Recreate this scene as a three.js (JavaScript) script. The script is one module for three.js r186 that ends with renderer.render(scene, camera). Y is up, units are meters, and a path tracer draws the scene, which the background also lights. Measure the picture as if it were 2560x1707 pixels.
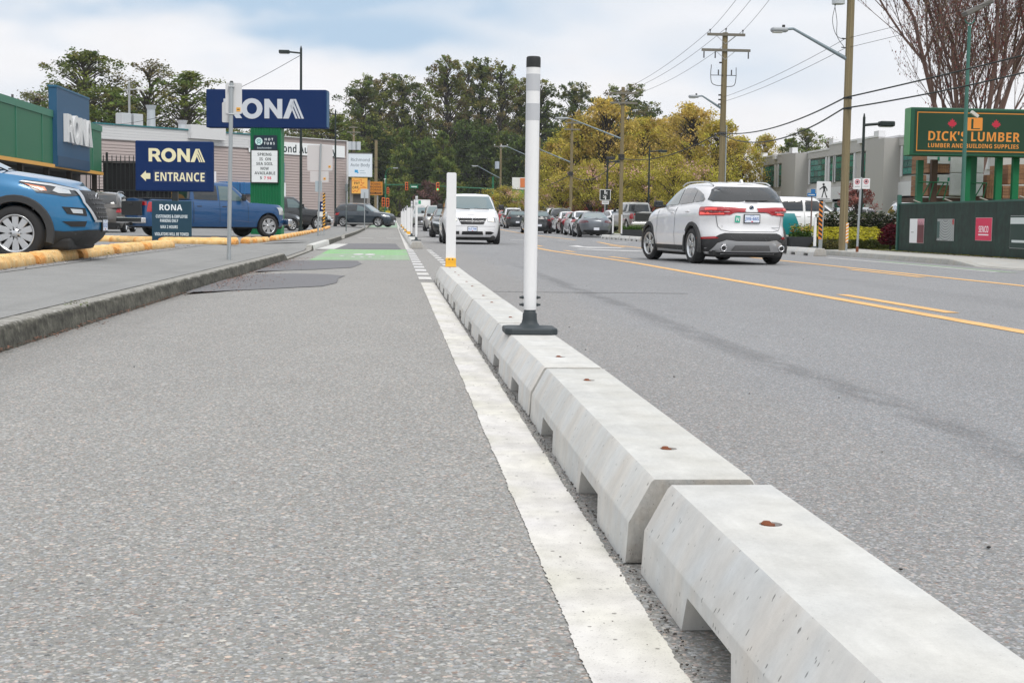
import * as THREE from 'three';
import { mergeGeometries, mergeVertices, toCreasedNormals } from 'three/addons/utils/BufferGeometryUtils.js';
import { RoundedBoxGeometry } from 'three/addons/geometries/RoundedBoxGeometry.js';
import { TessellateModifier } from 'three/addons/modifiers/TessellateModifier.js';
import { Brush, Evaluator, SUBTRACTION } from 'three-bvh-csg';
import { MeshBVH } from 'three-mesh-bvh';
import { createNoise2D, createNoise3D } from 'simplex-noise';

// ---------- camera, sky, sun, exposure ----------
const scene = new THREE.Scene();
const camera = new THREE.PerspectiveCamera(27.0, 1024 / 682, 0.05, 3000);
camera.position.set(0, 0.78, 0);
camera.rotation.set(-0.08401, -0.08367, 0.01396, 'YXZ');
const renderer = new THREE.WebGLRenderer({ antialias: true });
renderer.toneMapping = THREE.LinearToneMapping;
renderer.toneMappingExposure = 1.04;
renderer.shadowMap.enabled = true;

function rng(seed) { let a = seed >>> 0; return () => { a = (a + 0x6D2B79F5) >>> 0; let t = a; t = Math.imul(t ^ (t >>> 15), t | 1); t ^= t + Math.imul(t ^ (t >>> 7), t | 61); return ((t ^ (t >>> 14)) >>> 0) / 4294967296; }; }
const n2 = createNoise2D(rng(11)), n3 = createNoise3D(rng(12));
const fbm = (x, y, o = 5) => { let s = 0, a = 0.5; for (let i = 0; i < o; i++) { s += a * n2(x, y); x = x * 2.03 + 17.1; y = y * 2.03 - 9.3; a *= 0.5; } return s; };
const fbm3 = (x, y, z, o = 4) => { let s = 0, a = 0.5; for (let i = 0; i < o; i++) { s += a * n3(x, y, z); x *= 2.03; y *= 2.03; z *= 2.03; a *= 0.5; } return s; };
const clamp = (v, a = 0, b = 1) => Math.min(b, Math.max(a, v)), lerp = (a, b, t) => a + (b - a) * t, sst = (a, b, v) => { const t = clamp((v - a) / (b - a)); return t * t * (3 - 2 * t); };

{ // overcast sky: a sheet of bright cloud with soft blue-grey undersides
  const w = 2048, h = 1024, d = new Float32Array(w * h * 4);
  for (let j = 0; j < h; j++) {
    const el = (j + 0.5) / h * Math.PI - Math.PI / 2, ce = Math.cos(el), se = Math.sin(el);
    for (let i = 0; i < w; i++) {
      const az = ((i + 0.5) / w - 0.5) * Math.PI * 2, dx = Math.cos(az) * ce, dz = Math.sin(az) * ce, o = (j * w + i) * 4;
      let c;
      if (se <= -0.02) c = [0.30, 0.30, 0.29];
      else {
        const A = (az * 180 / Math.PI + 90), E = el * 180 / Math.PI;
        const up = Math.max(se, 0) + 0.085, px = dx / up, pz = dz / up;   // position on the cloud sheet
        const big = fbm(px * 0.30 + 3.7, pz * 0.30 + 1.9, 5), mid = fbm3(dx * 5 + 4, se * 17, dz * 5, 5), wisp = fbm3(dx * 13, se * 40 + 7, dz * 13 + 2, 4);
        let m = 0.75 * sst(-0.12, 0.42, big * 0.55 + mid * 0.62 + wisp * 0.16 + 0.02);   // 0 bright cloud, 1 blue-grey underside
        const near = sst(34, 27, Math.abs(A - 4)) * sst(17, 12, E); let k = 0;
        for (const [a0, sa, e0, eb, amp] of [[-5, 12, 9.5, 1.8, 1.2], [-1, 6, 7.3, 1.35, 1.0], [-11, 5, 8.0, 1.0, 0.85], [3.2, 4, 5.8, 0.9, 0.35], [14, 6, 6.4, 1.8, 0.34], [19, 6, 9.3, 1.4, 0.34], [-13, 4, 4.6, 0.7, 0.18]]) k = Math.max(k, amp * Math.exp(-(((A - a0 + 3 * mid) / sa) ** 2) - ((E - e0 + 1.1 * mid + 0.4 * wisp) / eb) ** 2));
        m = lerp(m * sst(0.035, 0.105, se + mid * 0.03), clamp(k * (1.1 + 0.9 * mid + 0.35 * wisp) + 0.05 * (mid + 0.3)), near);
        const b = 0.93 + 0.05 * wisp * (1 - m);
        c = [lerp(b, 0.475, m), lerp(b * 0.998, 0.625, m), lerp(b * 1.02, 0.79, m)];
        const glow = 1 + 0.35 * sst(0.2, 0.9, se);
        c = c.map((v) => v * glow);
      }
      d[o] = c[0]; d[o + 1] = c[1]; d[o + 2] = c[2]; d[o + 3] = 1;
    }
  }
  const t = new THREE.DataTexture(d, w, h, THREE.RGBAFormat, THREE.FloatType);
  t.mapping = THREE.EquirectangularReflectionMapping; t.magFilter = THREE.LinearFilter; t.minFilter = THREE.LinearFilter; t.wrapS = THREE.RepeatWrapping; t.needsUpdate = true;
  scene.background = t; scene.environment = t;
}
const sun = new THREE.DirectionalLight(new THREE.Color().setRGB(1, 0.965, 0.91), 1.5);
sun.position.set(18, 60, 34); sun.target.position.set(0, 0, -12); scene.add(sun, sun.target);
sun.castShadow = true; sun.shadow.radius = 40; sun.shadow.mapSize.set(2048, 2048);
Object.assign(sun.shadow.camera, { left: -70, right: 70, top: 120, bottom: -120, near: 1, far: 300 });

scene.fog = new THREE.FogExp2(new THREE.Color().setRGB(0.80, 0.84, 0.88), 0.00018);

// ---------- naming and building helpers ----------
const taken = {};
const numbered = (n) => { const k = taken[n] ?? -1; taken[n] = k + 1; return k < 0 ? n : n + '_' + String(k + 1).padStart(3, '0'); };
function thing(name, label, category, pos = [0, 0, 0], yaw = 0, group) {
  const o = new THREE.Group(); o.name = numbered(name); scene.add(o); o.position.set(...pos); o.rotation.y = yaw;
  o.userData = { label, category }; if (group) o.userData.group = group; return o;
}
function shade(m) { m.castShadow = m.receiveShadow = true; return m; }
function part(parent, name, geo, material, label) { const m = shade(new THREE.Mesh(geo, material)); m.name = name; if (label) m.userData.label = label; parent.add(m); return m; }
function solo(name, label, category, geo, material, pos = [0, 0, 0], yaw = 0, group) {
  const m = shade(new THREE.Mesh(geo, material)); m.name = numbered(name); scene.add(m); m.position.set(...pos); m.rotation.y = yaw;
  m.userData = { label, category }; if (group) m.userData.group = group; return m;
}
function struct(name, geo, material) { const m = shade(new THREE.Mesh(geo, material)); m.name = numbered(name); m.userData = { kind: 'structure' }; scene.add(m); return m; }
function copyOf(o, pos, yaw, label, group) { const r = o.clone(); r.userData = { ...o.userData }; r.name = numbered(o.name.replace(/_\d\d\d$/, '')); scene.add(r); r.position.set(...pos); r.rotation.y = yaw; if (label) r.userData.label = label; if (group) r.userData.group = group; return r; }

const V = (x, y, z) => new THREE.Vector3(x, y, z);
function flat(g) { g = g.index ? g.toNonIndexed() : g; for (const k of Object.keys(g.attributes)) if (!['position', 'normal', 'uv'].includes(k)) g.deleteAttribute(k); if (!g.attributes.normal) g.computeVertexNormals(); if (!g.attributes.uv) g.setAttribute('uv', new THREE.BufferAttribute(new Float32Array(g.attributes.position.count * 2), 2)); return g; }
const G = (...gs) => mergeGeometries(gs.flat().map(flat));
const box = (w, h, d, x = 0, y = 0, z = 0) => new THREE.BoxGeometry(w, h, d).translate(x, y, z);
const rbox = (w, h, d, r, x = 0, y = 0, z = 0, s = 2) => new RoundedBoxGeometry(w, h, d, s, r).translate(x, y, z);
const cyl = (r1, r2, h, x = 0, y = 0, z = 0, s = 20) => new THREE.CylinderGeometry(r1, r2, h, s).translate(x, y, z);   // r1 top, r2 bottom
const cylX = (r, l, x = 0, y = 0, z = 0, s = 20) => new THREE.CylinderGeometry(r, r, l, s).rotateZ(Math.PI / 2).translate(x, y, z);
const cylZ = (r, l, x = 0, y = 0, z = 0, s = 20) => new THREE.CylinderGeometry(r, r, l, s).rotateX(Math.PI / 2).translate(x, y, z);
const lathe = (pts, s = 32) => new THREE.LatheGeometry(pts.map((p) => new THREE.Vector2(...p)), s);
function bar(a, b, r1, r2 = r1, s = 8) { const A = V(...a), B = V(...b), l = A.distanceTo(B); const g = new THREE.CylinderGeometry(r2, r1, l, s); g.applyQuaternion(new THREE.Quaternion().setFromUnitVectors(V(0, 1, 0), B.clone().sub(A).normalize())); return g.translate((A.x + B.x) / 2, (A.y + B.y) / 2, (A.z + B.z) / 2); }
const tube = (pts, r, n = 24, s = 6) => new THREE.TubeGeometry(new THREE.CatmullRomCurve3(pts.map((p) => V(...p))), n, r, s);
const poly = (pts, holes = []) => { const s = new THREE.Shape(pts.map((p) => new THREE.Vector2(...p))); for (const h of holes) s.holes.push(new THREE.Path(h.map((p) => new THREE.Vector2(...p)))); return s; };
const ext = (shape, depth, bevel = 0, seg = 1) => new THREE.ExtrudeGeometry(shape, { depth, bevelEnabled: bevel > 0, bevelThickness: bevel, bevelSize: bevel, bevelSegments: seg, curveSegments: 10 });
function boxUV(g, s = 1) { // uv in metres by the side a face points to
  g = flat(g); const p = g.attributes.position, n = g.attributes.normal, uv = new Float32Array(p.count * 2);
  for (let i = 0; i < p.count; i += 3) {
    const ax = Math.abs(n.getX(i) + n.getX(i + 1) + n.getX(i + 2)), ay = Math.abs(n.getY(i) + n.getY(i + 1) + n.getY(i + 2)), az = Math.abs(n.getZ(i) + n.getZ(i + 1) + n.getZ(i + 2));
    for (let k = i; k < i + 3; k++) { const [u, v] = ay >= ax && ay >= az ? [p.getX(k), p.getZ(k)] : ax >= az ? [p.getZ(k), p.getY(k)] : [p.getX(k), p.getY(k)]; uv[k * 2] = u * s; uv[k * 2 + 1] = v * s; }
  }
  g.setAttribute('uv', new THREE.BufferAttribute(uv, 2)); return g;
}
function grid(pts, rows, cols, closed = false) { // pts[row][col] -> smooth surface
  const pos = [], idx = []; for (let r = 0; r < rows; r++) for (let c = 0; c < cols; c++) pos.push(...pts(r, c));
  const cc = closed ? cols : cols - 1;
  for (let r = 0; r < rows - 1; r++) for (let c = 0; c < cc; c++) { const a = r * cols + c, b = r * cols + (c + 1) % cols, e = a + cols, f = b + cols; idx.push(a, e, b, b, e, f); }
  const g = new THREE.BufferGeometry(); g.setAttribute('position', new THREE.Float32BufferAttribute(pos, 3)); g.setIndex(idx); g.computeVertexNormals(); return g;
}

// ---------- textures ----------
function dataTex(w, h, fn, srgb = true) { // fn(x, y) -> [r,g,b] in 0..255
  const d = new Uint8Array(w * h * 4); for (let y = 0; y < h; y++) for (let x = 0; x < w; x++) { const c = fn(x, y), o = (y * w + x) * 4; d[o] = clamp(c[0], 0, 255); d[o + 1] = clamp(c[1], 0, 255); d[o + 2] = clamp(c[2], 0, 255); d[o + 3] = 255; }
  const t = new THREE.DataTexture(d, w, h); t.wrapS = t.wrapT = THREE.RepeatWrapping; t.magFilter = THREE.LinearFilter; t.minFilter = THREE.LinearMipmapLinearFilter; t.generateMipmaps = true; if (srgb) t.colorSpace = THREE.SRGBColorSpace; t.needsUpdate = true; return t;
}
const wrapN = (x, y, w, f) => { const a = x / w * Math.PI * 2, b = y / w * Math.PI * 2, r = f / (Math.PI * 2); return n3(Math.cos(a) * r + 5, Math.sin(a) * r, Math.cos(b) * r) * 0.6 + n3(Math.sin(b) * r + 9, Math.cos(a) * r, Math.sin(a + 1) * r) * 0.4; };
const rep = (t, m) => { const c = t.clone(); c.repeat.set(1 / m, 1 / m); c.needsUpdate = true; return c; };
const lin = (r, g, b) => new THREE.Color().setRGB(r, g, b);
const M = (c, rough = 0.8, o = {}) => new THREE.MeshStandardMaterial({ color: Array.isArray(c) ? lin(...c) : new THREE.Color(c), roughness: rough, ...o });
const PM = (c, rough = 0.5, o = {}) => new THREE.MeshPhysicalMaterial({ color: Array.isArray(c) ? lin(...c) : new THREE.Color(c), roughness: rough, ...o });
const vcol = (g, fn) => { const p = g.attributes.position, c = new Float32Array(p.count * 3); for (let i = 0; i < p.count; i++) c.set(fn(p.getX(i), p.getY(i), p.getZ(i), i), i * 3); g.setAttribute('color', new THREE.BufferAttribute(c, 3)); return g; };

// stony aggregate: random chips stamped into a tile (wrapping), with a height map of the same chips
function aggregate(size, seed, base, chips, palette, rMin, rMax) {
  const R = rng(seed), col = new Float32Array(size * size * 3), hgt = new Float32Array(size * size);
  for (let i = 0; i < size * size; i++) { const v = base + (R() - 0.5) * 26; col[i * 3] = v; col[i * 3 + 1] = v; col[i * 3 + 2] = v - 2; hgt[i] = 90 + R() * 30; }
  for (let k = 0; k < chips; k++) {
    const cx = R() * size, cy = R() * size, rx = lerp(rMin, rMax, R() * R()), ry = rx * lerp(0.6, 1, R()), an = R() * 3.14, ca = Math.cos(an), sa = Math.sin(an), p = palette[Math.floor(R() * palette.length)], j = (R() - 0.5) * 22, hh = 120 + R() * 110, e = Math.ceil(rx);
    for (let y = -e; y <= e; y++) for (let x = -e; x <= e; x++) {
      const u = (x * ca + y * sa) / rx, v = (-x * sa + y * ca) / ry, q = u * u + v * v; if (q > 1) continue;
      const o = ((Math.floor(cy + y) + size) % size) * size + (Math.floor(cx + x) + size) % size;
      col[o * 3] = p[0] + j; col[o * 3 + 1] = p[1] + j; col[o * 3 + 2] = p[2] + j; hgt[o] = hh * (1 - 0.4 * q);
    }
  }
  return { map: dataTex(size, size, (x, y) => { const o = (y * size + x) * 3; return [col[o], col[o + 1], col[o + 2]]; }), bump: dataTex(size, size, (x, y) => { const v = hgt[y * size + x]; return [v, v, v]; }, false) };
}
const greys = (n, seed, lo, hi) => { const R = rng(seed); return Array.from({ length: n }, () => { const v = lerp(lo, hi, R() ** 0.9), h = (R() - 0.5) * 16, k = R() < 0.12 ? 12 : 0; return [v + h * 0.5 + k, v - Math.abs(h) * 0.1, v - h * 0.5 - k * 0.4]; }); };
const asph = aggregate(2048, 5, 142, 520000, [...greys(60, 51, 138, 190), ...greys(20, 52, 112, 150), [206, 202, 196], [204, 186, 174], [150, 156, 166]], 0.9, 4.2);
const asphFine = aggregate(1024, 6, 148, 150000, [...greys(50, 53, 146, 186), ...greys(14, 54, 122, 150), [198, 196, 192]], 0.8, 2.4);
function asphaltMat(t, size, tint, o = {}) { return new THREE.MeshStandardMaterial({ map: rep(t.map, size), bumpMap: rep(t.bump, size), bumpScale: 0.0022, roughness: 0.93, color: lin(...tint), vertexColors: true, ...o }); }
const concTex = dataTex(1024, 1024, (() => { const R = rng(31), W = 1024, a = new Float32Array(W * W); // mottled cast concrete with pores
  for (let y = 0; y < W; y++) for (let x = 0; x < W; x++) a[y * W + x] = 222 + 9 * wrapN(x, y, W, 5) + 7 * wrapN(x + 300, y + 77, W, 16) + 5 * wrapN(x, y, W, 60) + (R() - 0.5) * 9;
  for (let k = 0; k < 420; k++) { const cx = R() * W, cy = R() * W, r = 0.8 + R() * R() * 2.6, s = 1 + R() * 1.4; for (let y = -6; y <= 6; y++) for (let x = -4; x <= 4; x++) if ((x * x) / (r * r) + (y * y) / (r * r * s * s) < 1) a[((cy + y + W | 0) % W) * W + ((cx + x + W | 0) % W)] -= 50 + R() * 45; }
  return (x, y) => { const v = a[y * W + x], q = 7 * wrapN(x + 511, y, W, 3) + 5 * wrapN(x, y + 200, W, 9); return [v + q * 0.4, v - 1.5 - q * 0.25, v - 5 - q * 0.9]; }; })());
const topTex = dataTex(512, 512, (() => { const R = rng(37); return (x, y) => { const v = 219 + 10 * wrapN(x, y, 512, 4) + 8 * wrapN(x + 40, y, 512, 12) + 5 * wrapN(x, y, 512, 50) + (R() - 0.5) * 10 - (R() < 0.0012 ? 40 : 0), q = 4 * wrapN(x + 99, y, 512, 3); return [v + q * 0.3, v - 1, v - 5 - q * 0.6]; }; })());
const grimeTex = dataTex(512, 512, (() => { const R = rng(77); return (x, y) => { const v = 150 + 40 * wrapN(x, y, 512, 9) + 34 * wrapN(x + 90, y, 512, 40) + (R() - 0.5) * 60; return [v, v - 1, v - 6]; }; })());
const woodTex = dataTex(256, 512, (() => { const R = rng(3); const cols = Array.from({ length: 256 }, () => R()); return (x, y) => { const v = 190 + 40 * (cols[x] - 0.5) + 26 * n2(x * 0.12, y * 0.006) + (R() - 0.5) * 18; return [v, v * 0.95, v * 0.86]; }; })());

// ---------- shared materials ----------
const MT = {
  galv: M([0.42, 0.45, 0.46], 0.45, { metalness: 0.6 }), black: M([0.015, 0.018, 0.018], 0.5), dark: M([0.03, 0.03, 0.03], 0.7), white: M([0.78, 0.78, 0.77], 0.5),
  steel: M([0.55, 0.56, 0.57], 0.35, { metalness: 0.9 }), rubber: M([0.022, 0.022, 0.023], 0.85), lampblack: M([0.012, 0.022, 0.02], 0.5), signback: M([0.56, 0.57, 0.57], 0.45, { metalness: 0.35 }),
  pole: new THREE.MeshStandardMaterial({ map: woodTex, color: lin(0.42, 0.38, 0.27), roughness: 0.95 }), wire: M([0.03, 0.035, 0.035], 0.7),
};
MT.pole.map.repeat.set(1, 1);
// ---------- ground, roads, pavements ----------
const gy = (z) => { const d = -z; return d < 70 ? 0 : d < 110 ? 0.0085 * (d - 70) ** 2 / 80 : 0.0085 * (Math.min(d, 420) - 90); };   // the street climbs gently far off
function sheet(xs, zs, yf, cf) { // xs(z, i) edges from a list of fractions; zs list of z; uv in metres
  const pos = [], col = [], uv = [], idx = [], n = xs.length;
  for (const z of zs) xs.forEach((x0) => { const x = typeof x0 === 'function' ? x0(z) : x0; pos.push(x, yf(x, z), z); uv.push(x, z); const c = cf ? cf(x, z) : 1; col.push(...(Array.isArray(c) ? c : [c, c, c])); });
  for (let r = 0; r < zs.length - 1; r++) for (let c = 0; c < n - 1; c++) { const a = r * n + c, b = a + 1, e = a + n, f = e + 1; idx.push(a, b, e, b, f, e); }
  const g = new THREE.BufferGeometry(); g.setAttribute('position', new THREE.Float32BufferAttribute(pos, 3)); g.setAttribute('uv', new THREE.Float32BufferAttribute(uv, 2)); g.setAttribute('color', new THREE.Float32BufferAttribute(col, 3)); g.setIndex(idx); g.computeVertexNormals(); return g;
}
const span = (a, b, step) => { const n = Math.max(1, Math.round(Math.abs(b - a) / step)); return Array.from({ length: n + 1 }, (_, i) => a + (b - a) * i / n); };
const zNear = [...span(6, -30, 0.2), ...span(-30.5, -90, 0.6), ...span(-92, -330, 4)];
const patchy = (x, z, s = 1) => 0.985 + 0.055 * s * fbm(x * 0.35, z * 0.12, 4) + 0.05 * s * fbm(x * 1.7 + 9, z * 0.9, 3);

struct('ground', sheet(span(-700, 700, 100), [40, ...span(0, -400, 20), -1200], (x, z) => gy(z) - 0.06, (x, z) => 1), Object.assign(M([0.16, 0.165, 0.12], 1), {}));
struct('bike_lane', sheet(span(-2.6, 0.95, 0.14), zNear, (x, z) => gy(z) - 0.02 * sst(-1.6, -2.2, x), (x, z) => {
  let v = patchy(x, z, 1.1) * 1.03; const gut = -1.78 + 0.10 * n2(x * 2, z * 0.5) + 0.05 * n2(3, z * 2);        // older, darker seam of paving by the gutter
  if (x < gut && z > -34) v *= 0.93 + 0.06 * fbm(x * 5, z * 2, 3); return [v * 1.01, v, v * 0.975];
}), asphaltMat(asph, 4, [0.86, 0.855, 0.83]));
struct('carriageway', sheet([...span(0.95, 3.4, 0.08), ...span(3.6, 13.2, 0.3)], zNear, (x, z) => gy(z), (x, z) => {
  let v = patchy(x, z) * 1.0; const t1 = Math.abs(x - 2.17 - 0.05 * n2(1, z * 0.2)), t2 = Math.abs(x - 6.45 - 0.1 * n2(4, z * 0.15));
  v *= 1 - 0.27 * sst(0.15, 0.04, t1) * sst(-0.5, 0.35, n2(x * 9, z * 1.1) + 0.35) * sst(-30, -20, z); v *= 1 - 0.12 * sst(0.3, 0.1, t2) * (0.7 + 0.5 * n2(x * 4, z * 0.8));
  v *= 1 - 0.05 * sst(0.6, 0.1, Math.abs(x - 3.9)) ; const dust = sst(0.6, 0.0, Math.abs(x - 1.25) - 0.25 + 0.15 * n2(x, z * 0.4)); return [v * (0.985 + 0.04 * dust), v * (0.99 + 0.015 * dust), v * (1.0 - 0.02 * dust)];
}), asphaltMat(asph, 3.7, [0.80, 0.81, 0.815]));
// left pavement: falls to the road at the driveways
const lotY = (z) => gy(z) + lerp(0.2, 0.09, sst(-29, -44, z));
const kerbX = (z) => z > -6 ? -2.33 : lerp(-2.33, -2.04, clamp((-6 - z) / 20)) + (z < -60 ? 0.0006 * (-60 - z) : 0);
const kh = (z) => { let k = 1; for (const [a, b] of [[-26.9, -36.4], [-55.6, -60.4], [-99, -110]]) k = Math.min(k, 1 - sst(0, 0.9, a - z) * sst(0, 0.9, z - b)); return k; };
const sideY = (x, z) => { const u = clamp((x - kerbX(z)) / (-3.95 - kerbX(z))); return lerp(gy(z) + 0.125 * kh(z) + 0.012, lotY(z) - 0.005 + (z < -40 ? 0.03 : 0) * (1 - u), sst(0, 1, u)); };
struct('pavement', sheet([(z) => kerbX(z) - 0.15, ...span(-2.55, -3.95, 0.1).map((x) => (z) => x)], zNear, sideY, (x, z) => { const v = patchy(x, z, 1.5) + 0.05 * n2(x * 7, z * 2.2) - (Math.abs(x + 2.62 + 0.03 * n2(2, z)) < 0.06 ? 0.07 : 0); const slab = x < -3.0 && z > -11.2 && z < -9.0 ? 1.1 : 1; return [v * slab, v * slab, v * slab * 0.985]; }), asphaltMat(asphFine, 1.6, [0.82, 0.82, 0.81]));
struct('parking_lot', sheet([...span(-3.95, -12, 0.4), ...span(-14, -60, 2)], zNear, (x, z) => lotY(z), (x, z) => { const v = patchy(x, z, 1.2); return v; }), asphaltMat(asphFine, 2.1, [0.80, 0.80, 0.80]));
const kerbMat = new THREE.MeshStandardMaterial({ map: rep(grimeTex, 0.7), bumpMap: rep(grimeTex, 0.35), bumpScale: 0.003, roughness: 0.98, color: lin(1.0, 0.99, 0.97), vertexColors: true });
const newKerbMat = new THREE.MeshStandardMaterial({ map: rep(concTex, 0.8), roughness: 0.9, color: lin(0.9, 0.9, 0.88), vertexColors: true });
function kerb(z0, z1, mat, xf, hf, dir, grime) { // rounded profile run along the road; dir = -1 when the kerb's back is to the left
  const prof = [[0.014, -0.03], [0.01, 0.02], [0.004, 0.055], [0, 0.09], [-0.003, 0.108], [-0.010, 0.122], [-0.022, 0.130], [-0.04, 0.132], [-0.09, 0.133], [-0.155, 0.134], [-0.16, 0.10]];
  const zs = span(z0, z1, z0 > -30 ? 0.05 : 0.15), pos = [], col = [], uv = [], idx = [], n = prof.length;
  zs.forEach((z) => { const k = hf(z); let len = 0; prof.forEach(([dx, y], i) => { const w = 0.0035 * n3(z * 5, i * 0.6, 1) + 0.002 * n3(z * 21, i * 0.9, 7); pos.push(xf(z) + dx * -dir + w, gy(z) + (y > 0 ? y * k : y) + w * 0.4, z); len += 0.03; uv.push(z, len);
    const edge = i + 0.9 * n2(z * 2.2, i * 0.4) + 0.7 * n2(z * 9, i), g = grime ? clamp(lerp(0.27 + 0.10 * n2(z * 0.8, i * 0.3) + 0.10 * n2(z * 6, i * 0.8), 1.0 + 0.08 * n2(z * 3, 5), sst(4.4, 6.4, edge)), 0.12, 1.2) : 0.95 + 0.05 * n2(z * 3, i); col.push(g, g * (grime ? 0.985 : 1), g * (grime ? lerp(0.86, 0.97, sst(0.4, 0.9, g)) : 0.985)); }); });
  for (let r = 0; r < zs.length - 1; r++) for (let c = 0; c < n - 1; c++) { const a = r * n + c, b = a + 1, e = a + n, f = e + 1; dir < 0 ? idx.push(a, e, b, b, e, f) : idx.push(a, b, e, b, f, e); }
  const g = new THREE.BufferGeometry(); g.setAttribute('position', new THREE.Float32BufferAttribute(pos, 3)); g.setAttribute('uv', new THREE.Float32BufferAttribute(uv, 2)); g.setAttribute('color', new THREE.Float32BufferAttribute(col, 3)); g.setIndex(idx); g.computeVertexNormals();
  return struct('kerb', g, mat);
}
const kf = (z) => kh(z) * 0.97 + 0.03;
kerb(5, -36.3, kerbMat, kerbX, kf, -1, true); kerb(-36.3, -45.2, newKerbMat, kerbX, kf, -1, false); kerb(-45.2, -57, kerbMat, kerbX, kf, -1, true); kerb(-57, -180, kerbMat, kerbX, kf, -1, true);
// right side
const rx = (z) => z < -38.5 ? 12.7 : 11.72, rk = (z) => clamp(1 - sst(-29.5, -27.2, z) * (1 - sst(-24.6, -23.8, z)), 0.12, 1);
const rightConcrete = new THREE.MeshStandardMaterial({ map: rep(concTex, 1.3), roughness: 0.92, color: lin(0.62, 0.61, 0.58), vertexColors: true });
kerb(2, -38.4, rightConcrete, (z) => 11.72, rk, 1, false); kerb(-38.4, -200, rightConcrete, (z) => 12.7, () => 1, 1, false);
struct('pavement', sheet([(z) => rx(z) + 0.13, 12.9, 13.1, 13.3], zNear.filter((z) => z > -200), (x, z) => gy(z) + lerp(0.132 * rk(z), 0.14, clamp((x - 11.8) / 1.3)), (x, z) => patchy(x, z)), rightConcrete);
struct('verge', sheet([13.3, ...span(14, 60, 2)], zNear, (x, z) => gy(z) + 0.13 + 0.02 * n2(x, z * 0.4), (x, z) => { const v = 0.8 + 0.3 * fbm(x * 2, z * 0.7, 3); return [v, v, v * 0.8]; }), M([0.14, 0.16, 0.05], 1, { vertexColors: true }));

// ---------- painted markings and paving patches ----------
const paintTex = dataTex(1024, 1024, (() => { const R = rng(91), W = 1024, a = new Float32Array(W * W); for (let i = 0; i < W * W; i++) a[i] = 214 + (R() - 0.5) * 16;
  for (let k = 0; k < 16000; k++) { const cx = R() * W | 0, cy = R() * W | 0, l = 1 + R() * R() * 7 | 0, hh = 1 + R() * R() * 3 | 0, dk = 10 + R() * R() * 70; for (let y = 0; y < hh; y++) for (let x = 0; x < l; x++) a[((cy + y) % W) * W + (cx + x) % W] -= dk; }
  for (let k = 0; k < 70; k++) { const cx = R() * W, cy = R() * W, r = 1.5 + R() * 4; for (let y = -7; y <= 7; y++) for (let x = -7; x <= 7; x++) if (x * x + y * y < r * r * (0.6 + 0.6 * R())) a[((cy + y + W | 0) % W) * W + ((cx + x + W | 0) % W)] = 120 + R() * 40; }
  return (x, y) => { const v = a[y * W + x] + 13 * wrapN(x, y, W, 5) + 10 * wrapN(x, y + 60, W, 18), q = 8 * wrapN(x + 300, y, W, 4); return [v + 1, v - 2, v - 8 - q * 0.7]; }; })());
const whitePaint = new THREE.MeshStandardMaterial({ map: rep(paintTex, 1), roughness: 0.85, color: lin(0.98, 0.98, 0.98), vertexColors: true });
const whitePaint2 = new THREE.MeshStandardMaterial({ map: rep(paintTex, 1), roughness: 0.85, color: lin(1.0, 1.01, 1.05), vertexColors: true });
const yellowPaint = new THREE.MeshStandardMaterial({ map: rep(paintTex, 0.9), roughness: 0.85, color: lin(1.15, 0.70, 0.29), vertexColors: true });
const greenPaint = new THREE.MeshStandardMaterial({ map: rep(paintTex, 0.8), roughness: 0.9, color: lin(0.36, 0.72, 0.33), vertexColors: true });
const darkAsphalt = asphaltMat(asphFine, 1.7, [0.56, 0.555, 0.57]);
const wearTone = (x, z) => { const v = 0.97 + 0.06 * fbm(x * 3, z * 1.2, 4); return v; };
function lineStrip(name, xf, w, z0, z1, mat, y = 0.004, step = 0.3, jag = 0.004, tone = wearTone) {
  return struct(name, sheet([(z) => xf(z) - w / 2 + jag * n2(1, z * 30), (z) => xf(z), (z) => xf(z) + w / 2 + jag * n2(7, z * 30)], span(z0, z1, step), (x, z) => gy(z) + y, tone), mat);
}
function markPoly(name, pts, mat, y = 0.005, tone = wearTone, jag = 0) { // pts [x,z]; outline finely broken up
  const o = []; pts.forEach((p, i) => { const q = pts[(i + 1) % pts.length], n = jag ? Math.max(1, Math.round(Math.hypot(q[0] - p[0], q[1] - p[1]) / 0.12)) : 1; for (let k = 0; k < n; k++) { const t = k / n, x = lerp(p[0], q[0], t), z = lerp(p[1], q[1], t); o.push([x + jag * n2(x * 6, z * 6), -(z + jag * 3 * n2(x * 5 + 40, z * 4))]); } });
  let g = new TessellateModifier(1.2, 5).modify(new THREE.ShapeGeometry(poly(o)).toNonIndexed()); const p = g.attributes.position; const uv = new Float32Array(p.count * 2);
  for (let i = 0; i < p.count; i++) { const x = p.getX(i), z = -p.getY(i); p.setXYZ(i, x, gy(z) + y, z); uv.set([x, z], i * 2); }
  g.setAttribute('uv', new THREE.BufferAttribute(uv, 2)); g.computeVertexNormals(); vcol(g, (x, yy, z) => { const c = tone(x, z); return Array.isArray(c) ? c : [c, c, c]; }); return struct(name, g, mat);
}
{ const R = rng(8), ja = {}, J = (z, k) => ja[z.toFixed(3) + k] ?? (ja[z.toFixed(3) + k] = (R() + R() - 1) * 0.0035 + 0.003 * n2(k, z * 3));
  struct('lane_line', sheet([(z) => 0.34 + J(z, 1), 0.4, 0.46, (z) => 0.51 + J(z, 2)], [...span(1, -1.5, 0.1), ...span(-1.51, -6, 0.01), ...span(-6.03, -17.9, 0.04)], (x, z) => gy(z) + 0.003, (x, z) => { const v = 0.95 + 0.09 * fbm(x * 6, z * 2.5, 4); return [v, v * 0.995, v * (0.97 + 0.03 * n2(x * 2, z * 1.3))]; }), whitePaint); }
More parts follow.
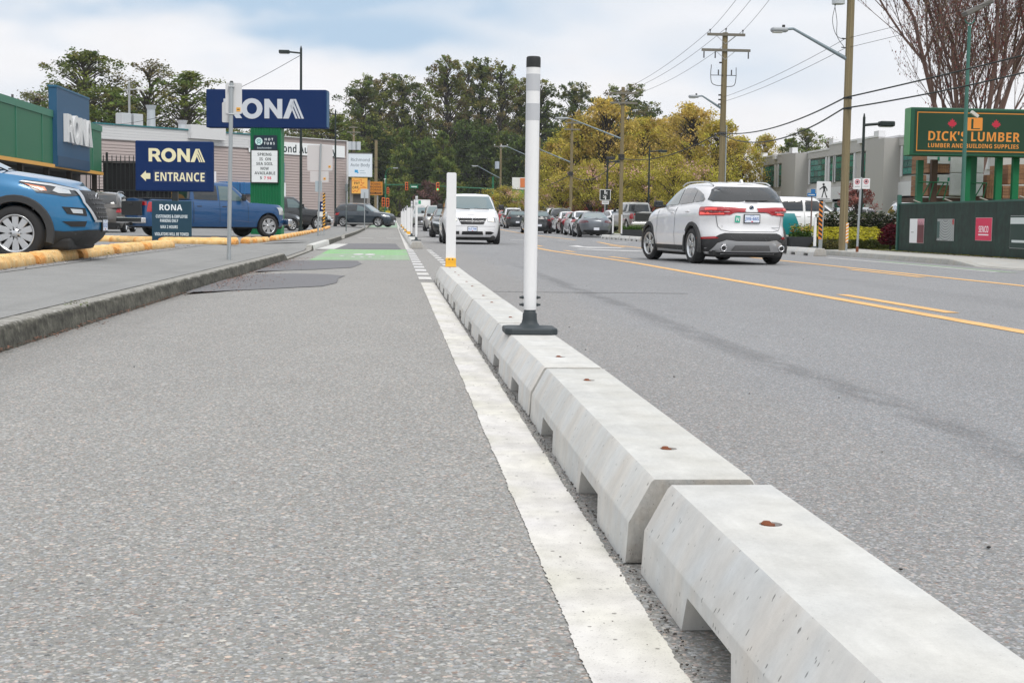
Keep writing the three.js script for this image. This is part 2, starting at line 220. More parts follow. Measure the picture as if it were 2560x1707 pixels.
for (let i = 0; i < 13; i++) { const z = -18.85 - i * 1.53; lineStrip('lane_line_dash', () => 0.42, 0.17, z, z - 0.85, i < 2 ? whitePaint : whitePaint2, 0.004, 0.2, 0.003); }
for (let i = 0; i < 12; i++) { const z = -20.2 - i * 1.53; lineStrip('lane_line_dash', () => 0.925, 0.13, z, z - 0.8, whitePaint2, 0.004, 0.2, 0.003); }
lineStrip('lane_line', (z) => 0.40 + (z < -90 ? 0.0025 * (z + 90) : 0), 0.16, -38.4, -200, whitePaint, 0.004, 1);
const yl = (z) => 4.76 - 0.48 * sst(-27, -40, z);
lineStrip('centre_line', yl, 0.16, 5, -46, yellowPaint, 0.004, 0.3); lineStrip('centre_line', (z) => 4.28, 0.16, -62, -150, yellowPaint, 0.004, 2);
for (const [a, b] of [[-3, -6.2], [-12.65, -15.9], [-30.7, -32.8], [-37.6, -39.4], [-45.4, -48]]) lineStrip('centre_line_dash', (z) => yl(z) + 0.36 + (z < -30 ? 0.1 : 0), 0.15, a, b, yellowPaint, 0.004, 0.3);
const yr = (z) => 8.6 - 0.75 * sst(-33, -45, z) + 0.4 * sst(-50, -58, z);
lineStrip('centre_line', yr, 0.16, 5, -57.5, yellowPaint, 0.004, 0.4); lineStrip('centre_line', () => 8.2, 0.15, -64, -150, yellowPaint, 0.004, 2);
for (const [a, b] of [[-10, -13], [-21.7, -25.3], [-36, -39], [-46, -49.5]]) lineStrip('centre_line_dash', (z) => yr(z) - 0.33, 0.15, a, b, yellowPaint, 0.004, 0.4);
markPoly('turn_arrow', [[5.72, -46.6], [6.25, -48.2], [6.12, -45.6], [7.2, -45.2], [7.2, -44.2], [6.0, -43.9]], whitePaint2); markPoly('turn_arrow', [[5.4, -42], [6.95, -40.2], [7.1, -39.2], [6.4, -39.6], [5.4, -41.2]], whitePaint2);
for (const [a, b, z] of [[-1.52, -0.88, -60.2], [-0.31, 0.33, -60.7], [0.95, 1.55, -60.4], [2.15, 2.8, -60.5], [3.4, 4.0, -60.6], [5.0, 5.6, -60.8], [5.88, 6.55, -60.9], [7.1, 7.8, -61.1], [8.5, 9.2, -60.4], [8.6, 9.15, -55.1], [9.6, 10.2, -60]]) markPoly('crossing_dash', [[a, z], [b, z], [b, z - 0.55], [a, z - 0.55]], whitePaint2);
const greenWear = (x, z) => { const f = fbm(x * 2.2, z * 0.9, 4), k = sst(-0.25, 0.35, f + sst(-33.2, -31.6, z + 0.6 * f) * 0.42); return [lerp(0.95, 1.25, k), lerp(1.0, 0.80, k), lerp(0.95, 1.35, k)]; };
markPoly('green_crossing', [[-1.6, -27.25], [0.32, -27.9], [0.32, -37.8], [-1.66, -37.2]], greenPaint, 0.003, greenWear, 0.006);
for (const s of [-1, 1]) markPoly('bike_symbol', Array.from({ length: 20 }, (_, i) => { const a = i / 20 * 6.283; return [-0.66 + s * 0.13 + 0.115 * Math.cos(a), -32.0 - 0.75 * Math.sin(a)]; }), whitePaint2, 0.007, (x, z) => 0.85 + 0.1 * n2(x * 9, z * 3));
for (const [x, z] of [[-1.1, -30], [-0.85, -29.6], [-0.5, -29.6], [-0.24, -30.0], [-0.66, -29.2]]) markPoly('bike_symbol', [[x - 0.05, z], [x + 0.05, z], [x + 0.03, z - 0.5], [x - 0.02, z - 0.7]], whitePaint2, 0.007, (x, z) => 0.8);
const patchTone = (x, z) => { const v = 0.96 + 0.10 * fbm(x * 3, z * 1.5, 4); return [v, v, v * 1.02]; };
markPoly('paving_patch', [[-2.15, -14.9], [-1.5, -15.7], [-0.83, -16.6], [-0.70, -17.5], [-0.73, -18.9], [-0.67, -19.75], [-0.98, -20.25], [-1.4, -20.4], [-1.9, -20.0], [-2.12, -18]], darkAsphalt, 0.006, patchTone, 0.012);
markPoly('paving_patch', [[-2.04, -21.0], [-1.2, -22.1], [-0.68, -23.2], [-0.56, -25.2], [-0.69, -27.0], [-1.3, -26.9], [-2.02, -26.6]], darkAsphalt, 0.006, patchTone, 0.012);
markPoly('paving_patch', [[-1.67, -38.0], [0.19, -38.1], [0.05, -47.2], [-1.58, -46.2]], darkAsphalt, 0.006, patchTone, 0.01);
markPoly('paving_patch', [[-2.3, -40.2], [-3.1, -38.6], [-3.2, -36.2], [-2.7, -37.2], [-2.4, -39]].map(([x, z]) => [x - 0.1, z]), asphaltMat(asphFine, 1.7, [0.34, 0.34, 0.34]), 0.19, patchTone, 0.02);
markPoly('gutter_patch', [[-2.0, -37], [-1.55, -37.3], [-1.45, -45.5], [-1.9, -45.2]], newKerbMat, 0.007, () => 0.9, 0.01);
{ const pts = [], n = 60; for (let i = 0; i <= n; i++) pts.push([lerp(0.95, 3.3, i / n), -15.75 + 0.015 * n2(i * 0.5, 2)]); markPoly('road_joint', [...pts, ...pts.reverse().map(([x, z]) => [x, z - 0.035])], M([0.035, 0.035, 0.035], 1, { vertexColors: true }), 0.003); }
lineStrip('bike_lane_edge', () => 11.0, 0.22, -24.5, -31.5, greenPaint, 0.004, 0.4, 0.01, greenWear); lineStrip('bike_lane_edge', () => 10.72, 0.13, -24.5, -34.5, whitePaint2, 0.004, 0.4, 0.006);
lineStrip('bike_lane', () => -0.85, 2.3, -112, -150, new THREE.MeshStandardMaterial({ color: lin(0.30, 0.40, 0.30), roughness: 0.95, vertexColors: true }), 0.004, 4);
// ---------- precast barrier blocks ----------
const csg = new Evaluator(); csg.attributes = ['position', 'normal']; csg.useGroups = false;
function cut(geo, ...holes) { let a = new Brush(prep(geo)); a.updateMatrixWorld(); for (const h of holes) { const b = new Brush(prep(h)); b.updateMatrixWorld(); a = csg.evaluate(a, b, SUBTRACTION); } return a.geometry; }
function prep(g) { g = flat(g); g.deleteAttribute('uv'); g = mergeVertices(g, 1e-5); return g; }
const BL = 2.43;
function blockGeo(seed) {
  const prof = poly([[-0.178, 0], [-0.172, 0.098], [-0.168, 0.105], [-0.121, 0.192], [-0.113, 0.2], [0.113, 0.2], [0.121, 0.192], [0.168, 0.105], [0.172, 0.098], [0.178, 0]]);
  let g = new THREE.ExtrudeGeometry(prof, { depth: BL - 0.024, bevelEnabled: true, bevelThickness: 0.012, bevelSize: 0.012, bevelOffset: -0.012, bevelSegments: 2 }).translate(0, 0, -(BL - 0.024) / 2); const holes = [];
  for (const s of [-1, 1]) { const z = s * 0.56; const sl = poly([[-0.215, -0.05], [-0.175, 0.07], [0.175, 0.07], [0.215, -0.05]]); holes.push(ext(sl, 0.6).translate(0, 0, -0.3).rotateY(Math.PI / 2).translate(0, 0, z)); holes.push(cyl(0.023, 0.023, 0.12, 0, 0.2, s * 0.79, 16)); }
  g = cut(g, ...holes); g = toCreasedNormals(g, 0.5);
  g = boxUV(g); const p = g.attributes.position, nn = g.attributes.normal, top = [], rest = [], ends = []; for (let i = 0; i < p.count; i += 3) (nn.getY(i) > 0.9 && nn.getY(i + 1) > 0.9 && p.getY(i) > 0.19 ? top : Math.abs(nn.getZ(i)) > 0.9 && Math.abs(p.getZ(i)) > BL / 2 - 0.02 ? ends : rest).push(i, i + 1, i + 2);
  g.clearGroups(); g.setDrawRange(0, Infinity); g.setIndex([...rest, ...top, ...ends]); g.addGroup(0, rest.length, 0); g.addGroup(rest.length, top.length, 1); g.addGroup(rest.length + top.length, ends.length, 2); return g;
}
const concMats = [0, 1, 2].map((i) => { const t = rep(concTex, 0.95); t.offset.set(i * 0.37, i * 0.21); const b = rep(concTex, 0.95); b.offset.copy(t.offset); return new THREE.MeshStandardMaterial({ map: t, bumpMap: b, bumpScale: 0.0016, roughness: 0.9, color: lin([0.80, 0.775, 0.815][i], [0.795, 0.77, 0.807][i], [0.78, 0.75, 0.79][i]) }); });
const topMats = concMats.map((m, i) => { const t = rep(topTex, 0.8); t.offset.set(i * 0.31, i * 0.43); const c = m.clone(); c.map = t; c.bumpMap = null; return c; });
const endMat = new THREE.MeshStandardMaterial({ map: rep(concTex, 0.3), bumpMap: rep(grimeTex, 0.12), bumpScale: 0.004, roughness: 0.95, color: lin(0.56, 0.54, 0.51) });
const blockGeos = [blockGeo(1), blockGeo(7.3)], rustMat = new THREE.MeshStandardMaterial({ map: rep(grimeTex, 0.05), color: lin(0.62, 0.20, 0.09), roughness: 0.9 });
const pinGeo = G(cyl(0.013, 0.016, 0.03, -0.004, 0.185, -0.003, 10), cyl(0.007, 0.012, 0.005, -0.007, 0.2025, -0.005, 7));
function block(x, z, yaw, i, label, group) { const t = thing('barrier_block', label, 'barrier', [x, gy(z) + 0.001, z], yaw, group); part(t, 'block', blockGeos[i % 2], [concMats[i % 3], topMats[i % 3], endMat]); if (z > -25) for (const s of [-1, 1]) part(t, 'rusty_pin', pinGeo, rustMat).position.z = s * 0.79; return t; }
const nth = (i) => ['first', 'second', 'third', 'fourth', 'fifth', 'sixth', 'seventh', 'eighth', 'ninth', 'tenth', 'eleventh', 'twelfth'][i] ?? (i + 1) + ([, 'st', 'nd', 'rd'][(i + 1) % 10] && i > 18 ? [, 'st', 'nd', 'rd'][(i + 1) % 10] : 'th');
const order = ['nearest and largest', 'second from the camera', 'third from the camera', 'fourth from the camera', 'fifth from the camera', 'sixth from the camera', 'seventh from the camera'];
const joints = [[0.738, -1.885, 0.004], [0.716, -4.385, -0.006], [0.718, -6.87, 0.003], [0.712, -9.37, 0.004], [0.705, -11.87, 0.0], [0.70, -14.39, 0.003], [0.70, -16.87, -0.002]];
joints.forEach(([x, z, a], i) => block(x, z, a, i, 'low pale concrete barrier block, ' + order[i] + ' in the run beside the bike lane', 'barrier blocks of the near run'));
for (let i = 0; i < 26; i++) { const z = -40.5 - i * 2.49; block(0.625 - 0.0004 * i * i * 0.4, z, 0, i, i === 0 ? 'concrete barrier block at the near end of the far run, past the green crossing' : 'concrete barrier block, ' + nth(i) + ' from the near end of the far run along the bike lane', 'barrier blocks of the far run'); }
[[10.95, -37.2], [10.82, -39.7], [10.75, -62.3], [10.68, -64.8], [10.62, -67.3], [10.56, -69.8]].forEach(([x, z], i) => block(x, z, 0.02, i, i < 2 ? ['white barrier block at the kerb end before the striped marker', 'white barrier block half hidden by the white crossover'][i] : 'white barrier block before the grey coupe, ' + nth(i - 2) + ' from the near end', i < 2 ? 'barrier blocks by the right kerb' : 'barrier blocks before the parked cars'));

// ---------- flexible posts ----------
const postWhite = M([0.80, 0.80, 0.80], 0.42), bandMat = M([0.52, 0.53, 0.55], 0.35, { metalness: 0.1 }), capMat = M([0.02, 0.022, 0.022], 0.6), plateMat = M([0.035, 0.045, 0.05], 0.6), orangeFoot = PM([0.86, 0.45, 0.03], 0.4);
const tubeGeo = lathe([[0.026, 0.12], [0.0335, 0.125], [0.0345, 0.2], [0.0355, 0.7], [0.036, 1.38], [0.034, 1.39], [0, 1.39]], 40);
const plateGeo = (() => { const s = new THREE.Shape(); const w = 0.128, r = 0.028; s.moveTo(-w + r, -w); s.lineTo(w - r, -w); s.lineTo(w, -w + r); s.lineTo(w, w - r); s.lineTo(w - r, w); s.lineTo(-w + r, w); s.lineTo(-w, w - r); s.lineTo(-w, -w + r); return G(ext(s, 0.018, 0.008, 2).rotateX(-Math.PI / 2).translate(0, 0.008, 0)); })();
const collarGeo = lathe([[0.085, 0.034], [0.055, 0.042], [0.043, 0.055], [0.038, 0.075], [0.037, 0.105], [0.031, 0.108], [0.031, 0.125], [0, 0.125]], 32);
function roundPost(pos, label, group) {
  const t = thing('delineator_post', label, 'traffic post', pos, 0, group);
  part(t, 'base_plate', plateGeo, plateMat); part(t, 'collar', collarGeo, plateMat); part(t, 'tube', tubeGeo, postWhite);
  for (const y of [1.295, 1.145]) part(t, 'reflective_band', cyl(0.0368, 0.0366, 0.086, 0, y, 0, 40), bandMat);
  part(t, 'cap', lathe([[0.0372, 1.372], [0.0374, 1.40], [0.0368, 1.422], [0.032, 1.428], [0, 1.43]], 32), capMat);
  for (const s of [-1, 1]) for (const y of [0.15, 0.188]) part(t, 'bolt', G(cylX(0.009, 0.012, s * 0.038, y, 0, 6), cylX(0.0055, 0.014, s * 0.048, y, 0, 8)), plateMat);
  return t;
}
const rp = roundPost([0.71, 0.2, -7.38], 'tall white round post with black cap and grey bands on the near barrier', 'round flexible posts');
function paddle(pos, label, h = 1.18) {
  const t = thing('paddle_post', label, 'traffic post', pos, 0, 'flat flexible posts');
  const s = poly([[-0.059, 0.07], [0.059, 0.07], [0.058, h - 0.012], [0.046, h], [-0.046, h], [-0.058, h - 0.012]]);
  part(t, 'blade', G(ext(s, 0.022, 0.003, 1).translate(0, 0, -0.011)), postWhite);
  const f = part(t, 'foot', G(rbox(0.134, 0.115, 0.075, 0.012, 0, 0.0585, 0), rbox(0.142, 0.02, 0.085, 0.008, 0, 0.012, 0), box(0.128, 0.012, 0.08, 0, 0.072, 0)), orangeFoot);
  for (const x of [-0.022, 0.022]) part(f, 'bolt', cylZ(0.009, 0.006, x, 0.098, 0.0385, 10), plateMat);
  return t;
}
paddle([0.715, 0.2, -17.95], 'flat white post with orange foot at the far end of the near barrier run');
[[-40.3, 0], [-51, 0], [-59.6, 1], [-63.5, 1], [-68, 0], [-76, 1], [-84, 0], [-92, 1], [-99, 0], [-106, 1]].forEach(([z, k], i) => {
  const x = 0.625 - 0.00016 * (z + 40) ** 2 * 0.1, p = [x, gy(z) + 0.2, z];
  if (k) paddle(p, i === 2 ? 'flat white post with orange foot, nearest of its kind in the far barrier run' : 'slim flat white post, ' + nth(i) + ' post of the far barrier run', 1.1);
  else copyOf(rp, p, 0, i === 0 ? 'white round post at the near end of the far barrier run' : i === 1 ? 'white round post second in the far barrier run' : 'small white round post, ' + nth(i) + ' post of the far barrier run', 'round flexible posts').scale.y = 0.92;
});
const slim = (pos, h, label) => { const t = thing('slim_post', label, 'traffic post', pos, 0, 'slim white posts by the right kerb'); part(t, 'tube', G(cyl(0.036, 0.038, h, 0, h / 2, 0, 16)), postWhite); part(t, 'foot', cyl(0.06, 0.1, 0.04, 0, 0.02, 0, 12), plateMat); part(t, 'cap', cyl(0.03, 0.037, 0.03, 0, h + 0.015, 0, 12), bandMat); };
slim([11.22, 0.2, -37.3], 0.78, 'slim white post between the flower planter and the striped marker'); slim([10.95, 0.23, -70.9], 0.95, 'slim white post beside the tail of the grey coupe'); slim([11.18, 0.23, -69.6], 0.95, 'slim white post beside the black box planter of the coupe');

// ---------- yellow wheel stops along the lot ----------
const stopTex = dataTex(512, 512, (() => { const R = rng(41); return (x, y) => { const e = wrapN(x, y, 512, 20) + 0.6 * wrapN(x, y + 99, 512, 70) + (R() - 0.5) * 0.35; return e > 0.78 ? [128, 96, 58] : e > 0.66 ? [186, 142, 84] : [250 + 5 * e, 206 + 14 * wrapN(x + 40, y, 512, 6) + (R() - 0.5) * 8, 140 + 26 * wrapN(x + 40, y, 512, 6)]; }; })());
const stopMat = new THREE.MeshStandardMaterial({ map: rep(stopTex, 0.6), bumpMap: rep(grimeTex, 0.25), bumpScale: 0.006, roughness: 0.9, vertexColors: true });
function stopGeo(seed) { // cast stop with bevelled ends, a chipped and dirty foot
  const L = 1.78, prof = [[-0.12, 0], [-0.115, 0.075], [-0.09, 0.125], [-0.06, 0.145], [0.06, 0.145], [0.09, 0.125], [0.115, 0.075], [0.12, 0]], n = prof.length, st = [-1, -0.985, -0.93, -0.88, ...span(-0.8, 0.8, 0.1), 0.88, 0.93, 0.985, 1];
  let g = grid((r, c) => { const z = st[r] * L / 2, e = Math.max(0, Math.abs(st[r]) - 0.86) / 0.14, k = 1 - 0.22 * e * e, w = 0.006 * n3(prof[c][0] * 20 + seed, prof[c][1] * 20, z * 6); return [prof[c][0] * k + w, prof[c][1] * (1 - 0.30 * e * e) + w, z]; }, st.length, n);
  const caps = [-1, 1].map((s) => { const pts = prof.map(([x, y]) => [x * 0.78, y * 0.70, s * L / 2]); const q = []; for (let i = 1; i < n - 1; i++) s < 0 ? q.push(...pts[0], ...pts[i + 1], ...pts[i]) : q.push(...pts[0], ...pts[i], ...pts[i + 1]); const b = new THREE.BufferGeometry(); b.setAttribute('position', new THREE.Float32BufferAttribute(q, 3)); b.computeVertexNormals(); return b; });
  g = boxUV(toCreasedNormals(G(g, caps), 0.35)); const p = g.attributes.position;
  return vcol(g, (x, y, z) => { const d = sst(0.07, 0.03, y + 0.035 * n3(x * 9 + seed, y * 30, z * 9)), e = sst(0.83, 0.93, Math.abs(z) / (L / 2) + 0.06 * n3(x * 30, y * 30, seed)); const k = 1 - 0.55 * d; return [k * lerp(1, 0.85, e), k * lerp(1, 0.62, e), k * lerp(1, 0.42, e)]; });
}
const stopGeos = [stopGeo(1), stopGeo(5.5), stopGeo(9.1)];
const stopAt = (x, z, yaw, i, label, group) => solo('wheel_stop', label, 'wheel stop', stopGeos[i % 3], stopMat, [x, lotY(z), z], yaw, group);
const so = ['nearest of', 'second of', 'third of', 'fourth of', 'last of'];
[[-4.28, -16.05, 0.03], [-4.31, -18.48, 0.03], [-4.34, -21.05, 0.02], [-4.37, -23.75, 0.0], [-4.32, -26.5, -0.04]].forEach(([x, z, a], i) => stopAt(x, z, a, i, 'weathered yellow wheel stop, ' + (so[i] ?? 'farthest of') + ' the near row by the blue crossover', 'near row of wheel stops').scale.z = 1.34);
[[-6.75, -35.6, 1.2], [-5.9, -34.2, 1.15], [-5.1, -33.0, 1.2], [-4.35, -32.2, 1.4], [-3.95, -32.9, 0.3], [-3.85, -34.7, 0.1], [-3.75, -36.8, 0.05], [-3.72, -38.9, 0.0], [-3.7, -41, 0.02]].forEach(([x, z, a], i) => stopAt(x, z, a, i + 1, 'yellow wheel stop, ' + nth(i) + ' in the row bending round the entrance sign', 'wheel stops round the entrance sign'));
for (let i = 0; i < 12; i++) stopAt(-3.75 - 0.03 * i, -45.2 - i * 2.1, 0.03, i, 'yellow wheel stop, ' + nth(i) + ' in the row running from the pickup bonnet', 'far row of wheel stops');
for (let i = 0; i < 12; i++) stopAt(-4.1 - 0.03 * i, -72 - i * 2.3, 0.03, i, 'small yellow wheel stop, ' + nth(i) + ' in the farthest row towards the dark SUV', 'farthest row of wheel stops');

// ---------- loose grit, leaves and litter ----------
function scatter(name, label, geo, mat, n, seed, place, colour) {
  const R = rng(seed), m = new THREE.InstancedMesh(geo, mat, n), q = new THREE.Quaternion(), e = new THREE.Euler(), mx = new THREE.Matrix4();
  for (let i = 0; i < n; i++) { const [x, y, z, s, flatness = 1] = place(R, i); e.set((R() - 0.5) * 0.6, R() * 6.28, (R() - 0.5) * 0.6); q.setFromEuler(e); mx.compose(V(x, y, z), q, V(s, s * flatness, s)); m.setMatrixAt(i, mx); if (colour) m.setColorAt(i, lin(...colour(R))); }
  m.name = numbered(name); m.userData = { kind: 'stuff', label }; m.castShadow = m.receiveShadow = true; scene.add(m); return m;
}
const pebble = new THREE.IcosahedronGeometry(1, 0), leafGeo = (() => { const g = new THREE.BufferGeometry(); g.setAttribute('position', new THREE.Float32BufferAttribute([-1, 0, 0, 0, 0.12, 0.45, 1, 0.05, 0, 0, 0.0, -0.45], 3)); g.setIndex([0, 1, 2, 0, 2, 3]); g.computeVertexNormals(); return g; })();
const gritCol = (R) => { const v = 0.02 + R() * R() * 0.2; return [v * 1.1, v, v * 0.9]; };
scatter('gravel', 'loose dark grit scattered on the road', pebble, M([1, 1, 1], 0.95), 700, 21, (R) => { const z = -1.8 - R() ** 1.8 * 40, x = R() < 0.45 ? 0.95 + R() * R() * 2.2 : R() < 0.5 ? 0.34 + R() * 0.2 : -2 + R() * 9, s = (x > 0.3 && x < 0.6 ? 0.5 : 1) * (0.0012 + R() ** 5 * 0.006); return [x, s * 0.3 + 0.003, z, s, 0.5]; }, gritCol);
scatter('gravel', 'dark dust and grit under the barrier edge', pebble, M([1, 1, 1], 0.95), 2600, 22, (R) => { const z = -1.6 - R() ** 1.3 * 17, x = 0.545 - Math.abs(R() + R() - 1) * 0.045, s = 0.0008 + R() ** 3 * 0.003; return [x, s * 0.5 + 0.004, z, s, 0.7]; }, (R) => { const v = 0.04 + R() * 0.1; return [v, v * 0.9, v * 0.8]; });
scatter('leaf_litter', 'brown dead leaves along the kerb gutter', leafGeo, M([1, 1, 1], 0.95, { side: THREE.DoubleSide }), 2400, 23, (R) => { const z = -7 - R() * 22, clump = Math.max(0, n2(3, z * 0.35)), off = Math.abs(R() + R() + R() - 1.5) * (0.08 + 0.32 * clump + (z < -15 ? 0.25 : 0)), s = 0.004 + R() ** 2 * 0.014; return [kerbX(z) + 0.02 + off, 0.006, z, s, 1]; }, (R) => { const v = 0.5 + R() * 0.7; return [0.21 * v, 0.11 * v, 0.075 * v]; });
scatter('leaf_litter', 'rusty leaf drift on the dark paving patches by the kerb', leafGeo, M([1, 1, 1], 0.95, { side: THREE.DoubleSide }), 1800, 24, (R) => { const far = R() < 0.5, z = (far ? -24.5 : -18.0) + (R() + R() - 1) * 2.6, x = -2.05 + R() * R() * 0.75, s = 0.004 + R() ** 2 * 0.012; return [x, 0.012, z, s, 1]; }, (R) => { const v = 0.5 + R() * 0.7; return [0.27 * v, 0.15 * v, 0.11 * v]; });
scatter('gravel', 'pale grit in front of the wheel stops', pebble, M([1, 1, 1], 0.95), 900, 25, (R) => { const z = -13 - R() * 17, x = -4.26 + R() * R() * 0.35, s = 0.003 + R() ** 3 * 0.012; return [x, 0.2 + s * 0.3, z, s, 0.7]; }, (R) => { const v = 0.08 + R() * 0.4; return [v, v * 0.95, v * 0.88]; });
scatter('weeds', 'tufts of grass and weeds between the wheel stops and kerb joints', leafGeo, M([1, 1, 1], 0.9, { side: THREE.DoubleSide }), 160, 26, (R, i) => { const k = i % 4, c = [[-4.2, 0.22, -17.75], [-4.25, 0.21, -18.4], [-2.30, 0.12, -10.6], [-4.22, 0.21, -21.3]][k]; return [c[0] + (R() - 0.5) * 0.14, c[1] + R() * 0.04, c[2] + (R() - 0.5) * 0.3, 0.006 + R() * 0.012, 3]; }, (R) => [0.07 + R() * 0.06, 0.09 + R() * 0.06, 0.03]);
// ---------- vehicles ----------
// local frame: nose towards -z, y up, wheels on y = 0. A shell is a stack of plan outlines (superellipses) between a sill line and a shoulder line that varies along the length.
function curve(pts) { return (v) => { if (v <= pts[0][0]) return pts[0][1]; for (let i = 1; i < pts.length; i++) if (v <= pts[i][0]) { const [x0, y0] = pts[i - 1], [x1, y1] = pts[i], a = pts[Math.max(0, i - 2)], b = pts[Math.min(pts.length - 1, i + 1)], h = x1 - x0, t = (v - x0) / h, m0 = i > 1 ? (y1 - a[1]) / (x1 - a[0]) * h : y1 - y0, m1 = i < pts.length - 1 ? (b[1] - y0) / (b[0] - x0) * h : y1 - y0; return (2 * t ** 3 - 3 * t * t + 1) * y0 + (t ** 3 - 2 * t * t + t) * m0 + (-2 * t ** 3 + 3 * t * t) * y1 + (t ** 3 - t * t) * m1; } return pts[pts.length - 1][1]; }; }
const spow = (v, e) => Math.sign(v) * Math.abs(v) ** e;
function shell({ zf, zr, wt, top, yb, n1, n2, taper, crown, rows = 16, cols = 112, caps = 7 }) { // all curves of t (0 sill .. 1 shoulder) or of z
  const pt = (t, th) => { const c = Math.cos(th), s = Math.sin(th), f = zf(t), r = zr(t), z = lerp(f, r, (spow(s, 2 / n2) + 1) / 2), x = wt(t) * (taper ? taper(z) : 1) * spow(c, 2 / n1), b = typeof yb === 'function' ? yb(z) : yb; return [x, b + t * (top(z) - b), z]; };
  const ang = (c) => c / cols * Math.PI * 2; const total = rows + caps * 2;
  let g = grid((r, c) => { const th = ang(c);
    if (r < caps) { const k = r / caps, p = pt(0, th); return [p[0] * Math.max(k, 0.001), p[1], p[2]]; }
    if (r < caps + rows) return pt((r - caps) / (rows - 1), th);
    const k = 1 - (r - caps - rows + 1) / caps, p = pt(1, th); return [p[0] * Math.max(k, 0.001), p[1] + crown * (1 - k * k) , p[2]]; }, total, cols, true);
  const i = g.index.array; for (let k = 0; k < i.length; k += 3) { const q = i[k + 1]; i[k + 1] = i[k + 2]; i[k + 2] = q; } g.computeVertexNormals();
  return g;
}
const tess = new TessellateModifier(0.06, 7);
function project(geo) { const b = new MeshBVH(geo.clone()), ray = new THREE.Ray(); return (o, d) => { ray.origin.copy(o); ray.direction.copy(d); const h = b.raycastFirst(ray, THREE.DoubleSide); return h && Object.assign(h.point.clone(), { n: h.face.normal.clone() }); }; }
// a skin patch: an outline in the front/rear view (x, y) or side view (z, y), laid on the shell and raised a little
function patchGeo(hit, view, pts, lift = 0.008) {
  lift += 0.004;
  const dirs = { front: V(0, 0, 1), rear: V(0, 0, -1), left: V(1, 0, 0), right: V(-1, 0, 0) }, d = dirs[view], side = view === 'left' || view === 'right';
  let g = mergeVertices(tess.modify(new THREE.ShapeGeometry(poly(pts), 6).toNonIndexed()), 1e-4); const p = g.attributes.position, miss = [];
  let last = null; const P = [];
  for (let i = 0; i < p.count; i++) { const a = p.getX(i), b = p.getY(i), o = side ? V(-d.x * 6, b, a) : V(a, b, -d.z * 8); const ok = (q) => q && (side || Math.abs(q.n.dot(d)) > 0.16) ? q : null; let h = ok(hit(o, d)); for (let k = 1; !h && k < 16; k++) h = ok(hit(side ? V(-d.x * 6, b - 0.01 * k, a) : V(a * (1 - 0.012 * k), b - 0.002 * k, -d.z * 8), d)); P.push(h); }
  const some = P.find((q) => q); P.forEach((q, i) => { if (!q) { let best = null, bd = 1e9; P.forEach((r, j) => { if (r) { const dd = (p.getX(i) - p.getX(j)) ** 2 + (p.getY(i) - p.getY(j)) ** 2; if (dd < bd) { bd = dd; best = r; } } }); P[i] = best; } });
  P.forEach((q, i) => { const r = q ?? some ?? Object.assign(V(0, 0, 0), { n: V(0, 1, 0) }), n = r.n.clone(); if (n.dot(d) > 0) n.negate(); n.addScaledVector(d, -0.6).normalize(); p.setXYZ(i, r.x + n.x * lift, r.y + n.y * lift, r.z + n.z * lift); });
  g.deleteAttribute('uv'); g.deleteAttribute('normal'); g.computeVertexNormals();
  const n = g.attributes.normal; let s = 0; for (let i = 0; i < n.count; i++) s += side ? n.getX(i) * -d.x : n.getZ(i) * -d.z; if (s < 0) { const ix = g.index.array; for (let k = 0; k < ix.length; k += 3) { const q = ix[k + 1]; ix[k + 1] = ix[k + 2]; ix[k + 2] = q; } g.computeVertexNormals(); }
  return g;
}
const mir = (pts) => pts.map(([a, b]) => [-a, b]).reverse();
const paint = (c, o = {}) => PM(c, 0.35, { clearcoat: 1, clearcoatRoughness: 0.05, metalness: 0.0, ...o });
const CM = {
  glass: PM([0.012, 0.016, 0.018], 0.04, { clearcoat: 1, clearcoatRoughness: 0.0, specularIntensity: 1 }), lightGlass: PM([0.10, 0.15, 0.155], 0.05, { clearcoat: 1, clearcoatRoughness: 0.0 }), trim: M([0.02, 0.021, 0.022], 0.55), clad: M([0.035, 0.036, 0.037], 0.65), chrome: M([0.75, 0.75, 0.76], 0.15, { metalness: 1 }), silver: M([0.58, 0.59, 0.6], 0.35, { metalness: 0.75 }),
  red: PM([0.40, 0.008, 0.015], 0.2, { clearcoat: 1 }), redlit: PM([0.75, 0.03, 0.03], 0.3, { emissive: lin(0.9, 0.12, 0.08), emissiveIntensity: 0.55, clearcoat: 1 }), lamp: PM([0.55, 0.57, 0.58], 0.08, { clearcoat: 1, metalness: 0.4 }), lamplit: M([0.9, 0.85, 0.7], 0.2, { emissive: lin(1, 0.86, 0.6), emissiveIntensity: 0.9 }), amber: PM([0.75, 0.22, 0.10], 0.2, { clearcoat: 1 }), rim: M([0.62, 0.63, 0.64], 0.28, { metalness: 0.85 }), darkrim: M([0.12, 0.12, 0.125], 0.35, { metalness: 0.7 }), hub: M([0.02, 0.02, 0.02], 0.7), plate: M([0.72, 0.74, 0.80], 0.4), mesh: M([0.012, 0.012, 0.013], 0.5),
};
const wheelCache = {};
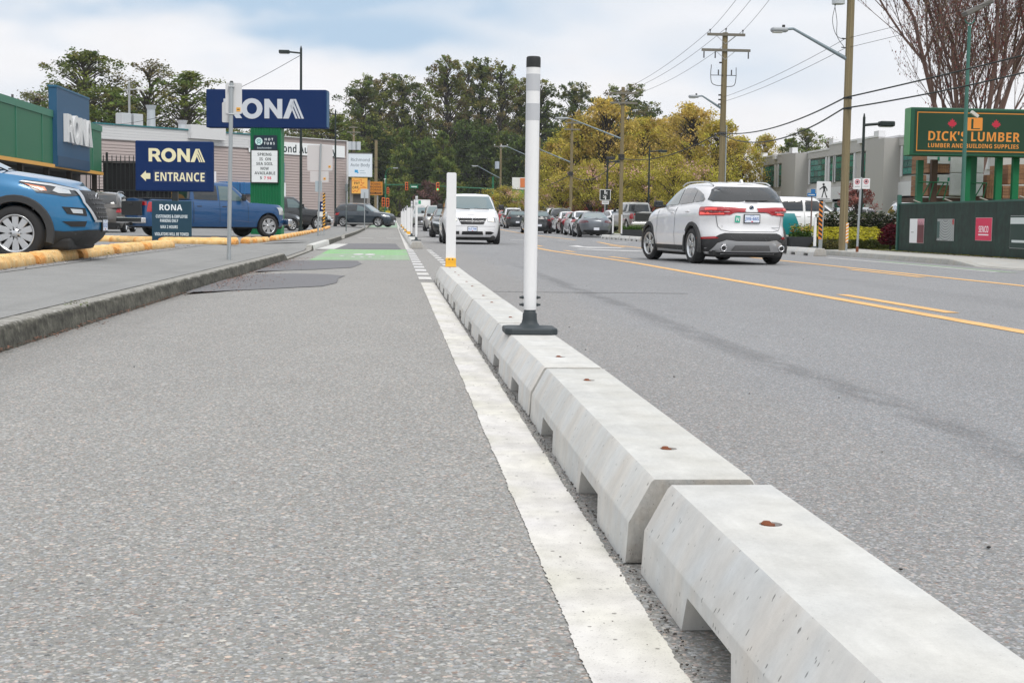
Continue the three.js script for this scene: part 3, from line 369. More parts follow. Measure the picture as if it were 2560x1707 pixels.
function wheelParts(R, w, spokes, style) { // axle along x, face at +x
  const key = [R, w, spokes, style].join(); if (wheelCache[key]) return wheelCache[key];
  const r = R * (style === 'truck' ? 0.60 : 0.68), tyre = lathe([[r, -w / 2 + 0.01], [r + 0.02, -w / 2], [R - 0.045, -w / 2 - 0.006], [R - 0.015, -w / 2 + 0.02], [R, -w / 2 + 0.045], [R, w / 2 - 0.045], [R - 0.015, w / 2 - 0.02], [R - 0.045, w / 2 + 0.006], [r + 0.02, w / 2], [r, w / 2 - 0.01], [r - 0.015, w / 2 - 0.05], [r - 0.02, 0]], 48).rotateZ(-Math.PI / 2);
  const ring = lathe([[r - 0.03, w / 2 - 0.06], [r - 0.022, w / 2 - 0.012], [r - 0.006, w / 2 - 0.002], [r + 0.004, w / 2 - 0.006], [r, w / 2 - 0.03]], 48).rotateZ(-Math.PI / 2);
  const sp = []; for (let i = 0; i < spokes; i++) { const a = i / spokes * Math.PI * 2, wd = (style === 'fine' ? 0.032 : style === 'ten' ? 0.042 : style === 'pair' ? 0.026 : 0.055);
    const mk = (a1, tw) => { const s = poly([[-wd * 0.62, 0.05], [wd * 0.62, 0.05], [wd * tw, r - 0.015], [-wd * tw, r - 0.015]]); return G(ext(s, 0.014, 0.006, 1)).rotateZ(a1).rotateY(Math.PI / 2).translate(w / 2 - 0.045, 0, 0); };
    if (style === 'pair') { sp.push(mk(a - 0.2, 1.0), mk(a + 0.2, 1.0)); } else sp.push(mk(a, style === 'wide' ? 1.5 : 0.95)); }
  const hub = G(lathe([[0, w / 2 - 0.012], [0.03, w / 2 - 0.014], [0.062, w / 2 - 0.024], [0.07, w / 2 - 0.05]], 24).rotateZ(-Math.PI / 2));
  const nuts = []; for (let i = 0; i < 5; i++) { const a = i / 5 * 6.283 + 0.3; nuts.push(cylX(0.011, 0.012, w / 2 - 0.018, Math.cos(a) * 0.05, Math.sin(a) * 0.05, 8)); }
  const disc = G(cylX(r - 0.01, 0.02, 0, 0, 0, 32)), brake = cylX(r * 0.66, 0.012, w / 2 - 0.085, 0, 0, 28);
  return wheelCache[key] = { tyre, rim: G(ring, ...sp, hub), nuts: G(nuts), disc, brake };
}
const tyreMat = new THREE.MeshStandardMaterial({ color: lin(0.024, 0.024, 0.025), roughness: 0.82, bumpMap: rep(grimeTex, 0.3), bumpScale: 0.002 });
function wheel(car, x, y, z, S, steer = 0) {
  const p = wheelParts(S.R, S.tw ?? 0.225, S.spokes ?? 5, S.style ?? 'wide'), t = part(car, 'wheel', p.disc, CM.hub); t.position.set(x, y, z); t.rotation.y = (x < 0 ? Math.PI : 0) + steer;
  part(t, 'tyre', p.tyre, tyreMat); part(t, 'rim', p.rim, S.rimMat ?? CM.rim); part(t, 'brake_disc', p.brake, CM.steelDark ?? (CM.steelDark = M([0.12, 0.12, 0.12], 0.4, { metalness: 0.8 }))); part(t, 'wheel_nuts', p.nuts, CM.hub);
}
const plateTex = (txt) => { const c = document.createElement('canvas'); c.width = 256; c.height = 128; const x = c.getContext('2d'); x.fillStyle = '#dfe6f2'; x.fillRect(0, 0, 256, 128); x.fillStyle = '#2b5aa8'; x.font = 'bold 74px sans-serif'; x.textAlign = 'center'; x.textBaseline = 'middle'; x.fillText(txt, 128, 64, 236); x.font = 'bold 17px sans-serif'; x.fillText('Beautiful', 128, 14); x.fillStyle = '#c23'; x.fillRect(112, 104, 34, 18); const t = new THREE.CanvasTexture(c); t.colorSpace = THREE.SRGBColorSpace; return t; };
const plateMats = {}; const plateMat2 = (txt) => plateMats[txt] ?? (plateMats[txt] = new THREE.MeshStandardMaterial({ map: plateTex(txt), roughness: 0.4 }));
const bodyCache = {};
// S: L W H wb fo(front overhang) R ; top [[z from nose, y]...] ; zf, zr [[t, inset]...] ; cabin {f:[[t, z]], r:[[t,z]], w:[[t, half]], belt, roof [[z,y]]}
function makeCar(name, label, category, S, pos, yaw, group) {
  const t = thing(name, label, category, pos, yaw, group), L = S.L, z0 = -L / 2, Z = (d) => z0 + d;
  if (!bodyCache[S.id]) {
    const zfc = curve(S.nose), zrc = curve(S.tail), top = curve(S.top.map(([a, b]) => [Z(a), b])), wtc = curve(S.side), tap = curve(S.taper.map(([a, b]) => [Z(a), b]));
    const low = shell({ zf: (q) => z0 + zfc(q), zr: (q) => -z0 - zrc(q), wt: (q) => wtc(q) * S.W / 2, top, yb: S.yb ?? 0.2, n1: S.n1 ?? 3.2, n2: S.n2 ?? 7, taper: tap, crown: S.crown ?? 0.05 });
    const C = S.cab, cf = curve(C.f), cr = curve(C.r), cw = curve(C.w), roof = curve(C.roof.map(([a, b]) => [Z(a), b]));
    const cab = shell({ zf: (q) => Z(cf(q)), zr: (q) => Z(cr(q)), wt: (q) => cw(q), top: roof, yb: C.belt - 0.08, n1: C.n1 ?? 4.5, n2: C.n2 ?? 9, taper: null, crown: C.crown ?? 0.05, rows: 14, cols: 112, caps: 6 });
    const fa = Z(S.fo), ra = Z(S.fo + S.wb), arch = S.arch ?? S.R + 0.055, holes = []; for (const z of [fa, ra]) for (const s of [-1, 1]) holes.push(cylX(arch, 0.36, s * (S.W / 2 - 0.13), S.R + 0.0, z, 40));
    let lowCut = cut(low, ...holes); lowCut = toCreasedNormals(lowCut, 0.55);
    bodyCache[S.id] = { geo: G(lowCut, low0(cab)), hitLow: project(low), hitCab: project(cab), hitAll: project(G(low, cab)), parts: {} };
  }
  const B = bodyCache[S.id], fa = Z(S.fo), ra = Z(S.fo + S.wb);
  part(t, 'body', B.geo, S.paint);
  const wx = S.W / 2 - (S.tw ?? 0.225) / 2 - 0.02 + (S.wOut ?? 0.01);
  for (const s of [-1, 1]) { wheel(t, s * wx, S.R, fa, S, S.steer ?? 0); wheel(t, s * wx, S.R, ra, S); }
  // skin patches: [part name, surface, view, outline, material, lift, label]
  const put = (nm, surf, view, pts, mat, lift, parent, lab) => { const key = [nm, view, JSON.stringify(pts)].join(); const g = B.parts[key] ?? (B.parts[key] = patchGeo(B[surf], view, pts, lift)); return part(parent ?? t, nm, g, mat, lab); };
  for (const [nm, surf, view, pts, mat, lift] of S.skin) { if (view === 'side') { const q = pts.map(([a, b]) => [Z(a), b]); put(nm, surf, 'left', q, mat, lift); put(nm, surf, 'right', q, mat, lift); } else if (view === 'fronts' || view === 'rears') { put(nm, surf, view.slice(0, -1), pts, mat, lift); put(nm, surf, view.slice(0, -1), mir(pts), mat, lift); } else put(nm, surf, view, pts, mat, lift); }
  const mz = S.mirror; if (mz) for (const s of [-1, 1]) { const m = part(t, 'mirror', G(rbox(0.19, S.mh ?? 0.14, 0.12, 0.045, s * (S.W / 2 + 0.07), mz[1], Z(mz[0])), rbox(0.14, 0.04, 0.06, 0.015, s * (S.W / 2 - 0.03), mz[1] - 0.04, Z(mz[0]))), S.mirrorMat ?? S.paint); part(m, 'mirror_glass', rbox(0.15, 0.1, 0.01, 0.004, s * (S.W / 2 + 0.075), mz[1], Z(mz[0]) + 0.063), CM.glass); }
  for (const [d, y, xo = 0.0] of S.handles ?? []) for (const s of [-1, 1]) part(t, 'door_handle', rbox(0.035, 0.03, 0.19, 0.012, s * (S.W / 2 - 0.02 + xo), y, Z(d)), S.handleMat ?? S.paint);
  if (S.rails) for (const s of [-1, 1]) { const [x, y, a, b] = S.rails; part(t, 'roof_rail', tube([[s * x, y - 0.05, Z(a)], [s * x, y, Z(a + 0.18)], [s * x, y + 0.02, Z((a + b) / 2)], [s * x, y - 0.01, Z(b - 0.2)], [s * x, y - 0.07, Z(b)]], 0.014, 20, 6), CM.silver); }
  if (S.archMat) for (const z of [fa, ra]) for (const s of [-1, 1]) { const r0 = (S.arch ?? S.R + 0.055) - 0.004, sh = new THREE.Shape(); sh.absarc(0, 0, r0 + (S.archW ?? 0.055), -0.25, Math.PI + 0.25); sh.absarc(0, 0, r0, Math.PI + 0.25, -0.25, true); part(t, 'wheel_arch_trim', G(ext(sh, 0.05, 0.008, 1)).translate(0, 0, -0.025).rotateY(Math.PI / 2).translate(s * (S.W / 2 - 0.032 + (S.archOut ?? 0)), S.R, z), S.archMat); }
  part(t, 'underbody', rbox(S.W - 0.42, 0.16, L - 0.5, 0.05, 0, (S.yb ?? 0.2) + 0.02, 0), CM.hub);
  if (S.rearPlate) { const [y, lift, txt] = S.rearPlate, h = B.hitLow(V(0, y, 8), V(0, 0, -1)); if (h) { const pl = part(t, 'number_plate', rbox(0.33, 0.17, 0.02, 0.006, 0, y, h.z + 0.012), CM.trim); part(pl, 'plate_face', new THREE.PlaneGeometry(0.295, 0.14).translate(0, y, h.z + 0.0245), txt ? plateMat2(txt) : CM.plate); } }
  if (S.frontPlate) { const [y, txt] = S.frontPlate, h = B.hitLow(V(0, y, -8), V(0, 0, 1)); if (h) { const pl = part(t, 'number_plate', rbox(0.33, 0.17, 0.02, 0.006, 0, y, h.z - 0.012), CM.trim); part(pl, 'plate_face', new THREE.PlaneGeometry(0.295, 0.14).rotateY(Math.PI).translate(0, y, h.z - 0.0245), txt ? plateMat2(txt) : CM.plate); } }
  if (S.extra) S.extra(t, Z, B);
  return t;
}
const low0 = (g) => g;
// --- body specs; distances along the car are metres from the nose
const rearLamp = (o, i, y0, y1, dip = 0.03) => [[i, y0 + dip], [o, y0], [o, y1], [i, y1 - dip]];
const SPEC = {
  suvA: { L: 4.45, W: 1.82, wb: 2.67, fo: 0.84, R: 0.345, spokes: 5, style: 'pair', rimMat: CM.rim, archMat: CM.clad, archW: 0.06, n1: 3.0, n2: 7,
    nose: [[0, 0.12], [0.25, 0.02], [0.5, 0], [0.75, 0.03], [0.9, 0.09], [1, 0.22]], tail: [[0, 0.14], [0.15, 0.03], [0.3, 0], [0.42, 0.03], [0.55, 0.075], [0.75, 0.07], [0.92, 0.10], [1, 0.17]], side: [[0, 0.90], [0.12, 0.965], [0.4, 1], [0.62, 0.985], [0.78, 0.985], [0.92, 0.95], [1, 0.89]],
    top: [[0, 0.80], [0.3, 0.95], [1.1, 1.06], [1.6, 1.09], [3.0, 1.13], [4.0, 1.17], [4.45, 1.16]], taper: [[0, 0.86], [0.6, 0.97], [1.2, 1], [3.6, 1], [4.2, 0.97], [4.45, 0.94]],
    cab: { belt: 1.08, f: [[0, 1.1], [0.5, 1.6], [1, 2.15]], r: [[0, 4.36], [0.3, 4.30], [0.7, 4.16], [1, 3.98]], w: [[0, 0.845], [0.3, 0.80], [0.65, 0.725], [0.88, 0.64], [1, 0.55]], roof: [[1, 1.48], [2.2, 1.545], [3, 1.555], [3.9, 1.51], [4.4, 1.43]] },
    skin: [['windscreen', 'hitCab', 'front', [[-0.66, 1.12], [0.66, 1.12], [0.53, 1.46], [-0.53, 1.46]], CM.glass], ['rear_window', 'hitCab', 'rear', [[-0.70, 1.19], [0.70, 1.19], [0.745, 1.23], [0.64, 1.42], [0.56, 1.475], [-0.56, 1.475], [-0.64, 1.42], [-0.745, 1.23]], CM.glass],
      ['side_window', 'hitCab', 'side', [[1.62, 1.13], [2.0, 1.36], [2.22, 1.45], [2.5, 1.475], [2.5, 1.15]], CM.lightGlass], ['side_window', 'hitCab', 'side', [[2.57, 1.15], [2.57, 1.475], [3.05, 1.47], [3.3, 1.43], [3.32, 1.18]], CM.glass], ['side_window', 'hitCab', 'side', [[3.38, 1.185], [3.36, 1.42], [3.7, 1.34], [3.88, 1.24], [3.84, 1.2]], CM.glass],
      ['headlight', 'hitLow', 'fronts', [[0.42, 0.72], [0.84, 0.76], [0.84, 0.88], [0.44, 0.83]], CM.lamp], ['grille', 'hitLow', 'front', [[-0.38, 0.62], [0.38, 0.62], [0.36, 0.82], [-0.36, 0.82]], CM.mesh],
      ['rear_bumper_cladding', 'hitLow', 'rear', [[-0.90, 0.21], [0.90, 0.21], [0.905, 0.47], [0.72, 0.50], [0.60, 0.575], [0.52, 0.60], [-0.52, 0.60], [-0.60, 0.575], [-0.72, 0.50], [-0.905, 0.47]], CM.clad, 0.008], ['skid_plate', 'hitLow', 'rear', [[-0.72, 0.265], [-0.60, 0.25], [0.60, 0.25], [0.72, 0.265], [0.64, 0.41], [0.5, 0.47], [0.30, 0.45], [-0.30, 0.45], [-0.5, 0.47], [-0.64, 0.41]], CM.silver, 0.02], ['skid_recess', 'hitLow', 'rear', [[-0.40, 0.275], [0.40, 0.275], [0.34, 0.375], [-0.34, 0.375]], M([0.22, 0.22, 0.22], 0.5, { metalness: 0.5 }), 0.028],
      ['reflector', 'hitLow', 'rears', [[0.62, 0.50], [0.885, 0.475], [0.885, 0.515], [0.68, 0.535]], CM.red, 0.014], ['taillight', 'hitAll', 'rears', [[0.34, 0.985], [0.52, 0.935], [0.86, 0.925], [0.87, 1.10], [0.58, 1.085]], CM.red, 0.012], ['taillight_lens', 'hitAll', 'rears', [[0.52, 0.955], [0.84, 0.945], [0.84, 0.99], [0.54, 0.995]], CM.redlit, 0.018], ['taillight_lens', 'hitAll', 'rears', [[0.66, 1.035], [0.82, 1.03], [0.82, 1.07], [0.66, 1.065]], CM.redlit, 0.018],
      ['tailgate_seam', 'hitLow', 'rears', [[0.44, 0.625], [0.58, 0.655], [0.63, 0.72], [0.66, 0.92], [0.652, 0.92], [0.622, 0.724], [0.575, 0.662], [0.44, 0.632]], CM.trim, 0.004], ['tailgate_seam', 'hitLow', 'rear', [[-0.44, 0.625], [0.44, 0.625], [0.44, 0.632], [-0.44, 0.632]], CM.trim, 0.004], ['tailgate_recess', 'hitLow', 'rear', [[-0.36, 0.985], [0.36, 0.985], [0.33, 0.998], [-0.33, 0.998]], CM.trim, 0.005],
      ['sill_cladding', 'hitLow', 'side', [[1.27, 0.205], [3.08, 0.205], [3.08, 0.345], [1.27, 0.345]], CM.clad, 0.008], ['sill_strip', 'hitLow', 'side', [[1.32, 0.215], [3.02, 0.215], [2.98, 0.255], [1.4, 0.265]], CM.silver, 0.016], ['door_seam', 'hitLow', 'side', [[2.535, 0.345], [2.545, 0.345], [2.545, 1.1], [2.535, 1.1]], CM.trim, 0.003], ['door_seam', 'hitLow', 'side', [[1.38, 0.345], [1.39, 0.345], [1.43, 1.05], [1.42, 1.05]], CM.trim, 0.003], ['taillight', 'hitAll', 'side', [[4.02, 1.09], [4.0, 0.98], [4.34, 0.94], [4.40, 1.09]], CM.red, 0.012]],
    mirror: [1.72, 1.16], mirrorMat: CM.trim, handles: [[2.35, 0.985], [3.25, 1.01]], rails: [0.585, 1.572, 2.1, 3.85], rearPlate: [0.875, 0.01, 'JV6-66S'] },
  suvB: { L: 4.48, W: 1.85, wb: 2.67, fo: 0.90, R: 0.348, spokes: 10, style: 'ten', archMat: CM.clad, archW: 0.075, archOut: 0.012, n1: 2.9, n2: 6.5,
    nose: [[0, 0.18], [0.12, 0.06], [0.3, 0.0], [0.55, 0.0], [0.75, 0.035], [0.9, 0.10], [1, 0.26]], tail: [[0, 0.14], [0.25, 0], [0.6, 0.04], [1, 0.2]], side: [[0, 0.91], [0.12, 0.97], [0.4, 1], [0.65, 0.99], [0.85, 0.96], [1, 0.87]],
    top: [[0, 0.86], [0.25, 0.96], [0.6, 1.03], [1.2, 1.11], [1.6, 1.13], [3, 1.14], [4.48, 1.12]], taper: [[0, 0.85], [0.5, 0.955], [1.1, 1], [3.6, 1], [4.48, 0.93]],
    cab: { belt: 1.1, f: [[0, 0.9], [0.5, 1.5], [1, 2.15]], r: [[0, 4.35], [1, 3.9]], w: [[0, 0.85], [0.4, 0.79], [0.8, 0.69], [1, 0.58]], roof: [[1, 1.55], [2.2, 1.61], [3, 1.62], [3.9, 1.58], [4.4, 1.5]] },
    skin: [['windscreen', 'hitCab', 'front', [[-0.70, 1.15], [0.70, 1.15], [0.56, 1.53], [-0.56, 1.53]], CM.lightGlass], ['rear_window', 'hitCab', 'rear', [[-0.62, 1.2], [0.62, 1.2], [0.55, 1.5], [-0.55, 1.5]], CM.glass], ['side_window', 'hitCab', 'side', [[1.55, 1.15], [2.05, 1.45], [2.5, 1.52], [2.5, 1.16]], CM.lightGlass], ['side_window', 'hitCab', 'side', [[2.58, 1.16], [2.58, 1.52], [3.2, 1.5], [3.35, 1.2]], CM.glass],
      ['headlight', 'hitLow', 'fronts', [[0.50, 0.84], [0.70, 0.815], [0.84, 0.86], [0.84, 0.985], [0.6, 0.93], [0.46, 0.885]], M([0.10, 0.105, 0.11], 0.15, { metalness: 0.3 }), 0.004], ['grille', 'hitLow', 'front', [[-0.36, 0.52], [0.36, 0.52], [0.50, 0.74], [0.47, 0.88], [0.42, 0.90], [-0.42, 0.90], [-0.47, 0.88], [-0.50, 0.74]], CM.mesh, 0.01], ['grille_surround', 'hitLow', 'fronts', [[0.36, 0.50], [0.40, 0.52], [0.535, 0.74], [0.55, 0.91], [0.47, 0.90], [0.50, 0.745], [0.34, 0.535]], CM.silver, 0.02], ['grille_surround', 'hitLow', 'front', [[-0.4, 0.50], [0.4, 0.50], [0.37, 0.525], [-0.37, 0.525]], CM.silver, 0.02],
      ['headlight', 'hitLow', 'side', [[0.13, 0.862], [0.30, 0.835], [0.55, 0.87], [0.86, 0.995], [0.80, 1.015], [0.5, 0.985], [0.26, 0.925]], M([0.07, 0.075, 0.08], 0.2, { metalness: 0.3 }), 0.006], ['headlight_trim', 'hitLow', 'side', [[0.22, 0.905], [0.5, 0.97], [0.82, 1.005], [0.86, 0.997], [0.5, 0.945], [0.24, 0.885]], CM.silver, 0.011], ['headlight_lens', 'hitLow', 'side', [[0.27, 0.85], [0.40, 0.855], [0.47, 0.885], [0.44, 0.93], [0.30, 0.895]], CM.lamp, 0.011], ['indicator', 'hitLow', 'side', [[0.53, 0.885], [0.60, 0.885], [0.80, 0.97], [0.56, 0.93]], CM.amber, 0.011],
      ['fog_light', 'hitLow', 'side', [[0.10, 0.575], [0.30, 0.60], [0.36, 0.69], [0.12, 0.675]], CM.trim, 0.006], ['fog_light_lens', 'hitLow', 'side', [[0.14, 0.605], [0.24, 0.61], [0.27, 0.665], [0.15, 0.655]], CM.lamp, 0.012], ['lower_intake', 'hitLow', 'side', [[0.12, 0.44], [0.26, 0.44], [0.36, 0.505], [0.10, 0.51]], CM.trim, 0.006], ['front_cladding', 'hitLow', 'side', [[0.02, 0.2], [0.60, 0.2], [0.56, 0.40], [0.30, 0.375], [0.06, 0.355]], CM.clad, 0.007], ['front_cladding', 'hitLow', 'front', [[-0.86, 0.21], [0.86, 0.21], [0.84, 0.37], [0.5, 0.40], [-0.5, 0.40], [-0.84, 0.37]], CM.clad, 0.007], ['sill_cladding', 'hitLow', 'side', [[1.33, 0.205], [3.13, 0.205], [3.13, 0.36], [1.33, 0.36]], CM.clad, 0.008], ['door_seam', 'hitLow', 'side', [[1.42, 0.36], [1.43, 0.36], [1.47, 1.1], [1.46, 1.1]], CM.trim, 0.003], ['taillight', 'hitLow', 'rears', rearLamp(0.86, 0.4, 0.9, 1.05), CM.red]],
    mirror: [1.65, 1.2], handles: [[2.3, 0.97], [3.2, 0.99]], frontPlate: [0.46, 'NC4 82H'] },
  van: { L: 5.14, W: 1.98, wb: 3.08, fo: 0.98, R: 0.335, spokes: 9, style: 'fine', n1: 3.2, n2: 7,
    nose: [[0, 0.16], [0.15, 0.04], [0.35, 0], [0.6, 0.02], [0.8, 0.05], [0.92, 0.12], [1, 0.26]], tail: [[0, 0.1], [0.3, 0], [1, 0.1]], side: [[0, 0.93], [0.15, 0.975], [0.45, 1], [0.75, 0.985], [1, 0.90]],
    top: [[0, 0.86], [0.25, 0.96], [0.7, 1.07], [1.1, 1.14], [2, 1.16], [5.14, 1.16]], taper: [[0, 0.86], [0.6, 0.965], [1.2, 1], [4.6, 1], [5.14, 0.95]],
    cab: { belt: 1.12, f: [[0, 0.85], [0.5, 1.35], [1, 1.9]], r: [[0, 5.05], [1, 4.85]], w: [[0, 0.92], [0.5, 0.85], [0.85, 0.76], [1, 0.66]], roof: [[1, 1.64], [2, 1.70], [3.4, 1.72], [5, 1.68]], crown: 0.03 },
    skin: [['windscreen', 'hitCab', 'front', [[-0.80, 1.2], [0.80, 1.2], [0.66, 1.63], [-0.66, 1.63]], CM.lightGlass], ['side_window', 'hitCab', 'side', [[1.45, 1.2], [1.95, 1.58], [2.45, 1.6], [2.45, 1.2]], CM.glass], ['side_window', 'hitCab', 'side', [[2.55, 1.2], [2.55, 1.6], [3.7, 1.6], [3.7, 1.2]], CM.glass], ['side_window', 'hitCab', 'side', [[3.8, 1.2], [3.8, 1.6], [4.75, 1.56], [4.9, 1.22]], CM.glass], ['rear_window', 'hitCab', 'rear', [[-0.7, 1.2], [0.7, 1.2], [0.62, 1.6], [-0.62, 1.6]], CM.glass],
      ['grille', 'hitLow', 'front', [[-0.37, 0.67], [0.37, 0.67], [0.49, 0.88], [-0.49, 0.88]], CM.mesh, 0.008], ['headlight', 'hitLow', 'fronts', [[0.50, 0.77], [0.82, 0.74], [0.87, 0.90], [0.51, 0.905]], CM.lamp, 0.01], ['headlight_lens', 'hitLow', 'fronts', [[0.53, 0.79], [0.72, 0.775], [0.72, 0.88], [0.54, 0.88]], CM.lamplit, 0.016], ['lower_intake', 'hitLow', 'front', [[-0.36, 0.33], [0.36, 0.33], [0.34, 0.44], [-0.34, 0.44]], CM.mesh, 0.008], ['fog_recess', 'hitLow', 'fronts', [[0.44, 0.34], [0.64, 0.34], [0.74, 0.40], [0.62, 0.44], [0.44, 0.44]], CM.mesh, 0.008], ['lower_lip', 'hitLow', 'front', [[-0.8, 0.205], [0.8, 0.205], [0.82, 0.25], [-0.82, 0.25]], CM.clad, 0.006], ['bonnet_seam', 'hitLow', 'front', [[-0.78, 0.605], [0.78, 0.605], [0.78, 0.612], [-0.78, 0.612]], CM.trim, 0.003], ['taillight', 'hitLow', 'rears', [[0.66, 0.9], [0.9, 0.9], [0.9, 1.14], [0.7, 1.14]], CM.red], ['sliding_door_seam', 'hitLow', 'side', [[2.5, 0.25], [2.51, 0.25], [2.51, 1.15], [2.5, 1.15]], CM.trim, 0.003]],
    mirror: [1.35, 1.27], mh: 0.17, mirrorMat: CM.trim, handles: [[2.3, 1.0], [2.75, 1.0]], frontPlate: [0.52, 'KL3 19B'] },
  sedan: { L: 4.85, W: 1.83, wb: 2.78, fo: 0.95, R: 0.325, spokes: 9, style: 'fine', n1: 2.9, n2: 6.5,
    nose: [[0, 0.16], [0.2, 0.03], [0.45, 0], [0.7, 0.04], [0.9, 0.12], [1, 0.3]], tail: [[0, 0.14], [0.25, 0.01], [0.5, 0.02], [0.75, 0.04], [0.92, 0.06], [1, 0.12]], side: [[0, 0.9], [0.15, 0.965], [0.45, 1], [0.75, 0.985], [1, 0.88]],
    top: [[0, 0.70], [0.4, 0.84], [1.2, 0.94], [1.8, 0.98], [3.6, 1.0], [4.3, 1.03], [4.85, 0.99]], taper: [[0, 0.84], [0.6, 0.96], [1.2, 1], [3.8, 1], [4.85, 0.90]],
    cab: { belt: 0.96, f: [[0, 1.25], [0.5, 1.8], [1, 2.45]], r: [[0, 4.38], [0.5, 3.95], [1, 3.4]], w: [[0, 0.81], [0.5, 0.72], [0.85, 0.62], [1, 0.52]], roof: [[1.2, 1.36], [2.4, 1.41], [3.2, 1.41], [4.3, 1.34]] },
    skin: [['windscreen', 'hitCab', 'front', [[-0.64, 1.03], [0.64, 1.03], [0.52, 1.36], [-0.52, 1.36]], CM.lightGlass], ['rear_window', 'hitCab', 'rear', [[-0.60, 1.06], [0.60, 1.06], [0.5, 1.36], [-0.5, 1.36]], CM.glass], ['side_window', 'hitCab', 'side', [[1.75, 1.02], [2.2, 1.28], [2.75, 1.37], [2.75, 1.02]], CM.glass], ['side_window', 'hitCab', 'side', [[2.82, 1.02], [2.82, 1.37], [3.4, 1.34], [3.85, 1.12], [3.8, 1.04]], CM.glass],
      ['headlight', 'hitLow', 'fronts', [[0.46, 0.6], [0.82, 0.66], [0.82, 0.76], [0.5, 0.71]], CM.lamp, 0.008], ['grille', 'hitLow', 'front', [[-0.4, 0.36], [0.4, 0.36], [0.42, 0.66], [-0.42, 0.66]], CM.mesh, 0.008], ['taillight', 'hitLow', 'rears', [[0.42, 0.80], [0.86, 0.78], [0.86, 0.95], [0.5, 0.93]], CM.red, 0.01], ['rear_bumper_insert', 'hitLow', 'rear', [[-0.6, 0.22], [0.6, 0.22], [0.55, 0.36], [-0.55, 0.36]], CM.trim, 0.008]],
    mirror: [1.85, 1.05], handles: [[2.6, 0.86], [3.55, 0.88]], rearPlate: [0.68, 0.01], frontPlate: [0.46] },
  coupe: { L: 4.63, W: 1.865, wb: 2.82, fo: 0.88, R: 0.34, spokes: 5, style: 'pair', rimMat: CM.darkrim, n1: 2.7, n2: 5.5,
    nose: [[0, 0.16], [0.4, 0], [0.8, 0.06], [1, 0.3]], tail: [[0, 0.18], [0.25, 0.03], [0.5, 0.0], [0.75, 0.02], [0.92, 0.06], [1, 0.14]], side: [[0, 0.9], [0.15, 0.96], [0.45, 1], [0.75, 0.985], [1, 0.86]],
    top: [[0, 0.66], [0.5, 0.82], [1.4, 0.92], [2, 0.95], [3.4, 0.98], [4.2, 1.0], [4.63, 0.97]], taper: [[0, 0.82], [0.6, 0.95], [1.2, 1], [3.7, 1.0], [4.63, 0.87]],
    cab: { belt: 0.93, f: [[0, 1.4], [1, 2.6]], r: [[0, 4.35], [0.5, 3.85], [1, 3.2]], w: [[0, 0.80], [0.5, 0.69], [0.85, 0.58], [1, 0.46]], roof: [[1.4, 1.28], [2.6, 1.34], [3.1, 1.34], [4.3, 1.24]] },
    skin: [['windscreen', 'hitCab', 'front', [[-0.6, 1.0], [0.6, 1.0], [0.46, 1.28], [-0.46, 1.28]], CM.lightGlass], ['rear_window', 'hitCab', 'rear', [[-0.62, 1.03], [0.62, 1.03], [0.47, 1.29], [-0.47, 1.29]], CM.lightGlass], ['side_window', 'hitCab', 'side', [[1.95, 0.99], [2.4, 1.22], [2.9, 1.29], [3.3, 1.25], [3.3, 1.0]], CM.glass],
      ['headlight', 'hitLow', 'fronts', [[0.46, 0.56], [0.8, 0.62], [0.8, 0.74], [0.5, 0.68]], CM.lamp], ['grille', 'hitLow', 'front', [[-0.4, 0.32], [0.4, 0.32], [0.36, 0.56], [-0.36, 0.56]], CM.mesh], ['taillight', 'hitLow', 'rears', [[0.40, 0.80], [0.86, 0.74], [0.86, 0.90], [0.48, 0.90]], PM([0.10, 0.008, 0.012], 0.15, { clearcoat: 1 }), 0.01], ['rear_diffuser', 'hitLow', 'rear', [[-0.72, 0.21], [0.72, 0.21], [0.64, 0.40], [-0.64, 0.40]], CM.trim, 0.008], ['boot_seam', 'hitLow', 'rear', [[-0.6, 0.695], [0.6, 0.695], [0.6, 0.704], [-0.6, 0.704]], CM.trim, 0.004]],
    mirror: [2.05, 1.02], handles: [[2.9, 0.84]], rearPlate: [0.46, 0.01] },
  hatch: { L: 4.4, W: 1.78, wb: 2.64, fo: 0.9, R: 0.32, spokes: 7, style: 'fine', n1: 2.9, n2: 6.5,
    nose: [[0, 0.15], [0.4, 0], [0.8, 0.05], [1, 0.28]], tail: [[0, 0.12], [0.3, 0], [0.6, 0.04], [0.85, 0.06], [1, 0.14]], side: [[0, 0.9], [0.15, 0.965], [0.45, 1], [0.75, 0.985], [1, 0.88]],
    top: [[0, 0.7], [0.4, 0.85], [1.1, 0.96], [1.7, 1.0], [3.4, 1.04], [4.4, 1.06]], taper: [[0, 0.84], [0.6, 0.96], [1.2, 1], [3.6, 1], [4.4, 0.92]],
    cab: { belt: 0.99, f: [[0, 1.1], [1, 2.2]], r: [[0, 4.3], [0.5, 4.15], [1, 3.8]], w: [[0, 0.80], [0.5, 0.73], [0.85, 0.63], [1, 0.53]], roof: [[1, 1.38], [2.2, 1.44], [3.2, 1.43], [4.2, 1.36]] },
    skin: [['windscreen', 'hitCab', 'front', [[-0.62, 1.05], [0.62, 1.05], [0.5, 1.38], [-0.5, 1.38]], CM.lightGlass], ['rear_window', 'hitCab', 'rear', [[-0.58, 1.1], [0.58, 1.1], [0.5, 1.37], [-0.5, 1.37]], CM.lightGlass], ['side_window', 'hitCab', 'side', [[1.6, 1.05], [2.1, 1.32], [2.55, 1.39], [2.55, 1.06]], CM.glass], ['side_window', 'hitCab', 'side', [[2.62, 1.06], [2.62, 1.39], [3.3, 1.36], [3.55, 1.14]], CM.glass],
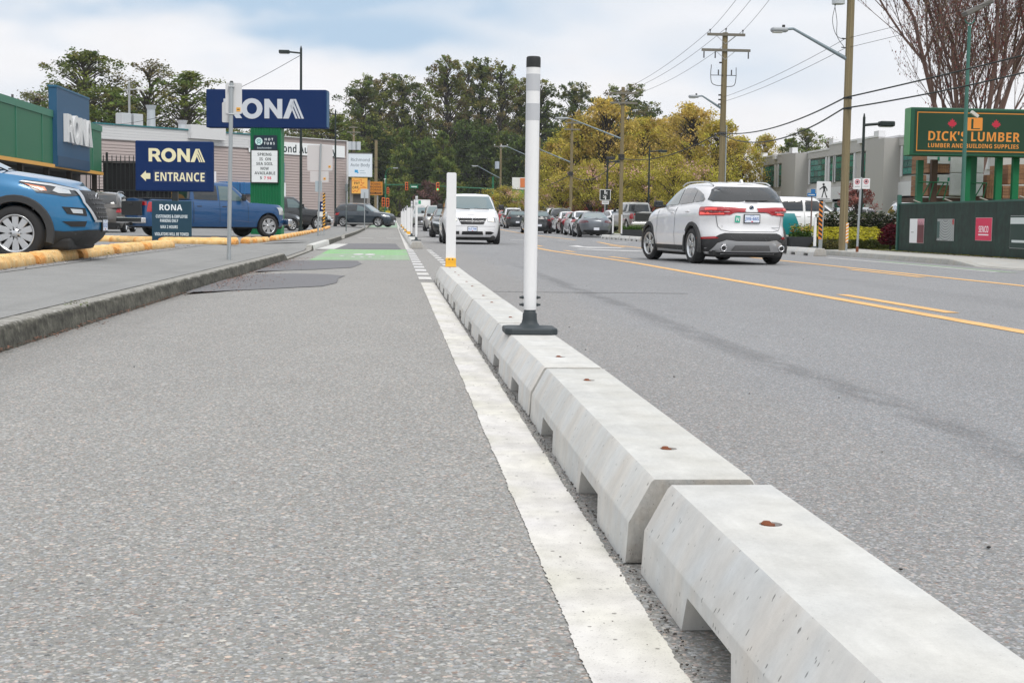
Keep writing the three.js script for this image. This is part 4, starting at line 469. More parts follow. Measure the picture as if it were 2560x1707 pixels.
      ['headlight', 'hitLow', 'fronts', [[0.46, 0.6], [0.8, 0.66], [0.8, 0.78], [0.5, 0.72]], CM.lamp], ['grille', 'hitLow', 'front', [[-0.4, 0.34], [0.4, 0.34], [0.42, 0.56], [-0.42, 0.56]], CM.mesh], ['taillight', 'hitLow', 'rears', [[0.52, 0.84], [0.84, 0.80], [0.84, 0.98], [0.6, 1.0]], CM.red, 0.01], ['rear_bumper_insert', 'hitLow', 'rear', [[-0.6, 0.22], [0.6, 0.22], [0.55, 0.34], [-0.55, 0.34]], CM.trim, 0.008]],
    mirror: [1.75, 1.08], handles: [[2.4, 0.9], [3.3, 0.93]], rearPlate: [0.52, 0.01], frontPlate: [0.46] },
  suvC: { L: 4.75, W: 1.9, wb: 2.85, fo: 0.9, R: 0.36, spokes: 5, style: 'pair', n1: 3.0, n2: 7,
    nose: [[0, 0.14], [0.4, 0], [0.8, 0.05], [1, 0.24]], tail: [[0, 0.12], [0.3, 0], [0.7, 0.06], [1, 0.14]], side: [[0, 0.91], [0.15, 0.97], [0.45, 1], [0.75, 0.99], [1, 0.89]],
    top: [[0, 0.82], [0.4, 0.98], [1.2, 1.08], [1.7, 1.12], [3.4, 1.14], [4.75, 1.15]], taper: [[0, 0.86], [0.6, 0.97], [1.2, 1], [4.2, 1], [4.75, 0.94]],
    cab: { belt: 1.1, f: [[0, 1.2], [1, 2.2]], r: [[0, 4.65], [0.5, 4.55], [1, 4.25]], w: [[0, 0.87], [0.5, 0.79], [0.85, 0.69], [1, 0.6]], roof: [[1, 1.6], [2.2, 1.67], [3.4, 1.67], [4.6, 1.58]] },
    skin: [['windscreen', 'hitCab', 'front', [[-0.7, 1.15], [0.7, 1.15], [0.57, 1.58], [-0.57, 1.58]], CM.lightGlass], ['rear_window', 'hitCab', 'rear', [[-0.66, 1.2], [0.66, 1.2], [0.58, 1.56], [-0.58, 1.56]], CM.glass], ['side_window', 'hitCab', 'side', [[1.75, 1.16], [2.2, 1.46], [2.65, 1.58], [2.65, 1.17]], CM.lightGlass], ['side_window', 'hitCab', 'side', [[2.72, 1.17], [2.72, 1.58], [3.5, 1.57], [3.55, 1.18]], CM.glass], ['side_window', 'hitCab', 'side', [[3.62, 1.18], [3.58, 1.56], [4.2, 1.46], [4.35, 1.24]], CM.glass],
      ['headlight', 'hitLow', 'fronts', [[0.46, 0.74], [0.86, 0.78], [0.86, 0.9], [0.5, 0.86]], CM.lamp], ['grille', 'hitLow', 'front', [[-0.42, 0.5], [0.42, 0.5], [0.42, 0.84], [-0.42, 0.84]], CM.mesh], ['taillight', 'hitLow', 'rears', [[0.62, 0.84], [0.9, 0.84], [0.9, 1.12], [0.7, 1.12]], CM.red, 0.01], ['rear_bumper_insert', 'hitLow', 'rear', [[-0.8, 0.22], [0.8, 0.22], [0.75, 0.42], [-0.75, 0.42]], CM.clad, 0.008], ['sill_cladding', 'hitLow', 'side', [[1.3, 0.205], [3.6, 0.205], [3.6, 0.3], [1.3, 0.3]], CM.silver, 0.008]],
    mirror: [1.85, 1.2], handles: [[2.5, 1.0], [3.45, 1.02]], rails: [0.64, 1.71, 2.2, 4.2], rearPlate: [0.92, 0.01], frontPlate: [0.45] },
  truck: { L: 5.9, W: 2.03, wb: 3.68, fo: 0.95, R: 0.405, tw: 0.26, spokes: 6, style: 'wide', yb: 0.36, arch: 0.49, n1: 3.6, n2: 10,
    nose: [[0, 0.06], [0.2, 0.0], [0.5, 0.03], [0.85, 0.05], [1, 0.16]], tail: [[0, 0.02], [0.3, 0.0], [1, 0.03]], side: [[0, 0.93], [0.2, 0.98], [0.5, 1], [0.8, 0.99], [1, 0.93]],
    top: [[0, 1.10], [0.3, 1.17], [1.2, 1.22], [1.7, 1.25], [3.8, 1.27], [5.9, 1.30]], taper: [[0, 0.91], [0.5, 0.985], [1, 1], [5.9, 0.985]], crown: 0.03,
    cab: { belt: 1.24, f: [[0, 1.45], [0.5, 1.85], [1, 2.3]], r: [[0, 4.1], [1, 3.98]], w: [[0, 0.93], [0.5, 0.86], [0.85, 0.77], [1, 0.68]], roof: [[1.4, 1.86], [2.4, 1.93], [3.4, 1.93], [4.1, 1.9]], crown: 0.03 },
    skin: [['windscreen', 'hitCab', 'front', [[-0.76, 1.3], [0.76, 1.3], [0.63, 1.83], [-0.63, 1.83]], CM.lightGlass], ['side_window', 'hitCab', 'side', [[1.95, 1.3], [2.35, 1.68], [2.55, 1.8], [2.95, 1.82], [2.95, 1.3]], CM.lightGlass], ['side_window', 'hitCab', 'side', [[3.03, 1.3], [3.03, 1.82], [3.8, 1.81], [3.92, 1.74], [3.92, 1.32]], CM.glass], ['rear_window', 'hitCab', 'rear', [[-0.7, 1.36], [0.7, 1.36], [0.62, 1.8], [-0.62, 1.8]], CM.glass], ['grille', 'hitLow', 'front', [[-0.6, 0.72], [0.6, 0.72], [0.6, 1.08], [-0.6, 1.08]], CM.mesh], ['headlight', 'hitLow', 'fronts', [[0.64, 0.82], [0.95, 0.82], [0.95, 1.08], [0.64, 1.08]], CM.lamp, 0.012], ['headlight', 'hitLow', 'side', [[0.05, 0.82], [0.2, 0.86], [0.2, 1.06], [0.06, 1.08]], CM.lamp, 0.012], ['bed_cover_edge', 'hitLow', 'side', [[4.15, 1.22], [5.85, 1.24], [5.85, 1.262], [4.15, 1.25]], CM.trim, 0.006], ['door_seam', 'hitLow', 'side', [[2.98, 0.5], [2.99, 0.5], [2.99, 1.25], [2.98, 1.25]], CM.trim, 0.004], ['door_seam', 'hitLow', 'side', [[4.02, 0.5], [4.04, 0.5], [4.04, 1.25], [4.02, 1.25]], CM.trim, 0.004], ['door_seam', 'hitLow', 'side', [[1.82, 0.5], [1.83, 0.5], [1.83, 1.24], [1.82, 1.24]], CM.trim, 0.004], ['taillight', 'hitLow', 'rears', [[0.80, 0.86], [0.985, 0.86], [0.985, 1.2], [0.82, 1.2]], CM.red, 0.014], ['taillight', 'hitLow', 'side', [[5.72, 1.08], [5.89, 1.08], [5.89, 1.22], [5.72, 1.22]], CM.red, 0.012]],
    mirror: [2.05, 1.42], mh: 0.24, mirrorMat: CM.trim, handles: [[2.8, 1.08], [3.8, 1.08]], handleMat: CM.trim,
    extra: (t, Z) => { part(t, 'front_bumper', rbox(1.98, 0.24, 0.2, 0.06, 0, 0.55, Z(0.0)), CM.chrome); part(t, 'rear_bumper', rbox(1.96, 0.2, 0.18, 0.04, 0, 0.56, Z(5.93)), CM.chrome); const g = part(t, 'tailgate', rbox(1.5, 0.5, 0.05, 0.02, 0, 0.98, Z(5.895)), t.userData.tail ?? CM.trim); part(g, 'tailgate_handle', rbox(0.26, 0.1, 0.03, 0.015, 0, 1.12, Z(5.925)), CM.hub); part(t, 'tow_hitch', G(box(0.09, 0.09, 0.3, 0, 0.42, Z(5.95)), box(0.3, 0.06, 0.06, 0, 0.42, Z(5.85))), CM.hub); part(t, 'bed_cover', rbox(1.7, 0.04, 1.75, 0.015, 0, 1.325, Z(4.98)), CM.trim); } },
};
for (const k in SPEC) SPEC[k].id = k;
const car = (name, label, cat, spec, colour, x, z, yaw, o = {}) => makeCar(name, label, cat, { ...SPEC[spec], paint: colour, ...o.S }, [x, o.y ?? gy(z), z], yaw, o.group);
const P = { white: paint([0.78, 0.78, 0.79]), blue: paint([0.006, 0.15, 0.33], { metalness: 0.2 }), navy: paint([0.004, 0.065, 0.19], { metalness: 0.15 }), black: paint([0.010, 0.012, 0.014]), char: paint([0.028, 0.034, 0.038], { metalness: 0.3 }), grey: paint([0.15, 0.165, 0.185], { metalness: 0.5 }), silver: paint([0.42, 0.42, 0.41], { metalness: 0.55 }), red: paint([0.26, 0.012, 0.03]), dnavy: paint([0.012, 0.024, 0.036]), bronze: paint([0.11, 0.10, 0.09], { metalness: 0.4 }) };

{ // the white crossover in the turning lane
  const t = car('white_suv', 'white crossover SUV seen from behind, turning in the centre lane', 'car', 'suvA', P.white, 6.66, -29.55, 0.134, { S: { steer: 0.16, extra: (t, Z, B) => {
    for (const s of [-1, 1]) { const e = part(t, 'exhaust_tip', G(new THREE.TorusGeometry(0.052, 0.012, 10, 24).translate(s * 0.58, 0.315, Z(4.47)), cylZ(0.05, 0.06, s * 0.58, 0.315, Z(4.43), 24)), CM.chrome); part(e, 'exhaust_opening', cylZ(0.045, 0.01, s * 0.58, 0.315, Z(4.464), 20), CM.hub); }
    const h = (x, y) => (B.hitAll(V(x, y, 8), V(0, 0, -1)) ?? V(0, 0, Z(4.4))).z;
    const em = part(t, 'emblem', cylZ(0.042, 0.012, 0, 1.08, h(0, 1.08) + 0.006, 28), CM.trim); const q = (a) => { const s = new THREE.Shape(); s.moveTo(0, 0); s.absarc(0, 0, 0.028, a, a + Math.PI / 2); return s; }; for (let i = 0; i < 4; i++) part(em, 'emblem_quarter', ext(q(i * Math.PI / 2), 0.003).translate(0, 1.08, h(0, 1.08) + 0.011), i % 2 ? MT.white : M([0.02, 0.2, 0.5], 0.3));
    part(t, 'rear_wiper', G(bar([-0.04, 1.205, h(0, 1.205) + 0.02], [-0.36 * -1, 1.222, h(0.36, 1.222) + 0.02], 0.009, 0.006), rbox(0.26, 0.03, 0.02, 0.008, 0.02, 1.21, h(0, 1.21) + 0.012)), CM.hub); part(t, 'roof_fin', ext(poly([[0, 0], [0.16, 0], [0.12, 0.055], [0.09, 0.058]]), 0.025, 0.008).rotateY(Math.PI / 2).rotateY(Math.PI).translate(0, 1.565, Z(3.72)), P.white);
    const st = part(t, 'green_sticker', box(0.10, 0.125, 0.004, 0, 0, 0), M([0.03, 0.42, 0.28], 0.5)); st.position.set(-0.28, 0.865, h(-0.28, 0.865) + 0.006); st.rotation.z = -0.1; part(st, 'sticker_letter', ext(poly([[-0.028, -0.035], [-0.014, -0.035], [-0.014, 0.012], [0.014, -0.035], [0.028, -0.035], [0.028, 0.035], [0.014, 0.035], [0.014, -0.012], [-0.014, 0.035], [-0.028, 0.035]]), 0.002).translate(0, 0, 0.003), MT.white);
    const b = (x, pts) => part(t, 'badge', G(pts.map((p) => ext(poly(p), 0.004))).translate(x, 0.70, h(x, 0.7) + 0.002), CM.silver); b(-0.57, [[[0, 0], [0.012, 0], [0.05, 0.045], [0.038, 0.045]], [[0.038, 0], [0.05, 0], [0.012, 0.045], [0, 0.045]], [[0.07, 0], [0.083, 0], [0.083, 0.045], [0.07, 0.045]]]); b(0.42, [[[0, 0], [0.16, 0], [0.16, 0.016], [0, 0.016]]]);
  } } }); t.scale.setScalar(1.03);
  car('blue_suv', 'bright blue crossover parked nose out behind the yellow wheel stops', 'car', 'suvB', P.blue, -6.06, -19.15, -Math.PI / 2, { y: 0.2, S: { extra: (t, Z, B) => { const h = (x, y) => B.hitLow(V(x, y, -8), V(0, 0, 1)).z; part(t, 'emblem', new THREE.TorusGeometry(0.05, 0.008, 8, 24).scale(1.5, 1, 1).translate(0, 0.82, h(0, 0.82) - 0.02), CM.chrome); for (const [a, b] of [[1.25, 0.42], [1.18, -0.2]]) part(t, 'wiper', tube([[b, 1.135, Z(1.1)], [b + 0.25, 1.17, Z(1.13)], [b + 0.5, 1.165, Z(1.12)]], 0.01, 10, 5), CM.hub);
    const bars = []; for (let i = 0; i < 6; i++) for (let j = -4; j <= 4; j++) { const y = 0.56 + i * 0.058, x = j * 0.09 + (i % 2) * 0.045; if (Math.abs(x) < 0.3 + i * 0.02) bars.push(rbox(0.05, 0.022, 0.02, 0.006, x, y, h(x, y) - 0.016)); } part(t, 'grille_mesh', G(bars), CM.darkrim); } } });
  const tr = car('blue_pickup', 'dark blue four door pickup truck beside the entrance sign', 'truck', 'truck', P.navy, -6.78, -52.5, -0.927, { y: lotY(-52) });
  car('white_minivan', 'white minivan coming towards the camera with headlights lit', 'car', 'van', P.white, 2.62, -50.3, Math.PI, { S: { extra: (t, Z, B) => { const h = (x, y) => B.hitLow(V(x, y, -8), V(0, 0, 1)).z; part(t, 'grille_cross', G(rbox(0.035, 0.22, 0.03, 0.01, 0, 0.775, h(0, 0.775) - 0.015), rbox(0.84, 0.028, 0.03, 0.01, 0, 0.775, h(0, 0.775) - 0.012), rbox(0.98, 0.022, 0.03, 0.008, 0, 0.885, h(0, 0.885) - 0.012)), CM.chrome); part(t, 'wiper', G(tube([[-0.6, 1.185, h(0, 0.88) + 0.75], [-0.1, 1.215, h(0, 0.88) + 0.72]], 0.012, 6, 5), tube([[0.05, 1.185, h(0, 0.88) + 0.72], [0.6, 1.21, h(0, 0.88) + 0.76]], 0.012, 6, 5)), CM.hub); } } });
  car('dark_sedan', 'dark grey sedan in the oncoming queue behind the white minivan', 'car', 'sedan', P.char, 2.62, -68.2, Math.PI); car('silver_minivan', 'silver minivan in the oncoming queue behind the dark sedan', 'car', 'van', P.silver, 2.95, -96.5, Math.PI); car('silver_suv', 'silver SUV in the oncoming queue just past the white posts', 'car', 'suvC', P.silver, 2.3, -118, Math.PI);
  { const z = -160, b = thing('box_truck', 'white box truck behind the oncoming cars', 'truck', [3.1, gy(z), z], Math.PI); b.scale.setScalar(0.8); part(b, 'box', rbox(2.3, 2.2, 4.5, 0.05, 0, 2.0, 1.8), MT.white); const cb = part(b, 'cab', rbox(2.1, 1.7, 1.8, 0.2, 0, 1.35, -1.6, 3), MT.white); part(cb, 'windscreen', rbox(1.8, 0.7, 0.05, 0.02, 0, 1.75, -2.49), CM.glass); part(b, 'box_mark', box(0.35, 0.5, 0.02, 0.35, 2.75, -0.46), M([0.02, 0.3, 0.15])); part(b, 'bumper', rbox(2.1, 0.25, 0.2, 0.05, 0, 0.5, -2.45), CM.trim); for (const x of [-0.9, 0.9]) for (const zz of [-1.6, 2.6]) part(b, 'wheel', cylX(0.42, 0.28, x, 0.42, zz, 24), MT.rubber); }
  const q = { group: 'cars parked along the right kerb' };
  car('grey_coupe', 'grey two door coupe at the near end of the cars parked on the far kerb', 'car', 'coupe', P.grey, 10.72, -76.9, -0.03, q); car('white_sedan', 'white sedan parked between the grey coupe and the dark red coupe', 'car', 'sedan', P.white, 11.15, -84.3, 0, q); car('red_coupe', 'dark red coupe parked between two white sedans', 'car', 'coupe', P.red, 11.5, -91.3, 0, { ...q, S: { skin: SPEC.coupe.skin.map((s) => s[0] === 'taillight' ? [s[0], s[1], s[2], s[3], CM.red, 0.01] : s) } });
  car('white_sedan', 'white sedan parked beyond the dark red coupe', 'car', 'sedan', P.white, 12.0, -98.5, 0, q); car('dark_suv', 'charcoal SUV parked beyond the two white sedans', 'car', 'suvC', P.char, 12.4, -107, 0, q); car('white_suv', 'white SUV parked farthest along the right kerb', 'car', 'suvC', P.white, 12.9, -115, 0, q);
  car('black_hatchback', 'black hatchback driving away, just past the tall white post', 'car', 'hatch', P.black, 9.2, -92.3, 0); car('dark_hatchback', 'dark hatchback driving away beside the minivan mirror', 'car', 'hatch', P.char, 9.95, -117, 0); car('white_suv', 'white SUV driving away far off beside a red car', 'car', 'suvC', P.white, 10.55, -128, 0); car('red_hatchback', 'small red hatchback far off beyond the white minivan', 'car', 'hatch', paint([0.42, 0.02, 0.03]), 10.9, -141, 0);
  car('silver_pickup', 'silver pickup truck under the yellow trees behind the white crossover', 'truck', 'truck', P.silver, 15.6, -92, 0.1, { y: gy(-92) + 0.15, S: { tail: 1 } }); car('white_sedan', 'white sedan parked under the blossom trees beside the silver pickup', 'car', 'sedan', P.white, 15.1, -98, 0.2, { y: gy(-98) + 0.15 });
  const lot = { group: 'cars in the shop lot' };
  car('bronze_wagon', 'greyish bronze wagon parked behind the nose of the blue crossover', 'car', 'suvC', P.bronze, -12.3, -62.8, 0.05, { ...lot, y: lotY(-62) }); car('black_hatchback', 'black compact car parked right behind the pickup bonnet', 'car', 'hatch', P.black, -7.2, -80.2, -1.05, { ...lot, y: lotY(-80) }); car('black_pickup', 'black pickup parked beyond the compact car', 'truck', 'truck', P.black, -6.7, -85, -1.0, { ...lot, y: lotY(-85) }); car('silver_hatchback', 'silver hatchback parked left of the dark SUV at the driveway', 'car', 'hatch', P.silver, -6.6, -104.5, -1.25, { ...lot, y: lotY(-104) });
  car('navy_suv', 'dark navy SUV pulling out of the driveway across the bike lane', 'car', 'suvC', P.dnavy, -2.15, -106.5, -2.0, { y: gy(-105) + 0.12 });
  car('teal_van', 'white and teal van parked behind the flower planter', 'car', 'van', P.white, 15.4, -54, -1.5, { y: 0.14, S: { skin: [...SPEC.van.skin, ['teal_panel', 'hitLow', 'side', [[2.6, 0.3], [4.9, 0.3], [4.9, 1.12], [2.9, 1.1]], M([0.0, 0.20, 0.22], 0.4), 0.01]] } });
  car('silver_hatchback', 'silver hatchback roof showing above the flowering hedge', 'car', 'hatch', P.silver, 21, -62, -1.4, { y: 0.14 }); car('white_suv', 'white SUV half hidden by the green hoarding', 'car', 'suvC', P.white, 21.4, -58, -0.2, { y: 0.1 });
}
// ---------- sign writing ----------
// heavy four-letter logotype built as shapes: height 1, about 4.25 wide, the last letter a striped gable
function logoShapes() {
  const s = []; const R = poly([[0, 0], [0.26, 0], [0.26, 0.36], [0.42, 0.36], [0.66, 0], [0.98, 0], [0.70, 0.42], [0.82, 0.52], [0.86, 0.68], [0.80, 0.86], [0.66, 0.97], [0.5, 1], [0, 1]], [[[0.26, 0.56], [0.5, 0.56], [0.58, 0.62], [0.59, 0.70], [0.54, 0.77], [0.46, 0.80], [0.26, 0.80]]]); s.push(R);
  const O = new THREE.Shape(); O.absellipse(1.5, 0.5, 0.56, 0.53, 0, Math.PI * 2); const h = new THREE.Path(); h.absellipse(1.5, 0.5, 0.27, 0.29, 0, Math.PI * 2, true); O.holes.push(h); s.push(O);
  s.push(poly([[2.16, 0], [2.42, 0], [2.42, 0.58], [2.86, 0], [3.1, 0], [3.1, 1], [2.84, 1], [2.84, 0.42], [2.40, 1], [2.16, 1]]));
  s.push(poly([[3.14, 0], [3.53, 1], [3.70, 1], [3.70, 0.64], [3.44, 0]]));
  for (const [b, y, w] of [[3.80, 0.70, 0.10], [3.96, 0.86, 0.10], [4.12, 1, 0.12]]) s.push(poly([[b, 0], [b + w, 0], [b + w - 0.42 * y, y], [b - 0.42 * y, y]]));
  return s;
}
const logoGeo = (h, d) => G(logoShapes().map((s) => ext(s, d / h))).scale(h, h, h).translate(-4.3 * h / 2, -h / 2, 0);
function logo(parent, h, d, mat, x, y, z) { const names = logoShapes(); names.forEach((s) => part(parent, 'letter', G(ext(s, d / h)).scale(h, h, h).translate(-4.3 * h / 2 + x, y - h / 2, z), mat)); }
function canvasTex(w, h, draw) { const c = document.createElement('canvas'); c.width = w; c.height = h; draw(c.getContext('2d'), w, h); const t = new THREE.CanvasTexture(c); t.colorSpace = THREE.SRGBColorSpace; t.anisotropy = 8; return t; }
function face(parent, name, w, h, x, y, z, draw, px = 256, rough = 0.5, label) { const H = Math.round(px * h / w); return part(parent, name, new THREE.PlaneGeometry(w, h).translate(x, y, z), new THREE.MeshStandardMaterial({ map: canvasTex(px, H, draw), roughness: rough }), label); }
const text = (c, s, x, y, px, col, o = {}) => { c.fillStyle = col; c.font = (o.w ?? 'bold') + ' ' + px + 'px ' + (o.f ?? 'sans-serif'); c.textAlign = o.a ?? 'center'; c.textBaseline = 'middle'; o.max ? c.fillText(s, x, y, o.max) : c.fillText(s, x, y); };
const fill = (c, col, w, h) => { c.fillStyle = col; c.fillRect(0, 0, w, h); };
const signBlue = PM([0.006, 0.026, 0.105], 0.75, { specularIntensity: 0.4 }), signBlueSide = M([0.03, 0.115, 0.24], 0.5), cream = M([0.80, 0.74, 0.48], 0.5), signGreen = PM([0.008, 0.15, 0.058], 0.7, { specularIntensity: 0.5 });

// ---------- green shop with its blue entrance tower ----------
{
  const X = -17, y0 = lotY(-70), b = thing('shop_building', 'long green shop building with yellow trim and blue entrance tower', 'building', [0, y0, 0]);
  const wallMat = M([0.022, 0.155, 0.075], 0.55), capMat2 = M([0.045, 0.20, 0.125], 0.5);
  part(b, 'fascia', G(box(14, 2.35, 31, X - 7, 4.42, -69.5)), wallMat); part(b, 'roof_cap', box(14.1, 0.34, 31.1, X - 7, 5.72, -69.5), capMat2); part(b, 'yellow_trim', box(0.12, 0.17, 31.02, X + 0.04, 3.14, -69.5), M([0.80, 0.42, 0.09], 0.6));
  for (const z of [-56.5, -61.3, -66.1, -70.9, -82.5]) part(b, 'panel_joint', box(0.05, 2.3, 0.09, X + 0.02, 4.42, z), capMat2);
  part(b, 'shopfront', box(12.5, 3.06, 30.4, X - 7.4, 1.53, -69.5), M([0.018, 0.02, 0.02], 0.5)); for (const [a, c] of [[-66, 1.6], [-69.5, 1.2], [-75.5, 1.6], [-80, 1.4], [-83, 1.0]]) part(b, 'shop_window', box(0.05, 1.9, c, X - 1.12, 1.35, a), CM.glass);
  for (const z of [-63, -68, -73, -78, -84.4]) part(b, 'column', box(0.25, 3.06, 0.25, X - 0.3, 1.53, z), M([0.05, 0.04, 0.03], 0.7)); part(b, 'soffit', box(1.3, 0.06, 30.8, X - 0.68, 3.08, -69.5), M([0.1, 0.1, 0.09], 0.8));
  const tw = part(b, 'entrance_tower', box(0.4, 3.95, 7.6, X + 0.02, 5.1, -76.9), M([0.012, 0.085, 0.18], 0.5)); part(tw, 'tower_cap', box(0.46, 0.1, 7.7, X + 0.02, 7.1, -76.9), M([0.02, 0.12, 0.22], 0.5)); part(tw, 'tower_foot', box(0.06, 0.5, 7.5, X + 0.21, 3.42, -76.9), M([0.012, 0.06, 0.13], 0.5));
  logoShapes().forEach((s) => part(b, 'letter', G(ext(s, 0.22)).scale(1.42, 1.42, 1).rotateY(Math.PI / 2).translate(X + 0.24, 4.42, -74.4), MT.white));
  part(b, 'chimney', box(0.9, 1.6, 0.9, X - 3, 6.7, -62), M([0.06, 0.035, 0.03], 0.9));
}
{ const f = thing('picket_fence', 'tall black steel picket fence with dark screening behind the shop', 'fence', [0, lotY(-86), 0]);
  part(f, 'screen', box(5.0, 3.7, 0.04, -14.6, 1.95, -86.1), M([0.008, 0.008, 0.009], 0.9)); for (const y of [0.3, 2.2, 3.85]) part(f, 'rail', box(6.0, 0.09, 0.06, -15.1, y, -86), MT.black);
  const pk = G(box(0.05, 4.1, 0.03, 0, 2.1, 0), cyl(0.001, 0.035, 0.14, 0, 4.2, 0, 4)); for (let i = 0; i < 24; i++) part(f, 'picket', pk, MT.black).position.set(-18.1 + i * 0.25, 0, -86); for (const x of [-16.9, -14.5, -12.1]) part(f, 'fence_post', box(0.12, 4.4, 0.12, x, 2.2, -86.02), MT.black); }

// ---------- beige workshop with lap siding ----------
{
  const A = [-20.6, -100.5], Bp = [-3.9, -118], L = Math.hypot(Bp[0] - A[0], Bp[1] - A[1]), ang = Math.atan2(-(Bp[1] - A[1]), Bp[0] - A[0]), y0 = lotY(-110);
  const b = thing('workshop_building', 'beige workshop with pinkish lap siding and a white sign band', 'building', [A[0], y0, A[1]], ang);
  const beige = M([0.44, 0.37, 0.35], 0.75), whiteSide = M([0.66, 0.66, 0.66], 0.7), H = 6.9;
  const core = part(b, 'wall', box(L, H, 14, L / 2, H / 2, -7.05), beige);
  const sd = ext(poly([[0, 0], ...Array.from({ length: 27 }, (_, i) => [[0.05, i * 0.21], [0.008, i * 0.21 + 0.205]]).flat(), [0, 27 * 0.21]]), L).rotateY(-Math.PI / 2).translate(L, 0, 0); // profile in (z, y), run along x
  part(b, 'siding', G(sd).translate(0, 0.02, 0.0), beige);
  part(b, 'upper_band', G(box(L * 0.62, 1.0, 0.1, L * 0.31, 6.32, 0.06)), whiteSide); for (let i = 0; i < 5; i++) part(b, 'band_board', box(L * 0.62, 0.16, 0.02, L * 0.31, 5.95 + i * 0.19, 0.12), whiteSide);
  part(b, 'roof_edge', box(L * 0.63, 0.09, 0.3, L * 0.31, 6.87, 0.08), M([0.03, 0.18, 0.2], 0.6)); part(b, 'roof_edge', box(L * 0.37, 0.06, 0.2, L * 0.815, 6.9, 0.02), whiteSide);
  face(b, 'sign_band', L * 0.42, 0.95, L * 0.775, 6.0, 0.13, (c, w, h) => { fill(c, '#eceeee', w, h); text(c, 'Richmond Auto Body', w / 2, h * 0.53, h * 0.86, '#1d2a2c', { max: w * 0.97 }); }, 1024);
  part(b, 'end_wall', box(0.06, H, 13.9, L + 0.03, H / 2, -7), whiteSide); part(b, 'corner_trim', box(0.16, H, 0.1, L - 0.03, H / 2, 0.07), whiteSide);
  for (const [x, w] of [[11.5, 1.5], [13.4, 2.2]]) { const aw = part(b, 'blue_awning', rbox(w, 0.9, 0.8, 0.1, x, 2.75, 0.4), M([0.02, 0.12, 0.3], 0.6)); for (let i = 0; i < 3; i++) part(aw, 'awning_rib', box(0.05, 0.92, 0.84, x - w / 2 + w * (i + 0.5) / 3, 2.75, 0.42), M([0.03, 0.17, 0.38], 0.6)); }
  face(b, 'notice', 1.3, 1.5, 9.9, 3.2, 0.1, (c, w, h) => { fill(c, '#e7e4e6', w, h); c.fillStyle = '#c8475a'; c.beginPath(); c.arc(w * 0.6, h * 0.5, w * 0.2, 0, 7); c.fill(); }, 64); face(b, 'notice', 0.9, 2.0, 17.0, 2.3, 0.1, (c, w, h) => { fill(c, '#e6e8ea', w, h); c.fillStyle = '#39424a'; for (let i = 0; i < 3; i++) c.fillRect(w * 0.12, h * (0.1 + i * 0.32), w * 0.6, h * 0.06); }, 64); part(b, 'blue_canister', rbox(0.7, 1.6, 0.3, 0.1, 16.8, 4.1, 0.2), M([0.03, 0.18, 0.36], 0.5));
  part(b, 'wall_lamp', rbox(0.14, 0.12, 0.12, 0.03, 21.9, 4.7, 0.1), MT.white);
  const duct = (x, h) => { const d = part(b, 'roof_vent', G(cyl(0.28, 0.32, h, x, 7 + h / 2, -1.5, 16), cyl(0.4, 0.3, 0.3, x, 7 + h, -1.5, 16)), M([0.5, 0.55, 0.58], 0.5, { metalness: 0.4 })); return d; }; duct(5.9, 1.4); duct(8.7, 0.5);
  for (const x of [3.3, 4.3]) part(b, 'rooftop_unit', rbox(0.8, 1.0, 0.8, 0.05, x, 7.3, -1.2), M([0.5, 0.53, 0.55], 0.5)); const ms = part(b, 'aerial_mast', G(bar([3.8, 6.9, -1.2], [3.8, 10, -1.2], 0.08), bar([3.3, 9.4, -1.2], [4.6, 9.6, -1.2], 0.05)), M([0.35, 0.36, 0.36], 0.6)); part(ms, 'flood_lamp', rbox(0.7, 0.18, 0.3, 0.05, 4.8, 9.62, -1.2), MT.white);
  part(b, 'white_hut', box(3.2, 1.0, 0.7, 9.5, 6.75, 0.2), whiteSide);
}
